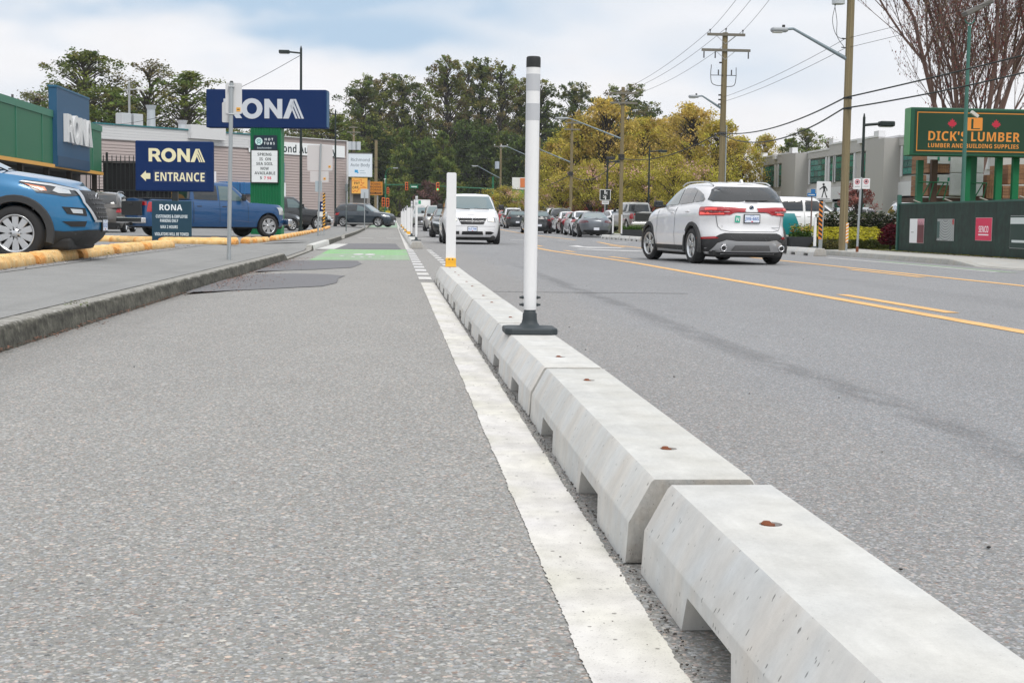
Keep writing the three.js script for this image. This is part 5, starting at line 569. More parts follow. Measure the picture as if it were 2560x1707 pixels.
// ---------- blue and green roadside signs ----------
{
  const d = thing('entrance_sign', 'dark blue entrance sign with cream letters and a left arrow on a black post', 'sign', [-5.0, lotY(-33), -33.2], -0.03);
  const p = part(d, 'panel', rbox(1.76, 1.14, 0.16, 0.03, 0, 1.75, 0), signBlue); part(d, 'post', G(box(0.13, 1.3, 0.13, 0, 0.62, -0.02)), MT.black);
  logo(d, 0.30, 0.006, cream, 0.07, 2.0, 0.082); part(d, 'arrow', ext(poly([[0, 0.12], [0.12, 0], [0.12, 0.055], [0.22, 0.055], [0.22, 0.185], [0.12, 0.185], [0.12, 0.24]].map(([x, y]) => [x - 0.76, y + 1.4])), 0.005).translate(0, 0, 0.082), cream);
  face(d, 'lettering', 1.2, 0.28, 0.12, 1.52, 0.0825, (c, w, h) => { fill(c, '#0d2a5c', w, h); c.save(); c.scale(0.82, 1); text(c, 'ENTRANCE', w / 1.64, h * 0.55, h * 0.98, '#ebe3bd'); c.restore(); }, 512);
  const s = thing('parking_sign', 'teal blue customer parking sign below the entrance sign', 'sign', [-4.97, lotY(-32), -32.5], -0.02); part(s, 'panel', rbox(0.88, 1.0, 0.03, 0.008, 0, 0.45, 0), M([0.006, 0.05, 0.085], 0.5)); for (const x of [-0.3, 0.3]) part(s, 'stake', box(0.04, 0.6, 0.03, x, 0.1, -0.03), MT.black);
  face(s, 'lettering', 0.84, 0.92, 0, 0.46, 0.0165, (c, w, h) => { fill(c, '#0e3a4e', w, h); const o = { max: w * 0.94 }; text(c, 'RONA', w * 0.47, h * 0.13, h * 0.2, '#e8ecee', o); text(c, 'CUSTOMERS & EMPLOYEE', w / 2, h * 0.345, h * 0.105, '#dfe6ea', { max: w * 0.84 }); text(c, 'PARKING ONLY', w * 0.43, h * 0.45, h * 0.105, '#dfe6ea', { max: w * 0.48 }); text(c, 'MAX 2 HOURS', w * 0.43, h * 0.6, h * 0.105, '#dfe6ea', { max: w * 0.46 }); text(c, 'VIOLATORS WILL BE TOWED', w / 2, h * 0.775, h * 0.105, '#dfe6ea', { max: w * 0.9 }); }, 512);
  const g = thing('pylon_sign', 'large dark blue shop sign with white letters on a ribbed green pylon', 'sign', [-5.44, lotY(-62), -62], -0.16), y = -lotY(-62);
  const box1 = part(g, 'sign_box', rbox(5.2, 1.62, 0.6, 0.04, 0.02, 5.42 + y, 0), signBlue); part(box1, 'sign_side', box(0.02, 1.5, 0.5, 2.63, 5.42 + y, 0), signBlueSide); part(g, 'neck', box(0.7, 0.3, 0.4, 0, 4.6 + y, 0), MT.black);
  logo(g, 0.82, 0.02, M([0.60, 0.63, 0.68], 0.5), -0.05, 5.42 + y, 0.302);
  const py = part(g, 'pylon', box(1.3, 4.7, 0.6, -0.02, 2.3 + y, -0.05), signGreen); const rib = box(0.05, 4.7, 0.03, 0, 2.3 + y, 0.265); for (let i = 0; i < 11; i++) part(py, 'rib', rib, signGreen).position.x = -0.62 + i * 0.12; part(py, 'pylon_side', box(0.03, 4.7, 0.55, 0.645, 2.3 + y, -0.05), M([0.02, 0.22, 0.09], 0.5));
  part(g, 'hot_tub_panel', box(1.0, 0.64, 0.06, 0, 3.98 + y, 0.30), M([0.004, 0.02, 0.04], 0.4)); face(g, 'hot_tub_lettering', 0.96, 0.6, 0, 3.98 + y, 0.334, (c, w, h) => { fill(c, '#0c2436', w, h); c.fillStyle = '#cfe9e6'; c.beginPath(); c.arc(w * 0.21, h * 0.4, h * 0.27, 0, 7); c.fill(); c.strokeStyle = '#1c6f78'; c.lineWidth = 7; for (let i = 0; i < 3; i++) { c.beginPath(); c.arc(w * 0.21, h * (0.42 + i * 0.1), h * (0.16 - i * 0.02), 3.4, 6.0); c.stroke(); } text(c, 'H O T', w * 0.66, h * 0.26, h * 0.25, '#eef3f3', { max: w * 0.42 }); text(c, 'T U B S', w * 0.68, h * 0.54, h * 0.25, '#eef3f3', { max: w * 0.52 }); text(c, 'beachcomber', w * 0.46, h * 0.86, h * 0.17, '#dfe8ea', { w: 'normal', max: w * 0.74 }); }, 256);
  part(g, 'board_frame', box(1.2, 1.42, 0.08, -0.03, 2.98 + y, 0.31), MT.black); face(g, 'letter_board', 1.12, 1.34, -0.03, 2.98 + y, 0.352, (c, w, h) => { fill(c, '#e9ecec', w, h); const L = [['SPRING', 0.5, 0.56], ['IS  ON', 0.53, 0.5], ['SEA SOIL', 0.5, 0.7], ['NOW', 0.5, 0.33], ['AVAILABLE', 0.52, 0.84]]; c.strokeStyle = '#c9cdcd'; c.lineWidth = 1.5; for (let i = 1; i < 6; i++) { c.beginPath(); c.moveTo(0, h * i / 6.2); c.lineTo(w, h * i / 6.2); c.stroke(); } L.forEach(([s, x, m], i) => text(c, s, w * x, h * (0.12 + i * 0.148), h * 0.13, '#16221f', { max: w * m })); text(c, '5', w * 0.36, h * 0.865, h * 0.13, '#16221f'); text(c, '7 98', w * 0.62, h * 0.865, h * 0.13, '#d8283c', { max: w * 0.4 }); }, 256);
}
// ---------- lamps, poles and sign backs along the left pavement ----------
function shoebox(name, label, x, z, y, h, arm, r = 0.075) { const t = thing(name, label, 'street lamp', [x, y, z]); part(t, 'pole', G(cyl(r * 0.8, r, h, 0, h / 2, 0, 12), cyl(0.02, r * 0.7, 0.12, 0, h + 0.06, 0, 8)), MT.lampblack); part(t, 'base', cyl(r * 1.6, r * 1.9, 0.25, 0, 0.12, 0, 12), MT.lampblack); part(t, 'arm', bar([0, h - 0.25, 0], [arm * 0.55, h - 0.2, 0], 0.045), MT.lampblack); const hd = part(t, 'lamp_head', rbox(Math.abs(arm) * 0.5, 0.17, 0.34, 0.04, arm * 0.78, h - 0.2, 0), MT.lampblack); part(hd, 'lens', box(Math.abs(arm) * 0.4, 0.02, 0.26, arm * 0.78, h - 0.29, 0), MT.signback); return t; }
shoebox('street_lamp', 'tall black lamp post rising behind the big blue sign', -4.85, -75, lotY(-75), 9.45, -1.1); shoebox('street_lamp', 'black lamp post in front of the beige workshop', -4.42, -108, lotY(-108), 8.6, -1.3);
const panel = (w, h, r, d = 0.012) => { const s = new THREE.Shape(); s.moveTo(-w / 2 + r, -h / 2); s.lineTo(w / 2 - r, -h / 2); s.quadraticCurveTo(w / 2, -h / 2, w / 2, -h / 2 + r); s.lineTo(w / 2, h / 2 - r); s.quadraticCurveTo(w / 2, h / 2, w / 2 - r, h / 2); s.lineTo(-w / 2 + r, h / 2); s.quadraticCurveTo(-w / 2, h / 2, -w / 2, h / 2 - r); s.lineTo(-w / 2, -h / 2 + r); s.quadraticCurveTo(-w / 2, -h / 2, -w / 2 + r, -h / 2); return ext(s, d); };
const sticker = (t, x, y, z, s = 0.06) => { const m = part(t, 'sticker', box(s, s, 0.004, x, y, z), M([0.85, 0.42, 0.06], 0.5)); part(m, 'sticker_print', box(s * 0.6, s * 0.2, 0.003, x, y, z + 0.0025), MT.dark); };
{
  const t = thing('sign_post', 'galvanised post with the backs of two parking signs, nearest on the pavement', 'sign', [-2.5, sideY(-2.5, -21.9), -21.9], 0.0); part(t, 'post', G(cyl(0.0305, 0.0305, 2.66, 0, 1.33, 0, 20), cyl(0.034, 0.036, 0.1, 0, 0.05, 0, 20)), MT.galv).rotation.z = -0.018;
  part(t, 'post_cap', cyl(0.02, 0.031, 0.03, 0.048, 2.67, 0, 12), MT.black); part(t, 'sign_back', panel(0.245, 0.46, 0.025).translate(0.075, 2.43, -0.045), M([0.66, 0.66, 0.66], 0.5)); part(t, 'sign_back', panel(0.14, 0.30, 0.02).translate(-0.03, 2.22, -0.06), M([0.58, 0.58, 0.58], 0.5)); for (const y of [2.6, 2.19]) part(t, 'clamp', G(rbox(0.09, 0.02, 0.08, 0.008, 0.045, y, 0)), MT.steel); sticker(t, 0.145, 2.265, -0.03);
  const u = thing('sign_post', 'leaning post with the blank backs of two square signs by the wheel stops', 'sign', [-2.96, sideY(-2.96, -56), -56]); part(u, 'post', cyl(0.035, 0.035, 3.6, 0, 1.8, 0, 14), MT.galv).rotation.z = -0.03; const pk = M([0.60, 0.57, 0.56], 0.55); part(u, 'sign_back', panel(0.98, 0.98, 0.06).translate(0.07, 3.05, -0.06), pk); part(u, 'sign_back', panel(0.72, 0.42, 0.03).translate(0.05, 2.33, -0.06), pk); part(u, 'sign_back', panel(0.26, 0.42, 0.02).translate(0.02, 1.95, -0.05), M([0.40, 0.47, 0.50], 0.5)); sticker(u, 0.44, 2.72, -0.042, 0.09); sticker(u, 0.25, 2.25, -0.042, 0.09);
  const hz = (nm, lab, x, y, z, h, w, base, dir, col) => { const t = thing('hazard_marker', lab, 'road marker', [x, y, z]); part(t, 'post', box(0.05, base + 0.3, 0.03, 0, (base + 0.3) / 2, -0.025), MT.galv); const p = part(t, 'board', box(w, h, 0.02, 0, base + h / 2, 0), M(col, 0.5)); const n = Math.round(h / 0.13), st = ext(poly([[-w / 2, 0], [w / 2, 0.07 * dir], [w / 2, 0.07 * dir + 0.065], [-w / 2, 0.065]]), 0.004); for (let i = 0; i < n; i++) part(p, 'stripe', st, MT.black).position.set(0, base + 0.02 + i * (h - 0.14) / (n - 1) + (dir < 0 ? 0.07 : 0), 0.011); return t; };
  hz('', 'tall yellow and black striped marker by the beige workshop', -2.92, sideY(-2.92, -60), -60, 1.45, 0.1, 0.32, 1, [0.85, 0.42, 0.05]);
  hz('', 'orange and black striped marker on the kerb beside the slim white post', 11.36, 0.13, -37.3, 1.0, 0.095, 0.30, -1, [0.80, 0.25, 0.04]);
  const o2 = thing('hazard_marker', 'orange and white striped marker beside the no parking post', 'road marker', [12.0, 0.13, -37]); part(o2, 'post', box(0.05, 0.5, 0.03, 0, 0.25, -0.025), MT.galv); const bd = part(o2, 'board', box(0.07, 0.53, 0.02, 0, 0.48, 0), M([0.85, 0.36, 0.05], 0.5)); for (let i = 0; i < 6; i++) part(bd, 'stripe', ext(poly([[-0.035, 0], [0.035, 0.04], [0.035, 0.075], [-0.035, 0.035]]), 0.004), MT.white).position.set(0, 0.23 + i * 0.088, 0.011);
  const s = thing('small_sign', 'small blue and white sign behind the striped marker', 'sign', [-3.2, sideY(-3.2, -63), -63]); part(s, 'post', box(0.04, 1.3, 0.04, 0, 0.65, -0.03), MT.galv); part(s, 'panel', box(0.26, 0.42, 0.02, 0, 1.22, 0), signBlue); for (const y of [1.3, 1.14]) part(s, 'symbol', cylZ(0.045, 0.01, 0.05, y, 0.012, 14), MT.white); part(s, 'panel', box(0.26, 0.22, 0.02, -0.02, 0.88, 0.0), MT.white); part(s, 'symbol', box(0.03, 0.12, 0.01, -0.1, 0.88, 0.012), MT.dark);
  const p3 = thing('meter_post', 'slim dark grey post with a small grey box on top', 'post', [-2.6, sideY(-2.6, -78), -78]); part(p3, 'post', cyl(0.03, 0.03, 2.2, 0, 1.1, 0, 10), M([0.12, 0.15, 0.15], 0.6)); part(p3, 'box', rbox(0.16, 0.42, 0.12, 0.03, 0.02, 2.35, 0), M([0.16, 0.18, 0.18], 0.6)); part(p3, 'band', cyl(0.04, 0.04, 0.05, 0, 1.35, 0, 10), MT.steel);
  const p4 = thing('sign_post', 'thin post with a blank grey sign back beside the dark SUV', 'sign', [-2.0, sideY(-2.2, -97), -97]); part(p4, 'post', cyl(0.03, 0.03, 2.4, 0, 1.2, 0, 10), MT.galv); part(p4, 'sign_back', panel(0.52, 0.62, 0.03).translate(0, 2.32, -0.05), M([0.50, 0.54, 0.57], 0.5));
  const r = thing('pylon_sign', 'white body shop sign above a yellow sign on two grey posts', 'sign', [-2.75, gy(-116), -116]), yy = -gy(-116); for (const x of [-0.72, 0.66]) part(r, 'post', box(0.26, 4.0, 0.3, x, 2.0 + yy, -0.2), M([0.24, 0.23, 0.22], 0.8)); part(r, 'sign_box', rbox(1.92, 1.9, 0.4, 0.03, 0, 5.15 + yy, 0), M([0.66, 0.70, 0.74], 0.4)); part(r, 'box_frame', box(1.96, 0.08, 0.42, 0, 6.1 + yy, 0), M([0.1, 0.1, 0.1], 0.6)); part(r, 'backing', box(1.1, 1.9, 0.1, -0.02, 1.9 + yy, -0.25), M([0.1, 0.095, 0.09], 0.8));
  face(r, 'lettering', 1.86, 1.8, 0, 5.12 + yy, 0.204, (c, w, h) => { fill(c, '#dde5ec', w, h); text(c, 'Richmond', w / 2, h * 0.25, h * 0.19, '#4c5a66', { w: 'normal', max: w * 0.84 }); text(c, 'Auto Body', w / 2, h * 0.48, h * 0.19, '#4c5a66', { w: 'normal', max: w * 0.84 }); c.fillStyle = '#2f9bd0'; c.fillRect(w * 0.26, h * 0.7, w * 0.14, h * 0.12); c.fillRect(w * 0.36, h * 0.8, w * 0.07, h * 0.05); c.fillStyle = '#a9bac6'; c.fillRect(w * 0.48, h * 0.72, w * 0.2, h * 0.03); c.fillRect(w * 0.48, h * 0.82, w * 0.26, h * 0.03); }, 256);
  part(r, 'yellow_panel', box(1.26, 1.26, 0.3, -0.05, 3.5 + yy, 0), M([0.75, 0.42, 0.1], 0.5)); face(r, 'yellow_lettering', 1.22, 1.22, -0.05, 3.5 + yy, 0.154, (c, w, h) => { fill(c, '#f2b455', w, h); c.strokeStyle = '#c8421d'; c.lineWidth = 7; c.beginPath(); [[0.02, 0.22], [0.12, 0.12], [0.2, 0.22], [0.62, 0.1], [0.6, 0.3], [0.8, 0.32], [0.55, 0.48], [0.92, 0.62], [0.5, 0.66], [0.4, 0.78], [0.34, 0.92], [0.2, 0.8], [0.1, 0.92], [0.02, 0.84]].forEach(([x, y], i) => i ? c.lineTo(w * x, h * y) : c.moveTo(w * x, h * y)); c.stroke(); c.save(); c.rotate(-0.08); text(c, 'PAY', w * 0.3, h * 0.36, h * 0.22, '#3a2a1a'); text(c, 'ORE', w * 0.18, h * 0.64, h * 0.22, '#3a2a1a'); c.restore(); }, 256);
  const e = thing('storage_sign', 'dark orange moving storage sign board before the traffic signals', 'sign', [-1.95, gy(-150), -150]), ye = -gy(-150); part(e, 'post', cyl(0.08, 0.08, 4, 0.2, 2, -0.1, 8), M([0.3, 0.3, 0.3], 0.7)); part(e, 'panel', box(1.45, 1.4, 0.12, 0, 4.05 + ye, 0), M([0.45, 0.2, 0.03], 0.6)); face(e, 'lettering', 1.4, 1.34, 0, 4.05 + ye, 0.063, (c, w, h) => { fill(c, '#c27a1c', w, h); ['ECONO', 'MOVING', 'STORAGE'].forEach((s, i) => text(c, s, w / 2, h * (0.16 + i * 0.23), h * 0.22, '#3a2008', { max: w * 0.9 })); c.fillStyle = '#2a1804'; c.fillRect(w * 0.06, h * 0.79, w * 0.88, h * 0.15); c.fillStyle = '#c27a1c'; c.fillRect(w * 0.14, h * 0.84, w * 0.3, h * 0.04); c.fillRect(w * 0.54, h * 0.84, w * 0.32, h * 0.04); }, 128);
}
// ---------- right side: grey offices, hoarding, lumber yard ----------
{
  const X = 40, y0 = gy(-125), b = thing('office_building', 'long grey two storey office building with stepped parapet and teal windows', 'building', [0, y0, 0]);
  const wall = M([0.47, 0.455, 0.44], 0.8), pale = M([0.66, 0.66, 0.68], 0.75), trimW = M([0.70, 0.70, 0.71], 0.7), teal = PM([0.03, 0.22, 0.18], 0.15), tealDark = PM([0.018, 0.11, 0.09], 0.12), frameM = M([0.012, 0.03, 0.03], 0.5);
  part(b, 'wall', box(18, 7.4, 62, X + 9, 3.7, -123), wall); part(b, 'plinth_band', box(0.14, 1.35, 62, X - 0.05, 3.35, -123), pale);
  const tops = [[-153.8, -141, 7.75, 0.45], [-141, -135.6, 7.45, 0], [-135.6, -128.9, 7.5, 0.0], [-128.9, -115.4, 7.9, 0.4], [-115.4, -110.3, 7.6, 0.0], [-110.3, -92, 7.55, 0]];
  tops.forEach(([a, c, h, st]) => { part(b, 'parapet', box(0.5, h - 6.9, c - a, X + 0.1, (h + 6.9) / 2, (a + c) / 2), wall); part(b, 'parapet_cap', box(0.62, 0.16, c - a + 0.1, X + 0.1, h + 0.06, (a + c) / 2), trimW); if (st) for (const e of [a + 0.6, c - 0.6]) part(b, 'parapet_step', box(0.56, st, 1.2, X + 0.1, h + st / 2 + 0.1, e), trimW); });
  part(b, 'parapet_step', box(0.55, 0.35, 1.2, X - 0.12, 7.75, -119.6), trimW); part(b, 'parapet_step', box(0.55, 0.35, 1.0, X - 0.12, 7.55, -147.2), trimW); part(b, 'roof_hatch', box(3, 0.35, 3, X + 6, 8.1, -114), MT.dark);
  for (const [a, c] of [[-140.6, -135.7], [-115, -110.6]]) { part(b, 'pier', box(1.4, 7.5, c - a, X - 0.65, 3.75, (a + c) / 2), M([0.42, 0.405, 0.39], 0.8)); }
  const win = (z0, z1, y1, y2, n, m) => { const t = part(b, 'window', box(0.1, y2 - y1 + 0.16, z1 - z0 + 0.16, X - 0.0, (y1 + y2) / 2, (z0 + z1) / 2), frameM); part(t, 'surround', G(box(0.16, 0.3, z1 - z0 + 1.0, X - 0.04, y2 + 0.28, (z0 + z1) / 2), box(0.16, y2 - y1 + 0.3, 0.45, X - 0.04, (y1 + y2) / 2, z0 - 0.3), box(0.16, y2 - y1 + 0.3, 0.45, X - 0.04, (y1 + y2) / 2, z1 + 0.3)), pale);
    const dz = (z1 - z0) / n, dy = (y2 - y1) / m, pg = box(0.03, dy - 0.08, dz - 0.08); for (let i = 0; i < n; i++) for (let j = 0; j < m; j++) part(t, 'pane', pg, n2(i * 0.9 + z0, j * 0.6) + (j - 1.5) * 0.25 > -0.15 ? teal : tealDark).position.set(X - 0.05, y1 + dy * (j + 0.5), z0 + dz * (i + 0.5)); };  // upper panes mostly paler teal: sky reflection put into the glass colour
  for (const [a, c, n] of [[-152.5, -148, 4], [-146.2, -141.6, 4], [-134.9, -130.2, 4], [-128.7, -127.8, 1], [-127, -122, 4], [-119.4, -115.6, 4], [-109.8, -105.8, 4], [-104, -100, 4], [-98, -94, 4]]) win(a, c, 4.6, 6.75, n, 4);
  for (const [a, c, n] of [[-152.5, -148, 3], [-146.2, -141.6, 3], [-134.9, -130.2, 3], [-127, -122, 3], [-119.4, -115.6, 3], [-109.8, -105.8, 3]]) win(a, c, 0.5, 2.5, n, 2);
}
{ // dark green plywood hoarding with posters
  const X = 13.35, b = thing('hoarding', 'dark green plywood hoarding with posters along the pavement', 'fence', [0, 0.13, 0]), gm = new THREE.MeshStandardMaterial({ map: rep(grimeTex, 2.4), color: lin(0.020, 0.085, 0.062), roughness: 0.65 });
  for (let i = 0; i < 12; i++) { const z = -36.8 + i * 1.22; part(b, 'board', boxUV(G(box(0.02, 1.22, 1.214, X, 0.63, z + 0.61))), gm); } part(b, 'board', boxUV(G(box(1.2, 1.22, 0.02, X + 0.6, 0.63, -36.82))), gm);
  part(b, 'top_rail', box(0.06, 0.04, 14.7, X + 0.01, 1.26, -29.5), M([0.03, 0.10, 0.075], 0.6)); for (let i = 0; i < 6; i++) part(b, 'brace', bar([X + 0.05, 1.35, -36 + i * 2.1], [X + 0.9, 1.02, -36 + i * 2.1 + 0.2], 0.018), M([0.3, 0.28, 0.24], 0.7)); part(b, 'end_post', box(0.09, 1.5, 0.09, X, 0.75, -36.88), M([0.03, 0.11, 0.085], 0.6));
  const poster = (z, w, h, y, draw, lab, nm = 'poster') => { const t = thing(nm, lab, 'poster', [X - 0.014, 0.13 + y, z], -Math.PI / 2); part(t, 'sheet', box(w, h, 0.004), MT.white); face(t, 'print', w - 0.01, h - 0.01, 0, 0, 0.0035, draw, 256); };
  poster(-35.5, 1.0, 0.62, 0.56, (c, w, h) => { fill(c, '#e8e9ea', w, h); c.fillStyle = '#c9929c'; c.fillRect(w * 0.54, 0, w * 0.46, h * 0.3); c.fillStyle = '#7a3b42'; c.fillRect(w * 0.54, h * 0.25, w * 0.46, h * 0.75); c.fillStyle = '#43282a'; for (let i = 0; i < 9; i++) c.fillRect(w * (0.56 + 0.045 * i), h * (0.1 + 0.07 * (i % 3)), w * 0.02, h * 0.7); c.fillStyle = '#555'; c.fillRect(w * 0.1, h * 0.55, w * 0.2, h * 0.02); }, 'half white half red poster on the green hoarding');
  poster(-33.6, 1.06, 0.52, 0.60, (c, w, h) => { fill(c, '#8d9290', w, h); for (let i = 0; i < 40; i++) { c.strokeStyle = i % 2 ? '#c8cccc' : '#6d7372'; c.lineWidth = 3; c.beginPath(); c.arc(w * 0.5, -h * 0.5, w * (0.3 + i * 0.03), 0.5, 2.6); c.stroke(); } c.fillStyle = '#3d5a55'; c.fillRect(0, h * 0.1, w * 0.16, h * 0.8); c.fillStyle = '#a33'; c.fillRect(w * 0.9, 0, w * 0.1, h * 0.25); }, 'crumpled grey translucent banner on the green hoarding');
  poster(-31.35, 0.9, 0.52, 0.63, (c, w, h) => { fill(c, '#d42a52', w, h); text(c, 'SENCO', w / 2, h * 0.5, h * 0.4, '#f3e8ea', { max: w * 0.62 }); c.fillStyle = '#f3e8ea'; c.fillRect(w * 0.18, h * 0.72, w * 0.64, h * 0.06); }, 'bright red poster with white letters on the green hoarding');
  poster(-29.5, 0.9, 0.7, 0.58, (c, w, h) => { fill(c, '#11322a', w, h); c.fillStyle = '#cfd6d4'; c.fillRect(0, h * 0.05, w, h * 0.2); c.fillRect(w * 0.1, h * 0.75, w * 0.8, h * 0.08); }, 'dark poster with white lettering at the picture edge of the hoarding');
}
{ // lumber yard sign
  const s = thing('lumber_sign', 'large dark green lumber sign with orange lettering and red maple leaves', 'sign', [17.4, 0, -42], 0.0), gm = M([0.006, 0.045, 0.02], 0.5), gl = M([0.10, 0.30, 0.13], 0.5);
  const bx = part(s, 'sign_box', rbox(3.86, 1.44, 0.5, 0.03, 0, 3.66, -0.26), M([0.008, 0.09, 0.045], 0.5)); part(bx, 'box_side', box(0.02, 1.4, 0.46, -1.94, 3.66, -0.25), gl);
  face(s, 'sign_face', 3.7, 1.3, 0.04, 3.66, -0.004, (c, w, h) => { fill(c, '#0b3a22', w, h); c.strokeStyle = '#e08a2c'; c.lineWidth = h * 0.022; c.strokeRect(w * 0.024, h * 0.06, w * 0.952, h * 0.88);
    text(c, "DICK'S LUMBER", w * 0.5, h * 0.60, h * 0.3, '#e8923a', { max: w * 0.82 }); text(c, 'LUMBER AND BUILDING SUPPLIES', w * 0.5, h * 0.815, h * 0.135, '#e8923a', { max: w * 0.82 });
    c.fillStyle = '#e8923a'; c.beginPath(); c.roundRect(w * 0.42, h * 0.16, w * 0.15, h * 0.3, 8); c.fill(); c.fillStyle = '#0b3a22'; c.fillRect(w * 0.475, h * 0.19, w * 0.018, h * 0.22); c.fillRect(w * 0.475, h * 0.405, w * 0.075, h * 0.02);
    const leaf = (x, y, r) => { c.fillStyle = '#c0203c'; c.beginPath(); [[0, -1], [0.22, -0.55], [0.5, -0.7], [0.42, -0.2], [0.85, -0.3], [0.78, 0.0], [1, 0.12], [0.5, 0.5], [0.55, 0.68], [0.08, 0.6], [0.08, 1], [-0.08, 1], [-0.08, 0.6], [-0.55, 0.68], [-0.5, 0.5], [-1, 0.12], [-0.78, 0], [-0.85, -0.3], [-0.42, -0.2], [-0.5, -0.7], [-0.22, -0.55]].forEach(([a, b], i) => i ? c.lineTo(x + a * r, y + b * r) : c.moveTo(x + a * r, y + b * r)); c.fill(); }; leaf(w * 0.315, h * 0.3, h * 0.115); leaf(w * 0.685, h * 0.3, h * 0.115); }, 1024, 0.35);
  for (const x of [17.45, 18.45, 18.98]) part(s, 'support_post', box(0.2, 3.1, 0.14, x - 17.4, 1.55, -0.45), signGreen);
  const gcol = M([0.012, 0.14, 0.065], 0.55), brown = M([0.09, 0.05, 0.035], 0.8);
  [[16.25, 2.85, gcol, 'green steel rack upright at the left end of the lumber racks'], [16.7, 2.88, brown, 'rusty brown rack upright in front of the wrapped lumber'], [17.95, 3.0, gcol, 'green rack upright between the wrapped lumber and the bare boards']].forEach(([x, h, m, lab]) => { const t = thing('rack_upright', lab, 'rack', [x, 0.13, -43.2], 0, 'lumber racks'); part(t, 'upright', box(0.19, h - 0.13, 0.16, 0, (h - 0.13) / 2, 0), m); part(t, 'foot', box(0.4, 0.1, 0.9, 0, 0.05, 0), m); part(t, 'arm', G(bar([0.05, 1.55, 0.05], [0.3, 2.05, 0.12], 0.02), bar([-0.05, 2.05, 0.12], [0.42, 2.05, 0.12], 0.02), bar([0.42, 2.05, 0.12], [0.3, 1.5, 0.1], 0.02)), M([0.02, 0.17, 0.07], 0.6)); });
  const wrap = new THREE.MeshStandardMaterial({ color: lin(0.72, 0.73, 0.75), roughness: 0.45, bumpMap: rep(grimeTex, 0.8), bumpScale: 0.02 }), wood = (k) => new THREE.MeshStandardMaterial({ map: rep(woodTex, 0.5), color: lin(0.62 * k, 0.36 * k, 0.23 * k), roughness: 0.85 }), W1 = wood(0.9), W2 = wood(0.8), W3 = wood(0.72);
  const bundle = (x, y, z, w, h, d, lab, wr) => { const t = thing('lumber_bundle', lab, 'lumber', [x, y, z], 0, 'stacked lumber bundles'); const rows = 4; for (let j = 0; j < rows; j++) for (let i = 0; i < 5; i++) part(t, 'plank', boxUV(G(box(w / 5 - 0.012, h / rows - 0.008, d, -w / 2 + w / 5 * (i + 0.5), h / rows * (j + 0.5), 0.0))), [W1, W2, W3][(i * 3 + j * 5) % 3]); if (wr) { part(t, 'wrapping', boxUV(G(rbox(w * 0.62, h + 0.05, d + 0.08, 0.03, w * 0.2, h / 2 + 0.03, 0.02, 3))), wrap); part(t, 'wrapping', boxUV(G(box(w + 0.02, h * 0.5, 0.02, -0.05, h * 0.76, d / 2 + 0.012))), wrap); for (const px of [-0.4, -0.05]) part(t, 'wrap_mark', box(0.07, 0.12, 0.004, -w / 2 + 0.3 + px + 0.4, h * 0.78, d / 2 + 0.026), M([0.02, 0.3, 0.18], 0.5)); } return t; };
  const base = thing('rack_shelf', 'dark steel rack shelf under the wrapped lumber', 'rack', [17.4, 0.13, -44.6], 0, 'lumber racks'); part(base, 'beam', box(2.2, 0.14, 1.6, 0.1, 1.52, 0), brown); for (const x of [-0.8, 0, 0.9]) part(base, 'leg', box(0.12, 1.5, 0.12, x, 0.75, 0.5), brown);
  bundle(17.62, 1.78, -44.5, 1.75, 0.66, 1.5, 'white wrapped lumber bundle, lower of the two stacked', true); bundle(17.62, 2.5, -44.5, 1.75, 0.56, 1.5, 'white wrapped lumber bundle, upper of the two stacked', true);
  const stk = thing('trestle', 'steel trestle carrying the bare planks', 'rack', [19.4, 0.13, -44.6], 0, 'lumber racks'); part(stk, 'beam', box(1.9, 0.12, 1.4, 0.1, 1.52, 0), brown); for (const x of [-0.7, 0.8]) part(stk, 'leg', box(0.1, 1.5, 0.1, x, 0.75, 0.4), brown);
  bundle(18.88, 1.72, -44.5, 0.42, 0.75, 1.4, 'narrow stack of bare reddish planks beside the wrapped bundles'); bundle(19.75, 1.74, -44.5, 1.1, 0.4, 1.4, 'bare reddish planks, lower stack under the lumber sign'); bundle(19.85, 2.2, -44.6, 0.9, 0.62, 1.4, 'bare reddish planks, upper stack under the lumber sign').rotation.z = 0.03;
}
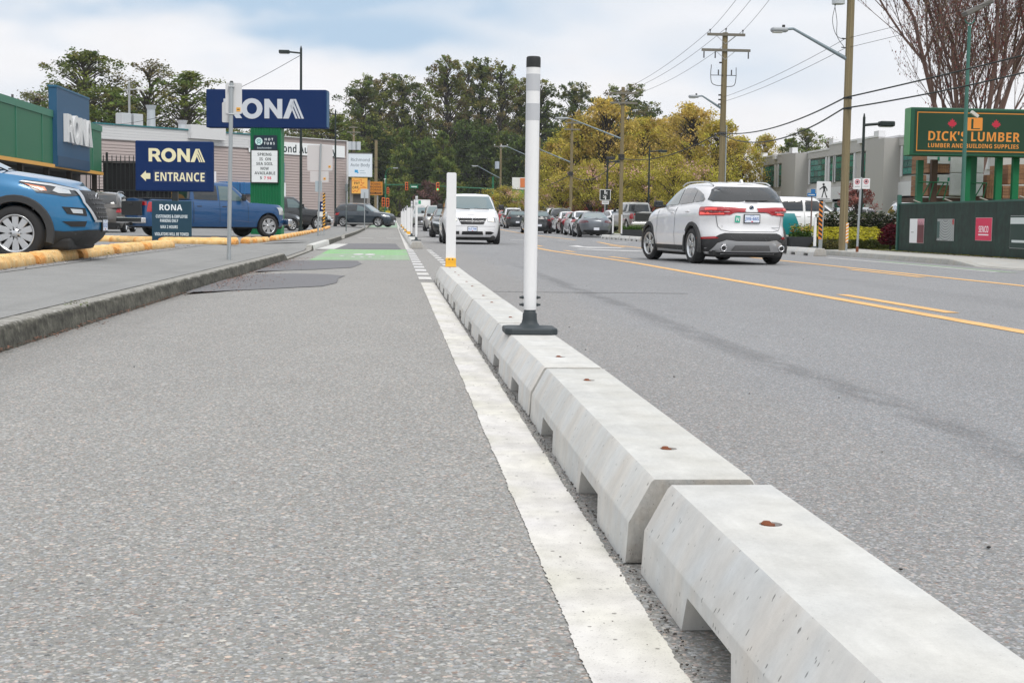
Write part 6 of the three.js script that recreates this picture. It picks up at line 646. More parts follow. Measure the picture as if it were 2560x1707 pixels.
{ // small roadside objects on the right
  const p = thing('yard_lamp', 'slender teal pole with a tilted floodlight over the lumber sign', 'street lamp', [16.35, 0.13, -40]); const tm = M([0.05, 0.16, 0.13], 0.55); part(p, 'pole', cyl(0.05, 0.065, 6.4, 0, 3.2, 0, 14), tm); part(p, 'yoke', new THREE.TorusGeometry(0.14, 0.02, 8, 20, Math.PI).rotateZ(Math.PI).translate(0, 6.6, 0), tm); const fl = part(p, 'floodlight', rbox(0.5, 0.14, 0.36, 0.03, 0, 0, 0), M([0.15, 0.14, 0.13], 0.6)); fl.position.set(0.05, 6.83, 0); fl.rotation.z = 0.45; const f2 = part(p, 'floodlight', rbox(0.42, 0.13, 0.34, 0.03, 0, 0, 0), M([0.13, 0.12, 0.11], 0.6)); f2.position.set(0.42, 7.02, 0); f2.rotation.z = 0.5; const cm = part(p, 'camera', G(rbox(0.26, 0.1, 0.1, 0.02, 0, 0, 0)), M([0.6, 0.58, 0.54], 0.5)); cm.position.set(0.22, 3.9, 0.08); cm.rotation.z = -0.6;
  shoebox('street_lamp', 'short black lamp post before the grey offices', 15.03, -45, 0.13, 4.15, 0.95, 0.055);
  shoebox('street_lamp', 'black lamp post among the yellow trees', 17.95, -100, gy(-100), 6.0, 1.2, 0.07); shoebox('street_lamp', 'dark lamp post beside the farther wooden pole', 15.72, -105, gy(-105), 5.4, 1.0, 0.08);
  const ped = thing('pedestrian_sign', 'white pedestrian crossing sign with a black walking figure', 'sign', [11.5, 0.13, -37.6]); part(ped, 'post', cyl(0.025, 0.025, 1.9, 0, 0.95, -0.03, 10), MT.galv).rotation.z = -0.03; part(ped, 'panel', panel(0.39, 0.49, 0.02).translate(0.01, 1.6, 0), M([0.70, 0.71, 0.71], 0.5));
  { const bm = MT.black, z = 0.0135, A = (pts) => part(ped, 'walking_figure', ext(poly(pts.map(([a, c]) => [a * 0.45, 1.6 + c * 0.45])), 0.003).translate(0.01, 0, z), bm); part(ped, 'walking_figure', cylZ(0.032, 0.003, 0.0, 1.6 + 0.165, z + 0.001, 16), bm); A([[-0.06, 0.28], [0.09, 0.28], [0.08, 0.0], [-0.03, 0.0]]); A([[-0.03, 0.04], [0.05, 0.04], [-0.03, -0.2], [-0.07, -0.42], [-0.14, -0.42], [-0.08, -0.17]]); A([[0.02, 0.04], [0.08, 0.04], [0.13, -0.18], [0.24, -0.42], [0.16, -0.42], [0.07, -0.16]]); A([[-0.05, 0.27], [-0.02, 0.20], [-0.24, 0.04], [-0.28, 0.08]]); A([[0.08, 0.27], [0.21, 0.1], [0.22, -0.02], [0.16, -0.02], [0.155, 0.09], [0.05, 0.2]]); part(ped, 'base_line', box(0.34, 0.01, 0.003, 0.01, 1.385, 0.0225), bm); }
  const np = thing('no_parking_post', 'leaning galvanised post carrying two no parking signs', 'sign', [11.79, 0.13, -35.5]); part(np, 'post', cyl(0.03, 0.03, 1.9, 0, 0.95, 0, 12), MT.galv).rotation.z = -0.022; part(np, 'rust_foot', cyl(0.035, 0.038, 0.14, 0, 0.07, 0, 12), rustMat); for (const [x, y] of [[-0.07, 1.73], [0.16, 1.74]]) { const q = part(np, 'sign_panel', panel(0.2, 0.27, 0.02).translate(x, y, 0.035), M([0.72, 0.72, 0.72], 0.5)); part(q, 'red_ring', new THREE.TorusGeometry(0.055, 0.008, 6, 24).translate(x, y + 0.05, 0.05), M([0.6, 0.03, 0.08], 0.5)); part(q, 'dark_symbol', cylZ(0.03, 0.004, x, y + 0.05, 0.05, 16), M([0.12, 0.01, 0.03], 0.5)); part(q, 'text_line', box(0.13, 0.008, 0.002, x, y - 0.07, 0.0485), MT.dark); } for (const y of [1.58, 0.95]) part(np, 'clamp', cyl(0.036, 0.036, 0.025, 0.0, y, 0, 12), MT.steel);
  const bs = thing('bus_stop_sign', 'small blue bus stop flag on a thin brown post', 'sign', [12.5, 0.13, -42]); part(bs, 'post', cyl(0.022, 0.022, 1.75, 0, 0.87, 0, 8), M([0.16, 0.10, 0.09], 0.7)); const bb = M([0.015, 0.15, 0.40], 0.5); part(bs, 'flag', box(0.28, 0.1, 0.02, 0, 1.58, 0.02), bb); part(bs, 'emblem', box(0.13, 0.12, 0.02, 0.03, 1.69, 0.02), bb); part(bs, 'flag_text', box(0.2, 0.02, 0.004, -0.02, 1.58, 0.032), MT.white);
  const kr = thing('turn_lane_sign', 'black and white two way left turn lane sign over the parked coupe', 'sign', [11.88, gy(-80), -80]), yk = -gy(-80); part(kr, 'post', cyl(0.03, 0.03, 2.3, 0, 1.15, -0.04, 10), MT.galv); part(kr, 'panel', panel(0.62, 0.62, 0.04).translate(0, 2.36 + yk, 0), MT.white); const wf = MT.white; part(kr, 'panel_field', panel(0.56, 0.56, 0.03, 0.004).translate(0, 2.36 + yk, 0.013), MT.black); for (const r of [0, Math.PI]) { const a = part(kr, 'arrow', G(ext(poly([[-0.03, 0.26], [0.03, 0.26], [0.035, 0.12], [0.08, 0.07], [0.14, 0.06], [0.14, 0.01], [0.25, 0.09], [0.14, 0.18], [0.14, 0.12], [0.1, 0.13], [0.02, 0.04], [-0.03, 0.05], [-0.035, 0.12]].map(([x, y]) => [x - 0.02, y])), 0.004)), wf); a.position.set(0, 2.36 + yk, 0.018); a.rotation.z = r; } part(kr, 'lower_plate', box(0.4, 0.19, 0.012, 0.02, 1.93 + yk, 0), M([0.7, 0.7, 0.7], 0.5)); part(kr, 'plate_text', box(0.3, 0.05, 0.004, 0.02, 1.94 + yk, 0.008), M([0.3, 0.3, 0.3], 0.6));
}
// ---------- utility poles, wires and traffic signals ----------
const cob = M([0.36, 0.38, 0.40], 0.5, { metalness: 0.3 }), insul = M([0.10, 0.10, 0.11], 0.4);
function cobra(t, from, bend, tip) { part(t, 'lamp_arm', G(bar(from, bend, 0.055, 0.035), bar(bend, [lerp(bend[0], tip[0], 0.3), tip[1] + 0.02, tip[2]], 0.035)), M([0.22, 0.27, 0.30], 0.5, { metalness: 0.3 })); const x0 = lerp(bend[0], tip[0], 0.25), w = Math.abs(tip[0] - x0); const h = part(t, 'lamp_head', G(rbox(w, 0.12, 0.24, 0.05, (x0 + tip[0]) / 2, tip[1], tip[2], 3)), cob); part(h, 'photocell', cyl(0.04, 0.04, 0.08, lerp(x0, tip[0], 0.25), tip[1] + 0.09, tip[2], 10), MT.dark); part(h, 'lens', rbox(w * 0.6, 0.05, 0.18, 0.02, lerp(x0, tip[0], 0.6), tip[1] - 0.06, tip[2]), M([0.6, 0.6, 0.58], 0.3)); }
function upole(x, z, h, r, label, y = 0.13) { const t = thing('utility_pole', label, 'utility pole', [x, gy(z) + y, z], 0, 'wooden utility poles'); const g = new THREE.CylinderGeometry(r * 0.82, r, h, 20, 12).translate(0, h / 2, 0); part(t, 'pole', g, MT.pole); return t; }
const crossarm = (t, y, a, b, brace = true) => { part(t, 'crossarm', box(b - a, 0.11, 0.1, (a + b) / 2, y, 0.14), M([0.20, 0.185, 0.155], 0.9)); if (brace) part(t, 'crossarm_brace', G(bar([-0.45, y - 0.02, 0.14], [0, y - 0.4, 0.12], 0.012), bar([0.45, y - 0.02, 0.14], [0, y - 0.4, 0.12], 0.012)), MT.steel); };
const ins = (t, x, y, s = 1) => part(t, 'insulator', G(cyl(0.02, 0.02, 0.2 * s, x, y + 0.1 * s, 0.14, 8), cyl(0.045, 0.03, 0.06, x, y + 0.17 * s, 0.14, 10)), insul);
{
  const p1 = upole(12.12, -37.7, 12, 0.112, 'nearest wooden utility pole with a street light arm, by the kerb'); cobra(p1, [-0.05, 5.11, 0], [-1.55, 5.88, 0], [-2.15, 5.84, 0]); const tr = part(p1, 'transformer', G(cyl(0.17, 0.17, 0.75, -0.36, 6.92, 0.05, 20), cyl(0.1, 0.17, 0.06, -0.36, 7.32, 0.05, 20)), M([0.5, 0.53, 0.55], 0.5)); part(tr, 'bracket', box(0.2, 0.08, 0.08, -0.16, 6.85, 0.05), MT.steel); for (const y of [5.66, 5.42]) part(p1, 'wire_hook', bar([-0.22, y, 0], [0, y - 0.02, 0], 0.014), MT.dark); for (const k of [0, 1]) part(p1, 'drop_wire', tube([[-0.42 - k * 0.05, 6.6, 0.05], [-0.5 + k * 0.12, 6.1, 0.05], [-0.36, 5.7, 0.05], [-0.16, 5.62 - k * 0.2, 0.05]], 0.008, 16, 4), MT.wire); for (const y of [4.08, 3.8]) part(p1, 'clamp', cyl(0.115, 0.115, 0.05, 0, y, 0, 16), MT.dark);
  const p2 = upole(14.36, -62, 9.0, 0.145, 'wooden utility pole with two crossarms above the white crossover'); crossarm(p2, 8.9, -0.82, 0.85); crossarm(p2, 8.23, -1.05, 1.1); for (const x of [-0.7, 0, 0.75]) ins(p2, x, x ? 8.95 : 9.0, 0.8); for (const x of [-0.95, -0.45, 1.02]) part(p2, 'hanging_insulator', cyl(0.03, 0.03, 0.28, x, 8.02, 0.14, 8), insul); part(p2, 'cable_loop', G(tube([[-0.6, 7.6, 0.1], [-0.62, 7.15, 0.1], [-0.55, 6.8, 0.1], [-0.3, 6.7, 0.1], [-0.1, 6.72, 0.1]], 0.016, 20, 5), tube([[0.5, 7.5, 0.1], [0.5, 7.0, 0.1], [0.42, 6.72, 0.1], [0.1, 6.66, 0.1]], 0.016, 20, 5), bar([-0.6, 7.15, 0.1], [0.5, 7.15, 0.1], 0.015)), MT.dark); for (const x of [-0.28, 0.3]) part(p2, 'cutout', cyl(0.03, 0.03, 0.22, x, 7.28, 0.1, 8), insul); cobra(p2, [-0.12, 5.75, 0], [-0.95, 6.25, 0], [-1.55, 6.22, 0]); part(p2, 'conduit', cyl(0.035, 0.035, 5, 0.15, 2.5, 0.06, 8), MT.galv); part(p2, 'wire_clamp', cyl(0.17, 0.17, 0.1, 0, 4.65, 0, 14), MT.dark); for (const y of [7.7, 6.3, 6.1, 5.9]) part(p2, 'bracket', box(0.1, 0.06, 0.08, -0.19, y, 0.05), MT.dark);
  const p3 = upole(14.06, -88, 9.0, 0.13, 'wooden utility pole rising among the yellow trees'); crossarm(p3, 8.62, -0.84, 0.92); crossarm(p3, 8.02, -0.82, 0.9, false); cobra(p3, [-0.1, 5.85, 0], [-3.1, 6.95, 0], [-4.2, 7.02, 0]); part(p3, 'wire_clamp', cyl(0.2, 0.18, 0.35, -0.03, 4.7, 0.03, 12), MT.dark); part(p3, 'cable_box', rbox(0.55, 0.2, 0.2, 0.06, -0.7, 4.62, 0), MT.dark);
  const p4 = upole(13.9, -112, 8.6, 0.13, 'wooden utility pole at the left edge of the yellow trees'); crossarm(p4, 8.25, -0.6, 0.8, false); crossarm(p4, 7.75, -0.65, 0.6, false); cobra(p4, [-0.1, 5.2, 0], [-2.4, 6.1, 0], [-3.3, 6.3, 0]); part(p4, 'wire_clamp', cyl(0.2, 0.2, 0.3, -0.05, 4.3, 0, 12), MT.dark);
  const p5 = upole(13.2, -178, 9.6, 0.14, 'far wooden utility pole behind the white minivan'); crossarm(p5, 9.2, -0.9, 0.9); for (const x of [-0.8, 0.05, 0.8]) part(p5, 'insulator', cyl(0.07, 0.07, 0.14, x, 9.4, 0.14, 8), M([0.7, 0.7, 0.7], 0.4)); cobra(p5, [-0.1, 5.3, 0], [-2.6, 6.6, 0], [-3.6, 6.75, 0]); part(p5, 'transformer', cyl(0.28, 0.28, 0.9, -0.45, 6.9, 0.1, 14), M([0.42, 0.47, 0.55], 0.5));
  const p6 = upole(15.2, -150, 9, 0.13, 'far utility pole with a light arm, beside the tall white post'); cobra(p6, [-0.1, 6.6, 0], [-3.2, 7.9, 0], [-4.2, 8.0, 0]);
  const q1 = upole(-4.25, -150, 9.9, 0.15, 'utility pole with transformer cans behind the body shop sign', 0); crossarm(q1, 9.3, -0.7, 0.7); crossarm(q1, 9.8, -0.5, 0.4, false); for (const x of [-0.42, 0, 0.5]) part(q1, 'transformer', cyl(0.24, 0.24, 0.85, x, 7.9, 0.25, 14), M([0.5, 0.53, 0.56], 0.5));
  const q2 = upole(-2.06, -160, 9.0, 0.2, 'plain grey wooden pole beside the storage sign', 0); part(q2, 'band', cyl(0.2, 0.2, 0.08, 0, 6, 0, 12), MT.dark);
}
const wireT = (name, lab, pts, r, grp) => solo(name, lab, 'wire', new THREE.TubeGeometry(new THREE.CatmullRomCurve3(pts.map((p) => V(...p))), 40, r, 5), MT.wire, [0, 0, 0], 0, grp);
const sag = (a, b, s, n = 8) => Array.from({ length: n + 1 }, (_, i) => { const t = i / n; return [lerp(a[0], b[0], t), lerp(a[1], b[1], t) - s * 4 * t * (1 - t), lerp(a[2], b[2], t)]; });
const WG = 'overhead wires on the right';
wireT('overhead_cable', 'thick black overhead cable, upper of the two crossing before the bare tree', sag([12.0, 4.21, -37.7], [15.3, 5.0, -33], 0.02), 0.021, WG); wireT('overhead_cable', 'thick black overhead cable, lower of the two crossing before the bare tree', sag([12.0, 3.93, -37.7], [15.3, 4.58, -33], 0.06), 0.021, WG);
wireT('overhead_cable', 'black cable running from the nearest pole to the next, upper strand', sag([12.02, 4.21, -37.7], [14.2, 4.8, -62], 0.35), 0.022, WG); wireT('overhead_cable', 'black cable running from the nearest pole to the next, lower strand', sag([12.0, 3.93, -37.7], [14.2, 4.77, -62], 0.62), 0.022, WG);
wireT('overhead_cable', 'black cable sagging between the second and third poles', sag([14.2, 4.8, -62], [13.95, 4.8, -88], 0.5), 0.025, WG); wireT('overhead_cable', 'black cable sagging beyond the third pole', sag([13.95, 4.8, -88], [13.8, 4.5, -112], 0.8), 0.028, WG); wireT('overhead_cable', 'thin dark cable beyond the fourth pole', sag([13.8, 4.5, -112], [13.2, 5.5, -178], 1.0), 0.028, WG);
for (const [i, y] of [[0, 5.79], [1, 5.54]]) { wireT('overhead_wire', i ? 'thin wire rising past the bare tree, lower' : 'thin wire rising past the bare tree, upper', sag([12.05, y, -37.7], [15.0, y + 0.55, -33], 0.0), 0.006, WG); wireT('overhead_wire', i ? 'thin wire from the nearest pole down to the second pole, lower' : 'thin wire from the nearest pole down to the second pole, upper', sag([12.02, y, -37.7], [14.36, 6.35 - i * 0.2, -62], 0.12), 0.007, WG); }
[[-0.7, 9.2, 0], [0, 9.3, 1], [0.75, 9.2, 2]].forEach(([x, y, i]) => { wireT('overhead_wire', ['power line to the top of the frame, first of three', 'power line to the top of the frame, middle of three', 'power line to the top of the frame, last of three'][i], sag([14.36 + x, y, -61.9], [11.7 + x * 0.6, 10.4, -37.7], 0.35), 0.008, WG); wireT('overhead_wire', ['power line between crossarms, first of three', 'power line between crossarms, middle of three', 'power line between crossarms, last of three'][i], sag([14.36 + x, y, -62], [14.06 + x, 8.75 + (i === 1 ? 0.1 : 0), -88], 0.35), 0.009, WG); wireT('overhead_wire', ['far power line over the yellow trees, first of three', 'far power line over the yellow trees, middle of three', 'far power line over the yellow trees, last of three'][i], sag([14.06 + x, 8.75, -88], [13.9 + x * 0.8, 8.6, -112], 0.4), 0.01, WG); });
const LG = 'overhead wires on the left and far off';
wireT('overhead_wire', 'wire from the tall lamp post down behind the blue sign to the left trees', sag([-4.85, 9.2, -75], [-24, 7.6, -110], 1.2), 0.014, LG); wireT('overhead_wire', 'pale wire crossing the dark trees down to the right', sag([-6.5, 13.5, -150], [16, 9.6, -150], 0.9), 0.02, LG); wireT('overhead_wire', 'thin wire crossing low before the dark trees', sag([-4.2, 9.6, -150], [14, 8.2, -170], 0.6), 0.016, LG); wireT('overhead_wire', 'lowest wire crossing before the dark trees', sag([-4.2, 7.4, -150], [14, 6.2, -175], 0.4), 0.016, LG);
{ const p = thing('far_pole', 'thin dark pole above the green shop roof with two wires', 'utility pole', [-29, 0.3, -112]); part(p, 'pole', cyl(0.09, 0.12, 9.6, 0, 4.8, 0, 10), M([0.08, 0.08, 0.08], 0.8)); part(p, 'crossarm', box(1.2, 0.12, 0.1, -0.3, 8.2, 0.1), M([0.08, 0.08, 0.08], 0.8)); part(p, 'wire', G(tube([[-8, 9.3, 0], [-4, 8.6, 0], [0, 8.2, 0], [5, 7.3, 2], [12, 6.6, 4]], 0.02, 24, 4), tube([[-8, 6.2, 0], [-4, 5.9, 0], [0, 5.6, 0]], 0.02, 16, 4)), MT.wire); }
// signals
const sigOrange = PM([0.82, 0.20, 0.04], 0.45), sigGreen = M([0.01, 0.14, 0.06], 0.5);
function head(t, x, y, z, s, lit) { const h = part(t, 'signal_head', G(rbox(0.36 * s, 1.0 * s, 0.25, 0.05, x, y, z)), sigOrange); for (let k = 0; k < 3; k++) { const yy = y + (1 - k) * 0.31 * s; const lens = part(h, 'lens', cylZ(0.115 * s, 0.03, x, yy, z + 0.135, 16), lit && k === 2 ? M([0.1, 0.8, 0.3], 0.4, { emissive: lin(0.1, 0.9, 0.3), emissiveIntensity: 0.8 }) : M([0.05, 0.015, 0.01], 0.4)); part(h, 'visor', new THREE.CylinderGeometry(0.14 * s, 0.14 * s, 0.2, 14, 1, true, -2.0, 4.0).rotateX(Math.PI / 2).rotateZ(Math.PI / 2).translate(x, yy, z + 0.22), Object.assign(sigOrange, { side: THREE.DoubleSide })); } }
{
  const z = -212, y = gy(z), t = thing('traffic_signal', 'green mast arm with orange signal heads past the storage sign', 'traffic light', [-1.3, y, z]);
  part(t, 'pole', cyl(0.13, 0.17, 6.3, 0, 3.15, 0, 14), sigGreen); part(t, 'mast_arm', bar([0, 4.9, 0], [5.2, 5.05, 0], 0.09, 0.05), sigGreen); part(t, 'lamp_arm', tube([[0, 6.2, 0], [0.1, 6.9, 0], [0.5, 7.3, 0], [1.1, 7.4, 0]], 0.05, 20, 6), sigGreen); part(t, 'lamp_head', rbox(0.75, 0.14, 0.3, 0.05, 1.45, 7.38, 0), cob); part(t, 'camera', G(rbox(0.3, 0.12, 0.12, 0.03, -0.1, 5.75, 0.1), cyl(0.03, 0.03, 0.6, -0.1, 5.4, 0.1, 8)), MT.white);
  head(t, 3.1, 4.75, 0.15, 1.2, false); head(t, 0.35, 4.05, 0.15, 0.95, false); head(t, -0.3, 2.35, 0.15, 1.35, false); head(t, 0.32, 2.3, 0.15, 1.3, false); part(t, 'street_name_sign', box(1.2, 0.42, 0.05, 4.2, 4.7, 0.1), M([0.01, 0.22, 0.11], 0.5)); part(t, 'street_name_text', box(0.8, 0.14, 0.02, 4.2, 4.7, 0.135), MT.white);
  const u = thing('traffic_signal', 'green mast arm with a lit green signal over the oncoming cars', 'traffic light', [14.6, y, z]); part(u, 'pole', cyl(0.14, 0.18, 6.4, 0, 3.2, 0, 14), sigGreen); part(u, 'mast_arm', bar([0, 4.55, 0], [-8.4, 4.85, 0], 0.1, 0.05), sigGreen); head(u, -8.2, 4.75, 0.15, 1.25, true); head(u, 0.1, 3.0, 0.15, 1.0, false);
  const w = thing('fuel_sign', 'white and green roadside sign with an orange panel far off', 'sign', [17.9, gy(-205), -205]); part(w, 'panel', box(2.0, 1.7, 0.4, 0, 5.3, 0), MT.white); part(w, 'green_panel', box(1.7, 1.6, 0.3, -0.1, 3.6, 0), M([0.02, 0.36, 0.08], 0.5)); part(w, 'orange_panel', box(0.8, 1.3, 0.1, 0.55, 5.4, 0.25), M([0.7, 0.2, 0.06], 0.5)); part(w, 'post', box(0.3, 3, 0.3, 0, 1.5, 0), MT.galv);
  const hy = thing('utility_box', 'yellow utility box at the far end of the bike lane', 'utility box', [-0.9, gy(-205), -205]); part(hy, 'cabinet', rbox(0.65, 1.0, 0.5, 0.06, 0, 0.5, 0), M([0.75, 0.62, 0.06], 0.6)); part(hy, 'lid', rbox(0.7, 0.1, 0.55, 0.03, 0, 1.03, 0), M([0.7, 0.56, 0.05], 0.6));
  const nt = thing('notice_board', 'small white notice board on a post behind the dark SUV', 'sign', [-2.6, gy(-132), -132]); part(nt, 'panel', box(0.6, 0.8, 0.05, 0, 1.7, 0), M([0.55, 0.56, 0.55], 0.6)); part(nt, 'post', box(0.08, 1.6, 0.06, 0, 0.8, -0.04), MT.galv);
}
for (const [x0, x1, y, h, lab] of [[15.6, 19.2, 1.2, 1.5, 'dark red storage container under the blossom trees, first of three'], [19.6, 23.0, 1.0, 1.4, 'dark red storage container under the blossom trees, middle of three'], [23.6, 28, 0.9, 1.6, 'dark red storage container under the blossom trees, last of three']]) { const t = thing('red_container', lab, 'container', [(x0 + x1) / 2, gy(-135) + 0.1, -135], 0, 'dark red containers'); part(t, 'box', box(x1 - x0, h + 0.6, 2.4, 0, (h + 0.6) / 2, 0), M([0.20, 0.012, 0.025], 0.6)); for (let i = 0; i < 6; i++) part(t, 'rib', box(0.12, h + 0.5, 0.08, -(x1 - x0) / 2 + (x1 - x0) * (i + 0.5) / 6, (h + 0.6) / 2, 1.23), M([0.16, 0.01, 0.02], 0.6)); part(t, 'roof_edge', box(x1 - x0 + 0.1, 0.15, 2.5, 0, h + 0.65, 0), M([0.3, 0.02, 0.04], 0.6)); }
// ---------- trees, shrubs and planters ----------
// a crown is a cloud of leaf-sized faces gathered in clumps hung on limbs; colour varies clump by clump and leaf by leaf
function treeGeo(seed, { h, r, base = 0.25, clumps = 60, leaves = 90, leaf = 0.35, spread = 0.2, prof = (v) => Math.sin(Math.PI * (0.12 + 0.86 * v)) ** 0.7, cols, trunk = 0.3, lean = 0.05, droop = 0, stems = 1, limb = 1 }) {
  const R = rng(seed), pos = [], col = [], limbs = [], ga = () => (R() + R() + R() - 1.5) / 1.5; const ax = (y) => [lean * r * Math.sin(y / h * 3 + seed), lean * r * Math.cos(y / h * 2 + seed)];
  for (let s = 0; s < stems; s++) { let prev = [stems > 1 ? (s - stems / 2) * r * 0.06 : 0, 0, 0], n = 7; for (let i = 1; i <= n; i++) { const y = h * 0.9 * i / n, [dx, dz] = ax(y), k = stems > 1 ? (s - (stems - 1) / 2) * r * 0.5 * i / n : 0, q = [dx + k, y, dz + k * 0.3]; limbs.push(bar(prev, q, trunk * (1 - (i - 1) / n * 0.85), trunk * (1 - i / n * 0.85), 7)); prev = q; } }
  for (let c = 0; c < clumps; c++) {
    const v = R() ** 0.85, y = h * (base + (1 - base) * v), rad = r * prof(v) * (0.75 + 0.35 * n2(seed + v * 3, c)), a = R() * 6.283, q = Math.sqrt(R()) * 0.95, cx = Math.cos(a) * rad * q, cz = Math.sin(a) * rad * q, [ox, oz] = ax(y), C = [ox + cx, y - droop * q * rad, oz + cz], cr = r * spread * (0.6 + 0.8 * R()) * (0.5 + 0.6 * prof(v));
    const pal = cols[Math.floor(R() * cols.length)], tone = 0.72 + 0.56 * R(), y1 = Math.max(h * 0.08, y - rad * (0.5 + 0.5 * R())), [bx, bz] = ax(y1);
    if (limb && R() < limb) { const mid = [lerp(bx, C[0], 0.5) + 0.1 * rad * ga(), lerp(y1, C[1], 0.62), lerp(bz, C[2], 0.5)]; limbs.push(bar([bx, y1, bz], mid, trunk * 0.26, trunk * 0.16, 5), bar(mid, C, trunk * 0.12, trunk * 0.03, 4)); }
    for (let l = 0; l < leaves; l++) {
      const x = C[0] + ga() * cr * 1.15, yy = C[1] + ga() * cr * 0.95, z = C[2] + ga() * cr * 1.15, s = leaf * (0.5 + 0.9 * R()), t = tone * (0.7 + 0.6 * R()), u = R() * 6.283, w = R() * 2 - 1, sw = Math.sqrt(1 - w * w), e1 = [sw * Math.cos(u), w, sw * Math.sin(u)], a2 = R() * 6.283; let e2 = [Math.cos(a2), 0.5 * (R() - 0.5), Math.sin(a2)]; const dt = e1[0] * e2[0] + e1[1] * e2[1] + e1[2] * e2[2]; e2 = e2.map((k, i) => k - dt * e1[i]); const ln = Math.hypot(...e2) || 1; e2 = e2.map((k) => k / ln * 0.55);
      const A = [x - e1[0] * s / 2, yy - e1[1] * s / 2, z - e1[2] * s / 2], B2 = [x + e2[0] * s / 2, yy + e2[1] * s / 2, z + e2[2] * s / 2], D = [x + e1[0] * s / 2, yy + e1[1] * s / 2, z + e1[2] * s / 2], E = [x - e2[0] * s / 2, yy - e2[1] * s / 2, z - e2[2] * s / 2];
      pos.push(...A, ...B2, ...D, ...A, ...D, ...E); for (let k = 0; k < 6; k++) col.push(pal[0] * t, pal[1] * t, pal[2] * t);
    }
  }
  const g = new THREE.BufferGeometry(); g.setAttribute('position', new THREE.Float32BufferAttribute(pos, 3)); g.setAttribute('color', new THREE.Float32BufferAttribute(col, 3)); g.computeVertexNormals();
  return { crown: g, trunk: G(limbs) };
}
const leafMat = new THREE.MeshPhysicalMaterial({ color: lin(1, 1, 1), vertexColors: true, roughness: 1, side: THREE.DoubleSide, specularIntensity: 0.2, transmission: 0.35, thickness: 0 });
const bark = M([0.10, 0.085, 0.07], 0.95), barkDark = M([0.05, 0.04, 0.035], 0.95), barkRed = M([0.17, 0.105, 0.09], 0.95);
function tree(name, label, geo, x, z, o = {}) { const t = thing(name, label, o.cat ?? 'tree', [x, (o.y ?? gy(z)), z], o.yaw ?? 0, o.group); part(t, 'trunk', geo.trunk, o.bark ?? bark); part(t, 'crown', geo.crown, leafMat); if (o.s) t.scale.set(o.s[0], o.s[1], o.s[2] ?? o.s[0]); return t; }
const olive = [[0.19, 0.22, 0.05], [0.22, 0.24, 0.055], [0.16, 0.20, 0.045], [0.23, 0.21, 0.065]], dark = [[0.085, 0.125, 0.035], [0.10, 0.14, 0.04], [0.12, 0.145, 0.045]], fresh = [[0.13, 0.185, 0.045], [0.165, 0.22, 0.055], [0.11, 0.16, 0.04]], brown = [[0.22, 0.18, 0.085], [0.25, 0.195, 0.095], [0.19, 0.17, 0.07], [0.155, 0.165, 0.055]], mustard = [[0.52, 0.40, 0.085], [0.58, 0.44, 0.11], [0.46, 0.37, 0.075], [0.62, 0.46, 0.15]], lime = [[0.44, 0.40, 0.065], [0.50, 0.44, 0.075], [0.40, 0.36, 0.065]], pink = [[0.72, 0.42, 0.40], [0.78, 0.52, 0.50], [0.50, 0.42, 0.09], [0.55, 0.44, 0.10], [0.50, 0.40, 0.09], [0.46, 0.40, 0.09]];
const poplar = (v) => 0.35 + 0.65 * Math.sin(Math.PI * (0.15 + 0.78 * v)) ** 0.8, round = (v) => Math.sin(Math.PI * (0.1 + 0.86 * v)) ** 0.6;
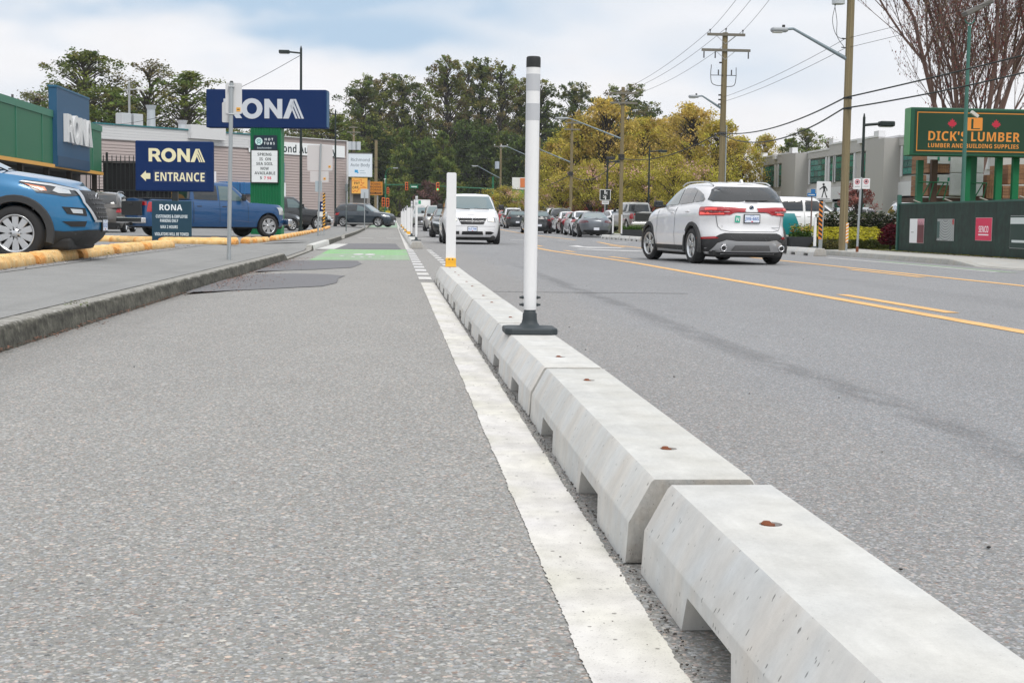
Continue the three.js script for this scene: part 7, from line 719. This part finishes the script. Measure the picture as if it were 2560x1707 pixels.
const TG = {
  tallA: treeGeo(101, { h: 28, r: 6.5, base: 0.12, clumps: 210, leaves: 48, leaf: 0.5, spread: 0.15, prof: poplar, cols: [...olive, ...brown.slice(0, 2)], trunk: 0.42 }), tallB: treeGeo(102, { h: 28, r: 6, base: 0.1, clumps: 210, leaves: 48, leaf: 0.5, spread: 0.15, prof: poplar, cols: [...olive, ...dark], trunk: 0.42 }), tallC: treeGeo(103, { h: 28, r: 6.2, base: 0.12, clumps: 180, leaves: 44, leaf: 0.46, spread: 0.15, prof: poplar, cols: [...brown, ...olive], trunk: 0.4 }),
  under: treeGeo(104, { h: 12, r: 5.5, base: 0.02, clumps: 130, leaves: 48, leaf: 0.5, spread: 0.22, prof: (v) => 1 - 0.55 * v, cols: [...dark, ...fresh.slice(0, 1)], trunk: 0.3 }), freshA: treeGeo(105, { h: 12, r: 4.2, base: 0.03, clumps: 130, leaves: 50, leaf: 0.42, spread: 0.18, prof: (v) => 1 - 0.8 * v, cols: [...fresh, ...olive.slice(0, 2)], trunk: 0.25 }),
  leftA: treeGeo(106, { h: 19, r: 6.2, base: 0.15, clumps: 220, leaves: 52, leaf: 0.3, spread: 0.14, prof: round, cols: [...dark, ...olive], trunk: 0.35 }), leftB: treeGeo(107, { h: 18, r: 5.6, base: 0.12, clumps: 200, leaves: 34, leaf: 0.24, spread: 0.15, prof: round, cols: brown, trunk: 0.32 }), leftC: treeGeo(108, { h: 18, r: 5.6, base: 0.1, clumps: 210, leaves: 50, leaf: 0.3, spread: 0.14, prof: round, cols: [...olive, ...fresh], trunk: 0.32 }),
  yellowA: treeGeo(109, { h: 12.5, r: 5.8, base: 0.06, clumps: 230, leaves: 60, leaf: 0.26, spread: 0.15, prof: round, cols: mustard, trunk: 0.28 }), yellowB: treeGeo(110, { h: 11, r: 5.0, base: 0.05, clumps: 210, leaves: 58, leaf: 0.26, spread: 0.15, prof: round, cols: [...mustard, ...lime], trunk: 0.26 }),
  blossom: treeGeo(111, { h: 6.4, r: 3.8, base: 0.28, clumps: 90, leaves: 84, leaf: 0.17, spread: 0.2, prof: round, cols: [...pink, ...lime, ...lime], trunk: 0.16 }), smallPink: treeGeo(112, { h: 2.4, r: 1.15, base: 0.6, clumps: 46, leaves: 46, leaf: 0.10, spread: 0.2, prof: (v) => 1 - 0.4 * v, cols: [[0.36, 0.15, 0.13], [0.42, 0.20, 0.17], [0.26, 0.10, 0.09]], trunk: 0.09 }),
};
const BG = 'tall trees closing the street', UG = 'lower trees at the foot of the tall ones', LGp = 'trees behind the shop', YG = 'yellow spring trees', PG = 'blossom trees';
// [picture column, top row, distance, kind] -> placed where they stand
const wx = (px, d) => (px - 985) / 3555 * d, wh = (px, py, d) => 0.78 + (550 + (px - 985) * 0.014 - py) / 3555 * d;
[[905, 185, 245, 'tallB', 'feathery olive tree at the left end of the tall row'], [945, 168, 262, 'tallA', 'tall olive tree rising above the storage sign'], [1000, 172, 268, 'tallB', 'tall tree above the traffic signal arm'], [1045, 190, 280, 'tallC', 'thin tall tree between two taller ones'], [1112, 122, 262, 'tallA', 'highest olive tree left of the tall white post'], [1165, 140, 276, 'tallC', 'brownish tall tree left of the white post'], [1196, 126, 266, 'tallB', 'tall dark tree just left of the white post'], [1248, 142, 258, 'tallC', 'brown tall tree touching the white post'], [1296, 178, 268, 'tallA', 'tall tree directly behind the white post'], [1345, 182, 262, 'tallB', 'tall tree just right of the white post'], [1425, 186, 256, 'tallB', 'narrow tall tree standing alone right of the post'], [1500, 225, 270, 'tallC', 'sparse tree between the narrow and the broad tree'], [1558, 190, 250, 'tallA', 'broad tall tree behind the third utility pole'], [1612, 236, 262, 'tallB', 'tree at the right end of the tall row'], [1722, 262, 240, 'leftA', 'small dark tree top peeping over the yellow trees']].forEach(([px, py, d, k, lab], i) => { const s = 0.93 * (wh(px, py, d) - gy(-d)) / (k === 'leftA' ? 19 : 28); tree('tall_tree', lab, TG[k], wx(px, d), -d, { group: BG, yaw: i * 1.7, s: [1.0 + 0.1 * Math.sin(i * 2.3), s], bark: barkDark }); });
for (let i = 0; i < 22; i++) { const px = 830 + i * 42, d = 236 + (i * 37) % 20, fr = i % 3 === 1; tree('woodland_tree', (fr ? 'fresh green bushy tree, ' : 'dark bushy tree, ') + nth(i) + ' from the left along the foot of the tall row', TG[fr ? 'freshA' : 'under'], wx(px, d), -d, { group: UG, yaw: i * 1.3, s: [1.05, 0.95 + 0.5 * ((i * 13) % 7) / 7], bark: barkDark }); }
for (let i = 0; i < 14; i++) { const px = 880 + i * 58, d = 285; tree('woodland_tree', 'dark filling tree, ' + nth(i) + ' from the left behind the tall row', TG.under, wx(px, d), -d, { group: UG, yaw: i * 2.1, s: [1.2, 1.55], bark: barkDark }); }
tree('woodland_tree', 'pointed fresh green tree left of the traffic signal', TG.freshA, wx(1000, 232), -232, { group: UG, s: [0.95, 1.2], yaw: 0.4 }); tree('woodland_tree', 'pointed fresh green tree over the oncoming cars', TG.freshA, wx(1105, 230), -230, { group: UG, s: [1.1, 1.15], yaw: 2.4 }); tree('plum_tree', 'dull pink leaved tree beyond the signals', treeGeo(141, { h: 5.5, r: 3.2, base: 0.1, clumps: 50, leaves: 60, leaf: 0.3, prof: round, spread: 0.22, cols: [[0.16, 0.085, 0.075], [0.2, 0.10, 0.09], [0.12, 0.07, 0.06]], trunk: 0.15 }), wx(1068, 226), -226);
[[120, 200, 165, 'leftB', 'brownish tree at the left end behind the shop'], [232, 112, 158, 'leftA', 'big dark round tree behind the shop'], [190, 180, 170, 'leftB', 'thin brownish tree between the left trees'], [300, 190, 150, 'leftC', 'fresh green tree behind the blue entrance tower'], [395, 116, 160, 'leftB', 'brown twiggy spring tree left of the big blue sign'], [470, 145, 156, 'leftC', 'olive tree next to the big blue sign'], [350, 215, 172, 'leftC', 'lower green tree filling behind the workshop vents'], [800, 235, 190, 'leftB', 'brownish tree right of the big blue sign'], [830, 262, 182, 'leftC', 'green tree above the body shop roof'], [765, 262, 195, 'leftC', 'tree behind the right end of the blue sign'], [560, 300, 165, 'leftA', 'tree top over the workshop roof'], [660, 296, 170, 'leftB', 'low brownish tree behind the green pylon']].forEach(([px, py, d, k, lab], i) => { const s = 0.9 * (wh(px, py, d) - gy(-d)) / 18.5; tree('broadleaf_tree', lab, TG[k], wx(px, d), -d, { group: LGp, yaw: i * 2.2, s: [s < 0.7 ? 1.15 : 1.42, s] }); });
[[1520, 252, 150, 'yellowA', 'large mustard yellow tree behind the third utility pole'], [1445, 300, 152, 'yellowB', 'yellow tree left of the third utility pole'], [1600, 300, 156, 'yellowB', 'yellow tree between the two utility poles'], [1735, 262, 146, 'yellowA', 'large mustard yellow tree left of the second pole'], [1800, 305, 142, 'yellowB', 'yellow green tree right of the second pole'], [1845, 345, 150, 'yellowB', 'yellow green tree at the corner of the grey offices'], [1395, 352, 158, 'yellowB', 'low yellow tree beside the tall white post'], [1670, 300, 160, 'yellowA', 'yellow tree filling behind the blossom']].forEach(([px, py, d, k, lab], i) => { const s = (wh(px, py, d) - gy(-d)) / (k === 'yellowA' ? 12.5 : 11); tree('yellow_tree', lab, TG[k], wx(px, d), -d, { group: YG, yaw: i * 1.9, s: [Math.min(1.05, s), s], bark: barkDark }); });
[[1480, 405, 126, 'blossom tree left of the turn lane sign'], [1545, 395, 122, 'blossom tree right behind the turn lane sign'], [1620, 398, 118, 'blossom tree behind the mirror of the white crossover'], [1690, 388, 112, 'blossom tree left of the second pole base'], [1405, 440, 128, 'low blossom tree beside the tall white post'], [1760, 400, 116, 'blossom tree behind the roof of the white crossover'], [1335, 470, 165, 'far orange pink tree behind the parked cars'], [1262, 468, 168, 'far orange pink tree beside the white minivan']].forEach(([px, py, d, lab], i) => { const s = (wh(px, py, d) - gy(-d)) / 6.4; tree('blossom_tree', lab, TG.blossom, wx(px, d), -d, { group: PG, yaw: i * 1.4, s: [1, s], bark: barkDark }); });
[[1975, 345, 205, 'freshA'], [2030, 322, 200, 'leftC'], [2085, 345, 210, 'leftB'], [1915, 340, 215, 'yellowB'], [2140, 350, 205, 'leftB']].forEach(([px, py, d, k], i) => { const H = { freshA: 12, leftC: 18, leftB: 18, yellowB: 11 }[k]; tree('broadleaf_tree', ['tree behind the grey offices, first from the yellow trees', 'green tree behind the grey offices, second from the yellow trees', 'pale tree behind the grey offices, third along', 'yellow green tree just behind the corner of the grey offices', 'tree behind the grey offices, nearest the utility pole'][i], TG[k], wx(px, d), -d, { group: 'trees behind the offices', yaw: i, s: [1, (wh(px, py, d) - gy(-d)) / H] }); });
tree('cherry_tree', 'small wide pink cherry tree before the grey offices', TG.smallPink, 19.1, -58, { y: 0.13, bark: barkDark, s: [1, 0.98] });
{ // the bare spring tree above the lumber sign: many upright limbs, fine twigs and red buds
  const R = rng(77), limbs = [], pos = [], col = []; const bud = (p) => { const n = 1 + R() * 3 | 0; for (let i = 0; i < n; i++) { const s = 0.05 + R() * 0.07, a = R() * 6.283, x = p[0] + (R() - 0.5) * 0.12, y = p[1] + (R() - 0.5) * 0.14, z = p[2] + (R() - 0.5) * 0.12, c = R() < 0.35 ? [0.26, 0.07, 0.07] : R() < 0.5 ? [0.28, 0.17, 0.13] : [0.24, 0.20, 0.13], t = 0.7 + R() * 0.6; pos.push(x, y - s * 0.5, z, x + Math.cos(a) * s * 0.4, y, z + Math.sin(a) * s * 0.4, x + (R() - 0.5) * 0.03, y + s * 0.6, z); for (let k = 0; k < 3; k++) col.push(c[0] * t, c[1] * t, c[2] * t); } };
  const grow = (p, d, len, r, lev) => { const n = lev < 2 ? 4 : 3; let q = p, dir = d; for (let i = 0; i < n; i++) { dir = V(dir.x + (R() - 0.5) * 0.22, dir.y + 0.08, dir.z + (R() - 0.5) * 0.22).normalize(); const e = [q[0] + dir.x * len / n, q[1] + dir.y * len / n, q[2] + dir.z * len / n]; limbs.push(bar(q, e, r * (1 - i / n * 0.5), r * (1 - (i + 1) / n * 0.5), lev < 2 ? 6 : 3));
    if (lev < 4) { const m = lev === 0 ? 2 : lev === 1 ? 2 : 2; for (let k = 0; k < m; k++) if (R() < [0.85, 0.85, 0.72, 0.55][lev]) { const a = R() * 6.283, sp = 0.45 + R() * 0.35; grow(e, V(dir.x + Math.cos(a) * sp, dir.y + 0.15, dir.z + Math.sin(a) * sp).normalize(), len * (0.5 + R() * 0.2), r * 0.42, lev + 1); } } if (lev >= 3) { bud(e); if (R() < 0.6) bud([(q[0] + e[0]) / 2, (q[1] + e[1]) / 2, (q[2] + e[2]) / 2]); } q = e; } };
  const t = thing('bare_tree', 'leafless spring tree with red buds and upright branches above the lumber sign', 'tree', [23.6, 0.15, -57]);
  const stems = [[-0.5, 0.02], [-0.16, -0.08], [0.12, 0.05], [0.45, -0.02], [0.75, 0.06], [-0.85, 0.0]]; const g0 = limbs.length; limbs.push(bar([0, 0, 0], [0, 2.4, 0], 0.36, 0.30, 10)); stems.forEach(([dx, dz], i) => grow([dx * 0.3, 2.2, dz], V(dx * 0.8, 1.5, dz * 2 + (R() - 0.5) * 0.5).normalize(), 6.0 + R() * 1.8, 0.13, 0));
  part(t, 'trunk', G(limbs), barkRed); const g = new THREE.BufferGeometry(); g.setAttribute('position', new THREE.Float32BufferAttribute(pos, 3)); g.setAttribute('color', new THREE.Float32BufferAttribute(col, 3)); g.computeVertexNormals(); part(t, 'crown', g, leafMat);
}
// hedges: leaves spread over a shaped volume
function hedge(name, label, pos, shape, n, leaf, cols, seed, core) { const R = rng(seed), p = [], c = []; for (let i = 0; i < n; i++) { const q = shape(R), s = leaf * (0.6 + 0.8 * R()), pal = cols(R, q), t = 0.7 + 0.6 * R(), a = R() * 6.283, b = (R() - 0.5) * 2; const e1 = [Math.cos(a) * s, Math.sin(b) * s * 0.7, Math.sin(a) * s], e2 = [-Math.sin(a) * s * 0.45, s * 0.3 * (R() - 0.2), Math.cos(a) * s * 0.45]; const A = [q[0] - e1[0], q[1] - e1[1], q[2] - e1[2]], B = [q[0] + e2[0], q[1] + e2[1] + s * 0.25, q[2] + e2[2]], D = [q[0] + e1[0], q[1] + e1[1], q[2] + e1[2]], E = [q[0] - e2[0], q[1] - e2[1], q[2] - e2[2]]; p.push(...A, ...B, ...D, ...A, ...D, ...E); for (let k = 0; k < 6; k++) c.push(pal[0] * t, pal[1] * t, pal[2] * t); }
  const g = new THREE.BufferGeometry(); g.setAttribute('position', new THREE.Float32BufferAttribute(p, 3)); g.setAttribute('color', new THREE.Float32BufferAttribute(c, 3)); g.computeVertexNormals(); const t = thing(name, label, name.includes('planter') ? 'planter' : 'shrub', pos); if (core) part(t, 'branches', core, barkDark); part(t, 'foliage', g, leafMat); return t; }
hedge('clipped_hedge', 'low clipped yellow green hedge beside the nearest utility pole', [0, 0.13, 0], (R) => { const u = R(), w = R(), top = R() < 0.62, x = lerp(12.25, 14.75, u), zb = -40.1 - 2.6 * w, y = top ? lerp(0.30, 0.62, w) + 0.05 * n2(x * 2, zb * 2) : R() * 0.30; return [x, y, top ? zb : -40.1 + 0.06 * R() - (x < 13.1 ? 0.8 : 0)]; }, 9000, 0.035, (R, q) => q[1] > 0.27 + 0.05 * n2(q[0] * 3, q[2]) ? [[0.46, 0.42, 0.03], [0.40, 0.38, 0.03], [0.52, 0.46, 0.05]][R() * 3 | 0] : [[0.10, 0.13, 0.025], [0.08, 0.11, 0.025], [0.15, 0.16, 0.035]][R() * 3 | 0], 201, boxUV(G(box(2.4, 0.24, 2.3, 13.5, 0.1, -41.4))));
hedge('flowering_hedge', 'dark green hedge with small white flowers behind the clipped hedge', [0, 0.13, 0], (R) => { const x = lerp(13.2, 15.9, R()), d = R(); return [x, lerp(0.3, 1.06, R()) + 0.08 * n2(x * 3, 4), -43.6 - 0.5 * d]; }, 7000, 0.045, (R) => R() < 0.16 ? [0.52, 0.46, 0.36] : [[0.05, 0.07, 0.025], [0.035, 0.055, 0.018], [0.08, 0.10, 0.04]][R() * 3 | 0], 202, boxUV(G(box(2.5, 0.8, 0.3, 14.5, 0.45, -44))));
hedge('maple_bush', 'round dark red maple bush at the end of the green hoarding', [13.62, 0.13, -38.2], (R) => { const a = R() * 6.283, v = R() * 2 - 1, r = Math.cbrt(R()), s = Math.sqrt(1 - v * v); return [Math.cos(a) * s * r * 0.36, 0.48 + v * r * 0.30 - 0.12 * r * s, Math.sin(a) * s * r * 0.34]; }, 2600, 0.035, (R) => [[0.11, 0.008, 0.018], [0.08, 0.006, 0.014], [0.15, 0.012, 0.024]][R() * 3 | 0], 203, G(bar([0, 0, 0], [0, 0.4, 0], 0.03)));
hedge('ornamental_grass', 'dry tufts and low plants at the foot of the striped marker', [0, 0.13, 0], (R) => [lerp(11.9, 13.0, R()), R() * R() * 0.34, -39.6 - R() * 1.2], 1500, 0.05, (R) => [[0.16, 0.14, 0.04], [0.09, 0.11, 0.03], [0.12, 0.11, 0.04]][R() * 3 | 0], 204);
for (const [x, z, w, n, lab, fl] of [[11.72, -40.4, 0.62, 1600, 'black planter box of orange and yellow flowers behind the white crossover', 1], [11.75, -70.0, 0.9, 1600, 'black box planter of green plants behind the barrier by the coupe', 0], [10.95, -40.6, 0.5, 700, 'grey planter half hidden behind the tail of the white crossover', 0]]) { const t = hedge('planter_box', lab, [x, gy(z) + 0.02, z], (R) => [(R() - 0.5) * w, 0.42 + R() * R() * (fl ? 0.42 : 0.24), (R() - 0.5) * 0.4], n, 0.035, (R, q) => fl && q[1] > 0.58 && R() < 0.3 ? [[0.55, 0.16, 0.02], [0.62, 0.34, 0.03], [0.6, 0.4, 0.05]][R() * 3 | 0] : [[0.07, 0.15, 0.02], [0.10, 0.18, 0.03], [0.05, 0.11, 0.02]][R() * 3 | 0], 210 + x * 3 | 0); part(t, 'box', rbox(w + 0.1, 0.44, 0.5, 0.02, 0, 0.22, 0), M([0.025, 0.028, 0.03], 0.7)); }
scatter('grass', 'grass and weeds along the foot of the green hoarding', leafGeo, M([1, 1, 1], 0.9, { side: THREE.DoubleSide }), 3000, 31, (R) => { const z = -38.5 + R() * 20; return [13.14 + R() * R() * 0.2 * -1 + 0.12, 0.14 + R() * 0.02, z, 0.012 + R() * 0.03, 2.2]; }, (R) => [0.12 + R() * 0.08, 0.12 + R() * 0.06, 0.03]);
renderer.render(scene, camera);
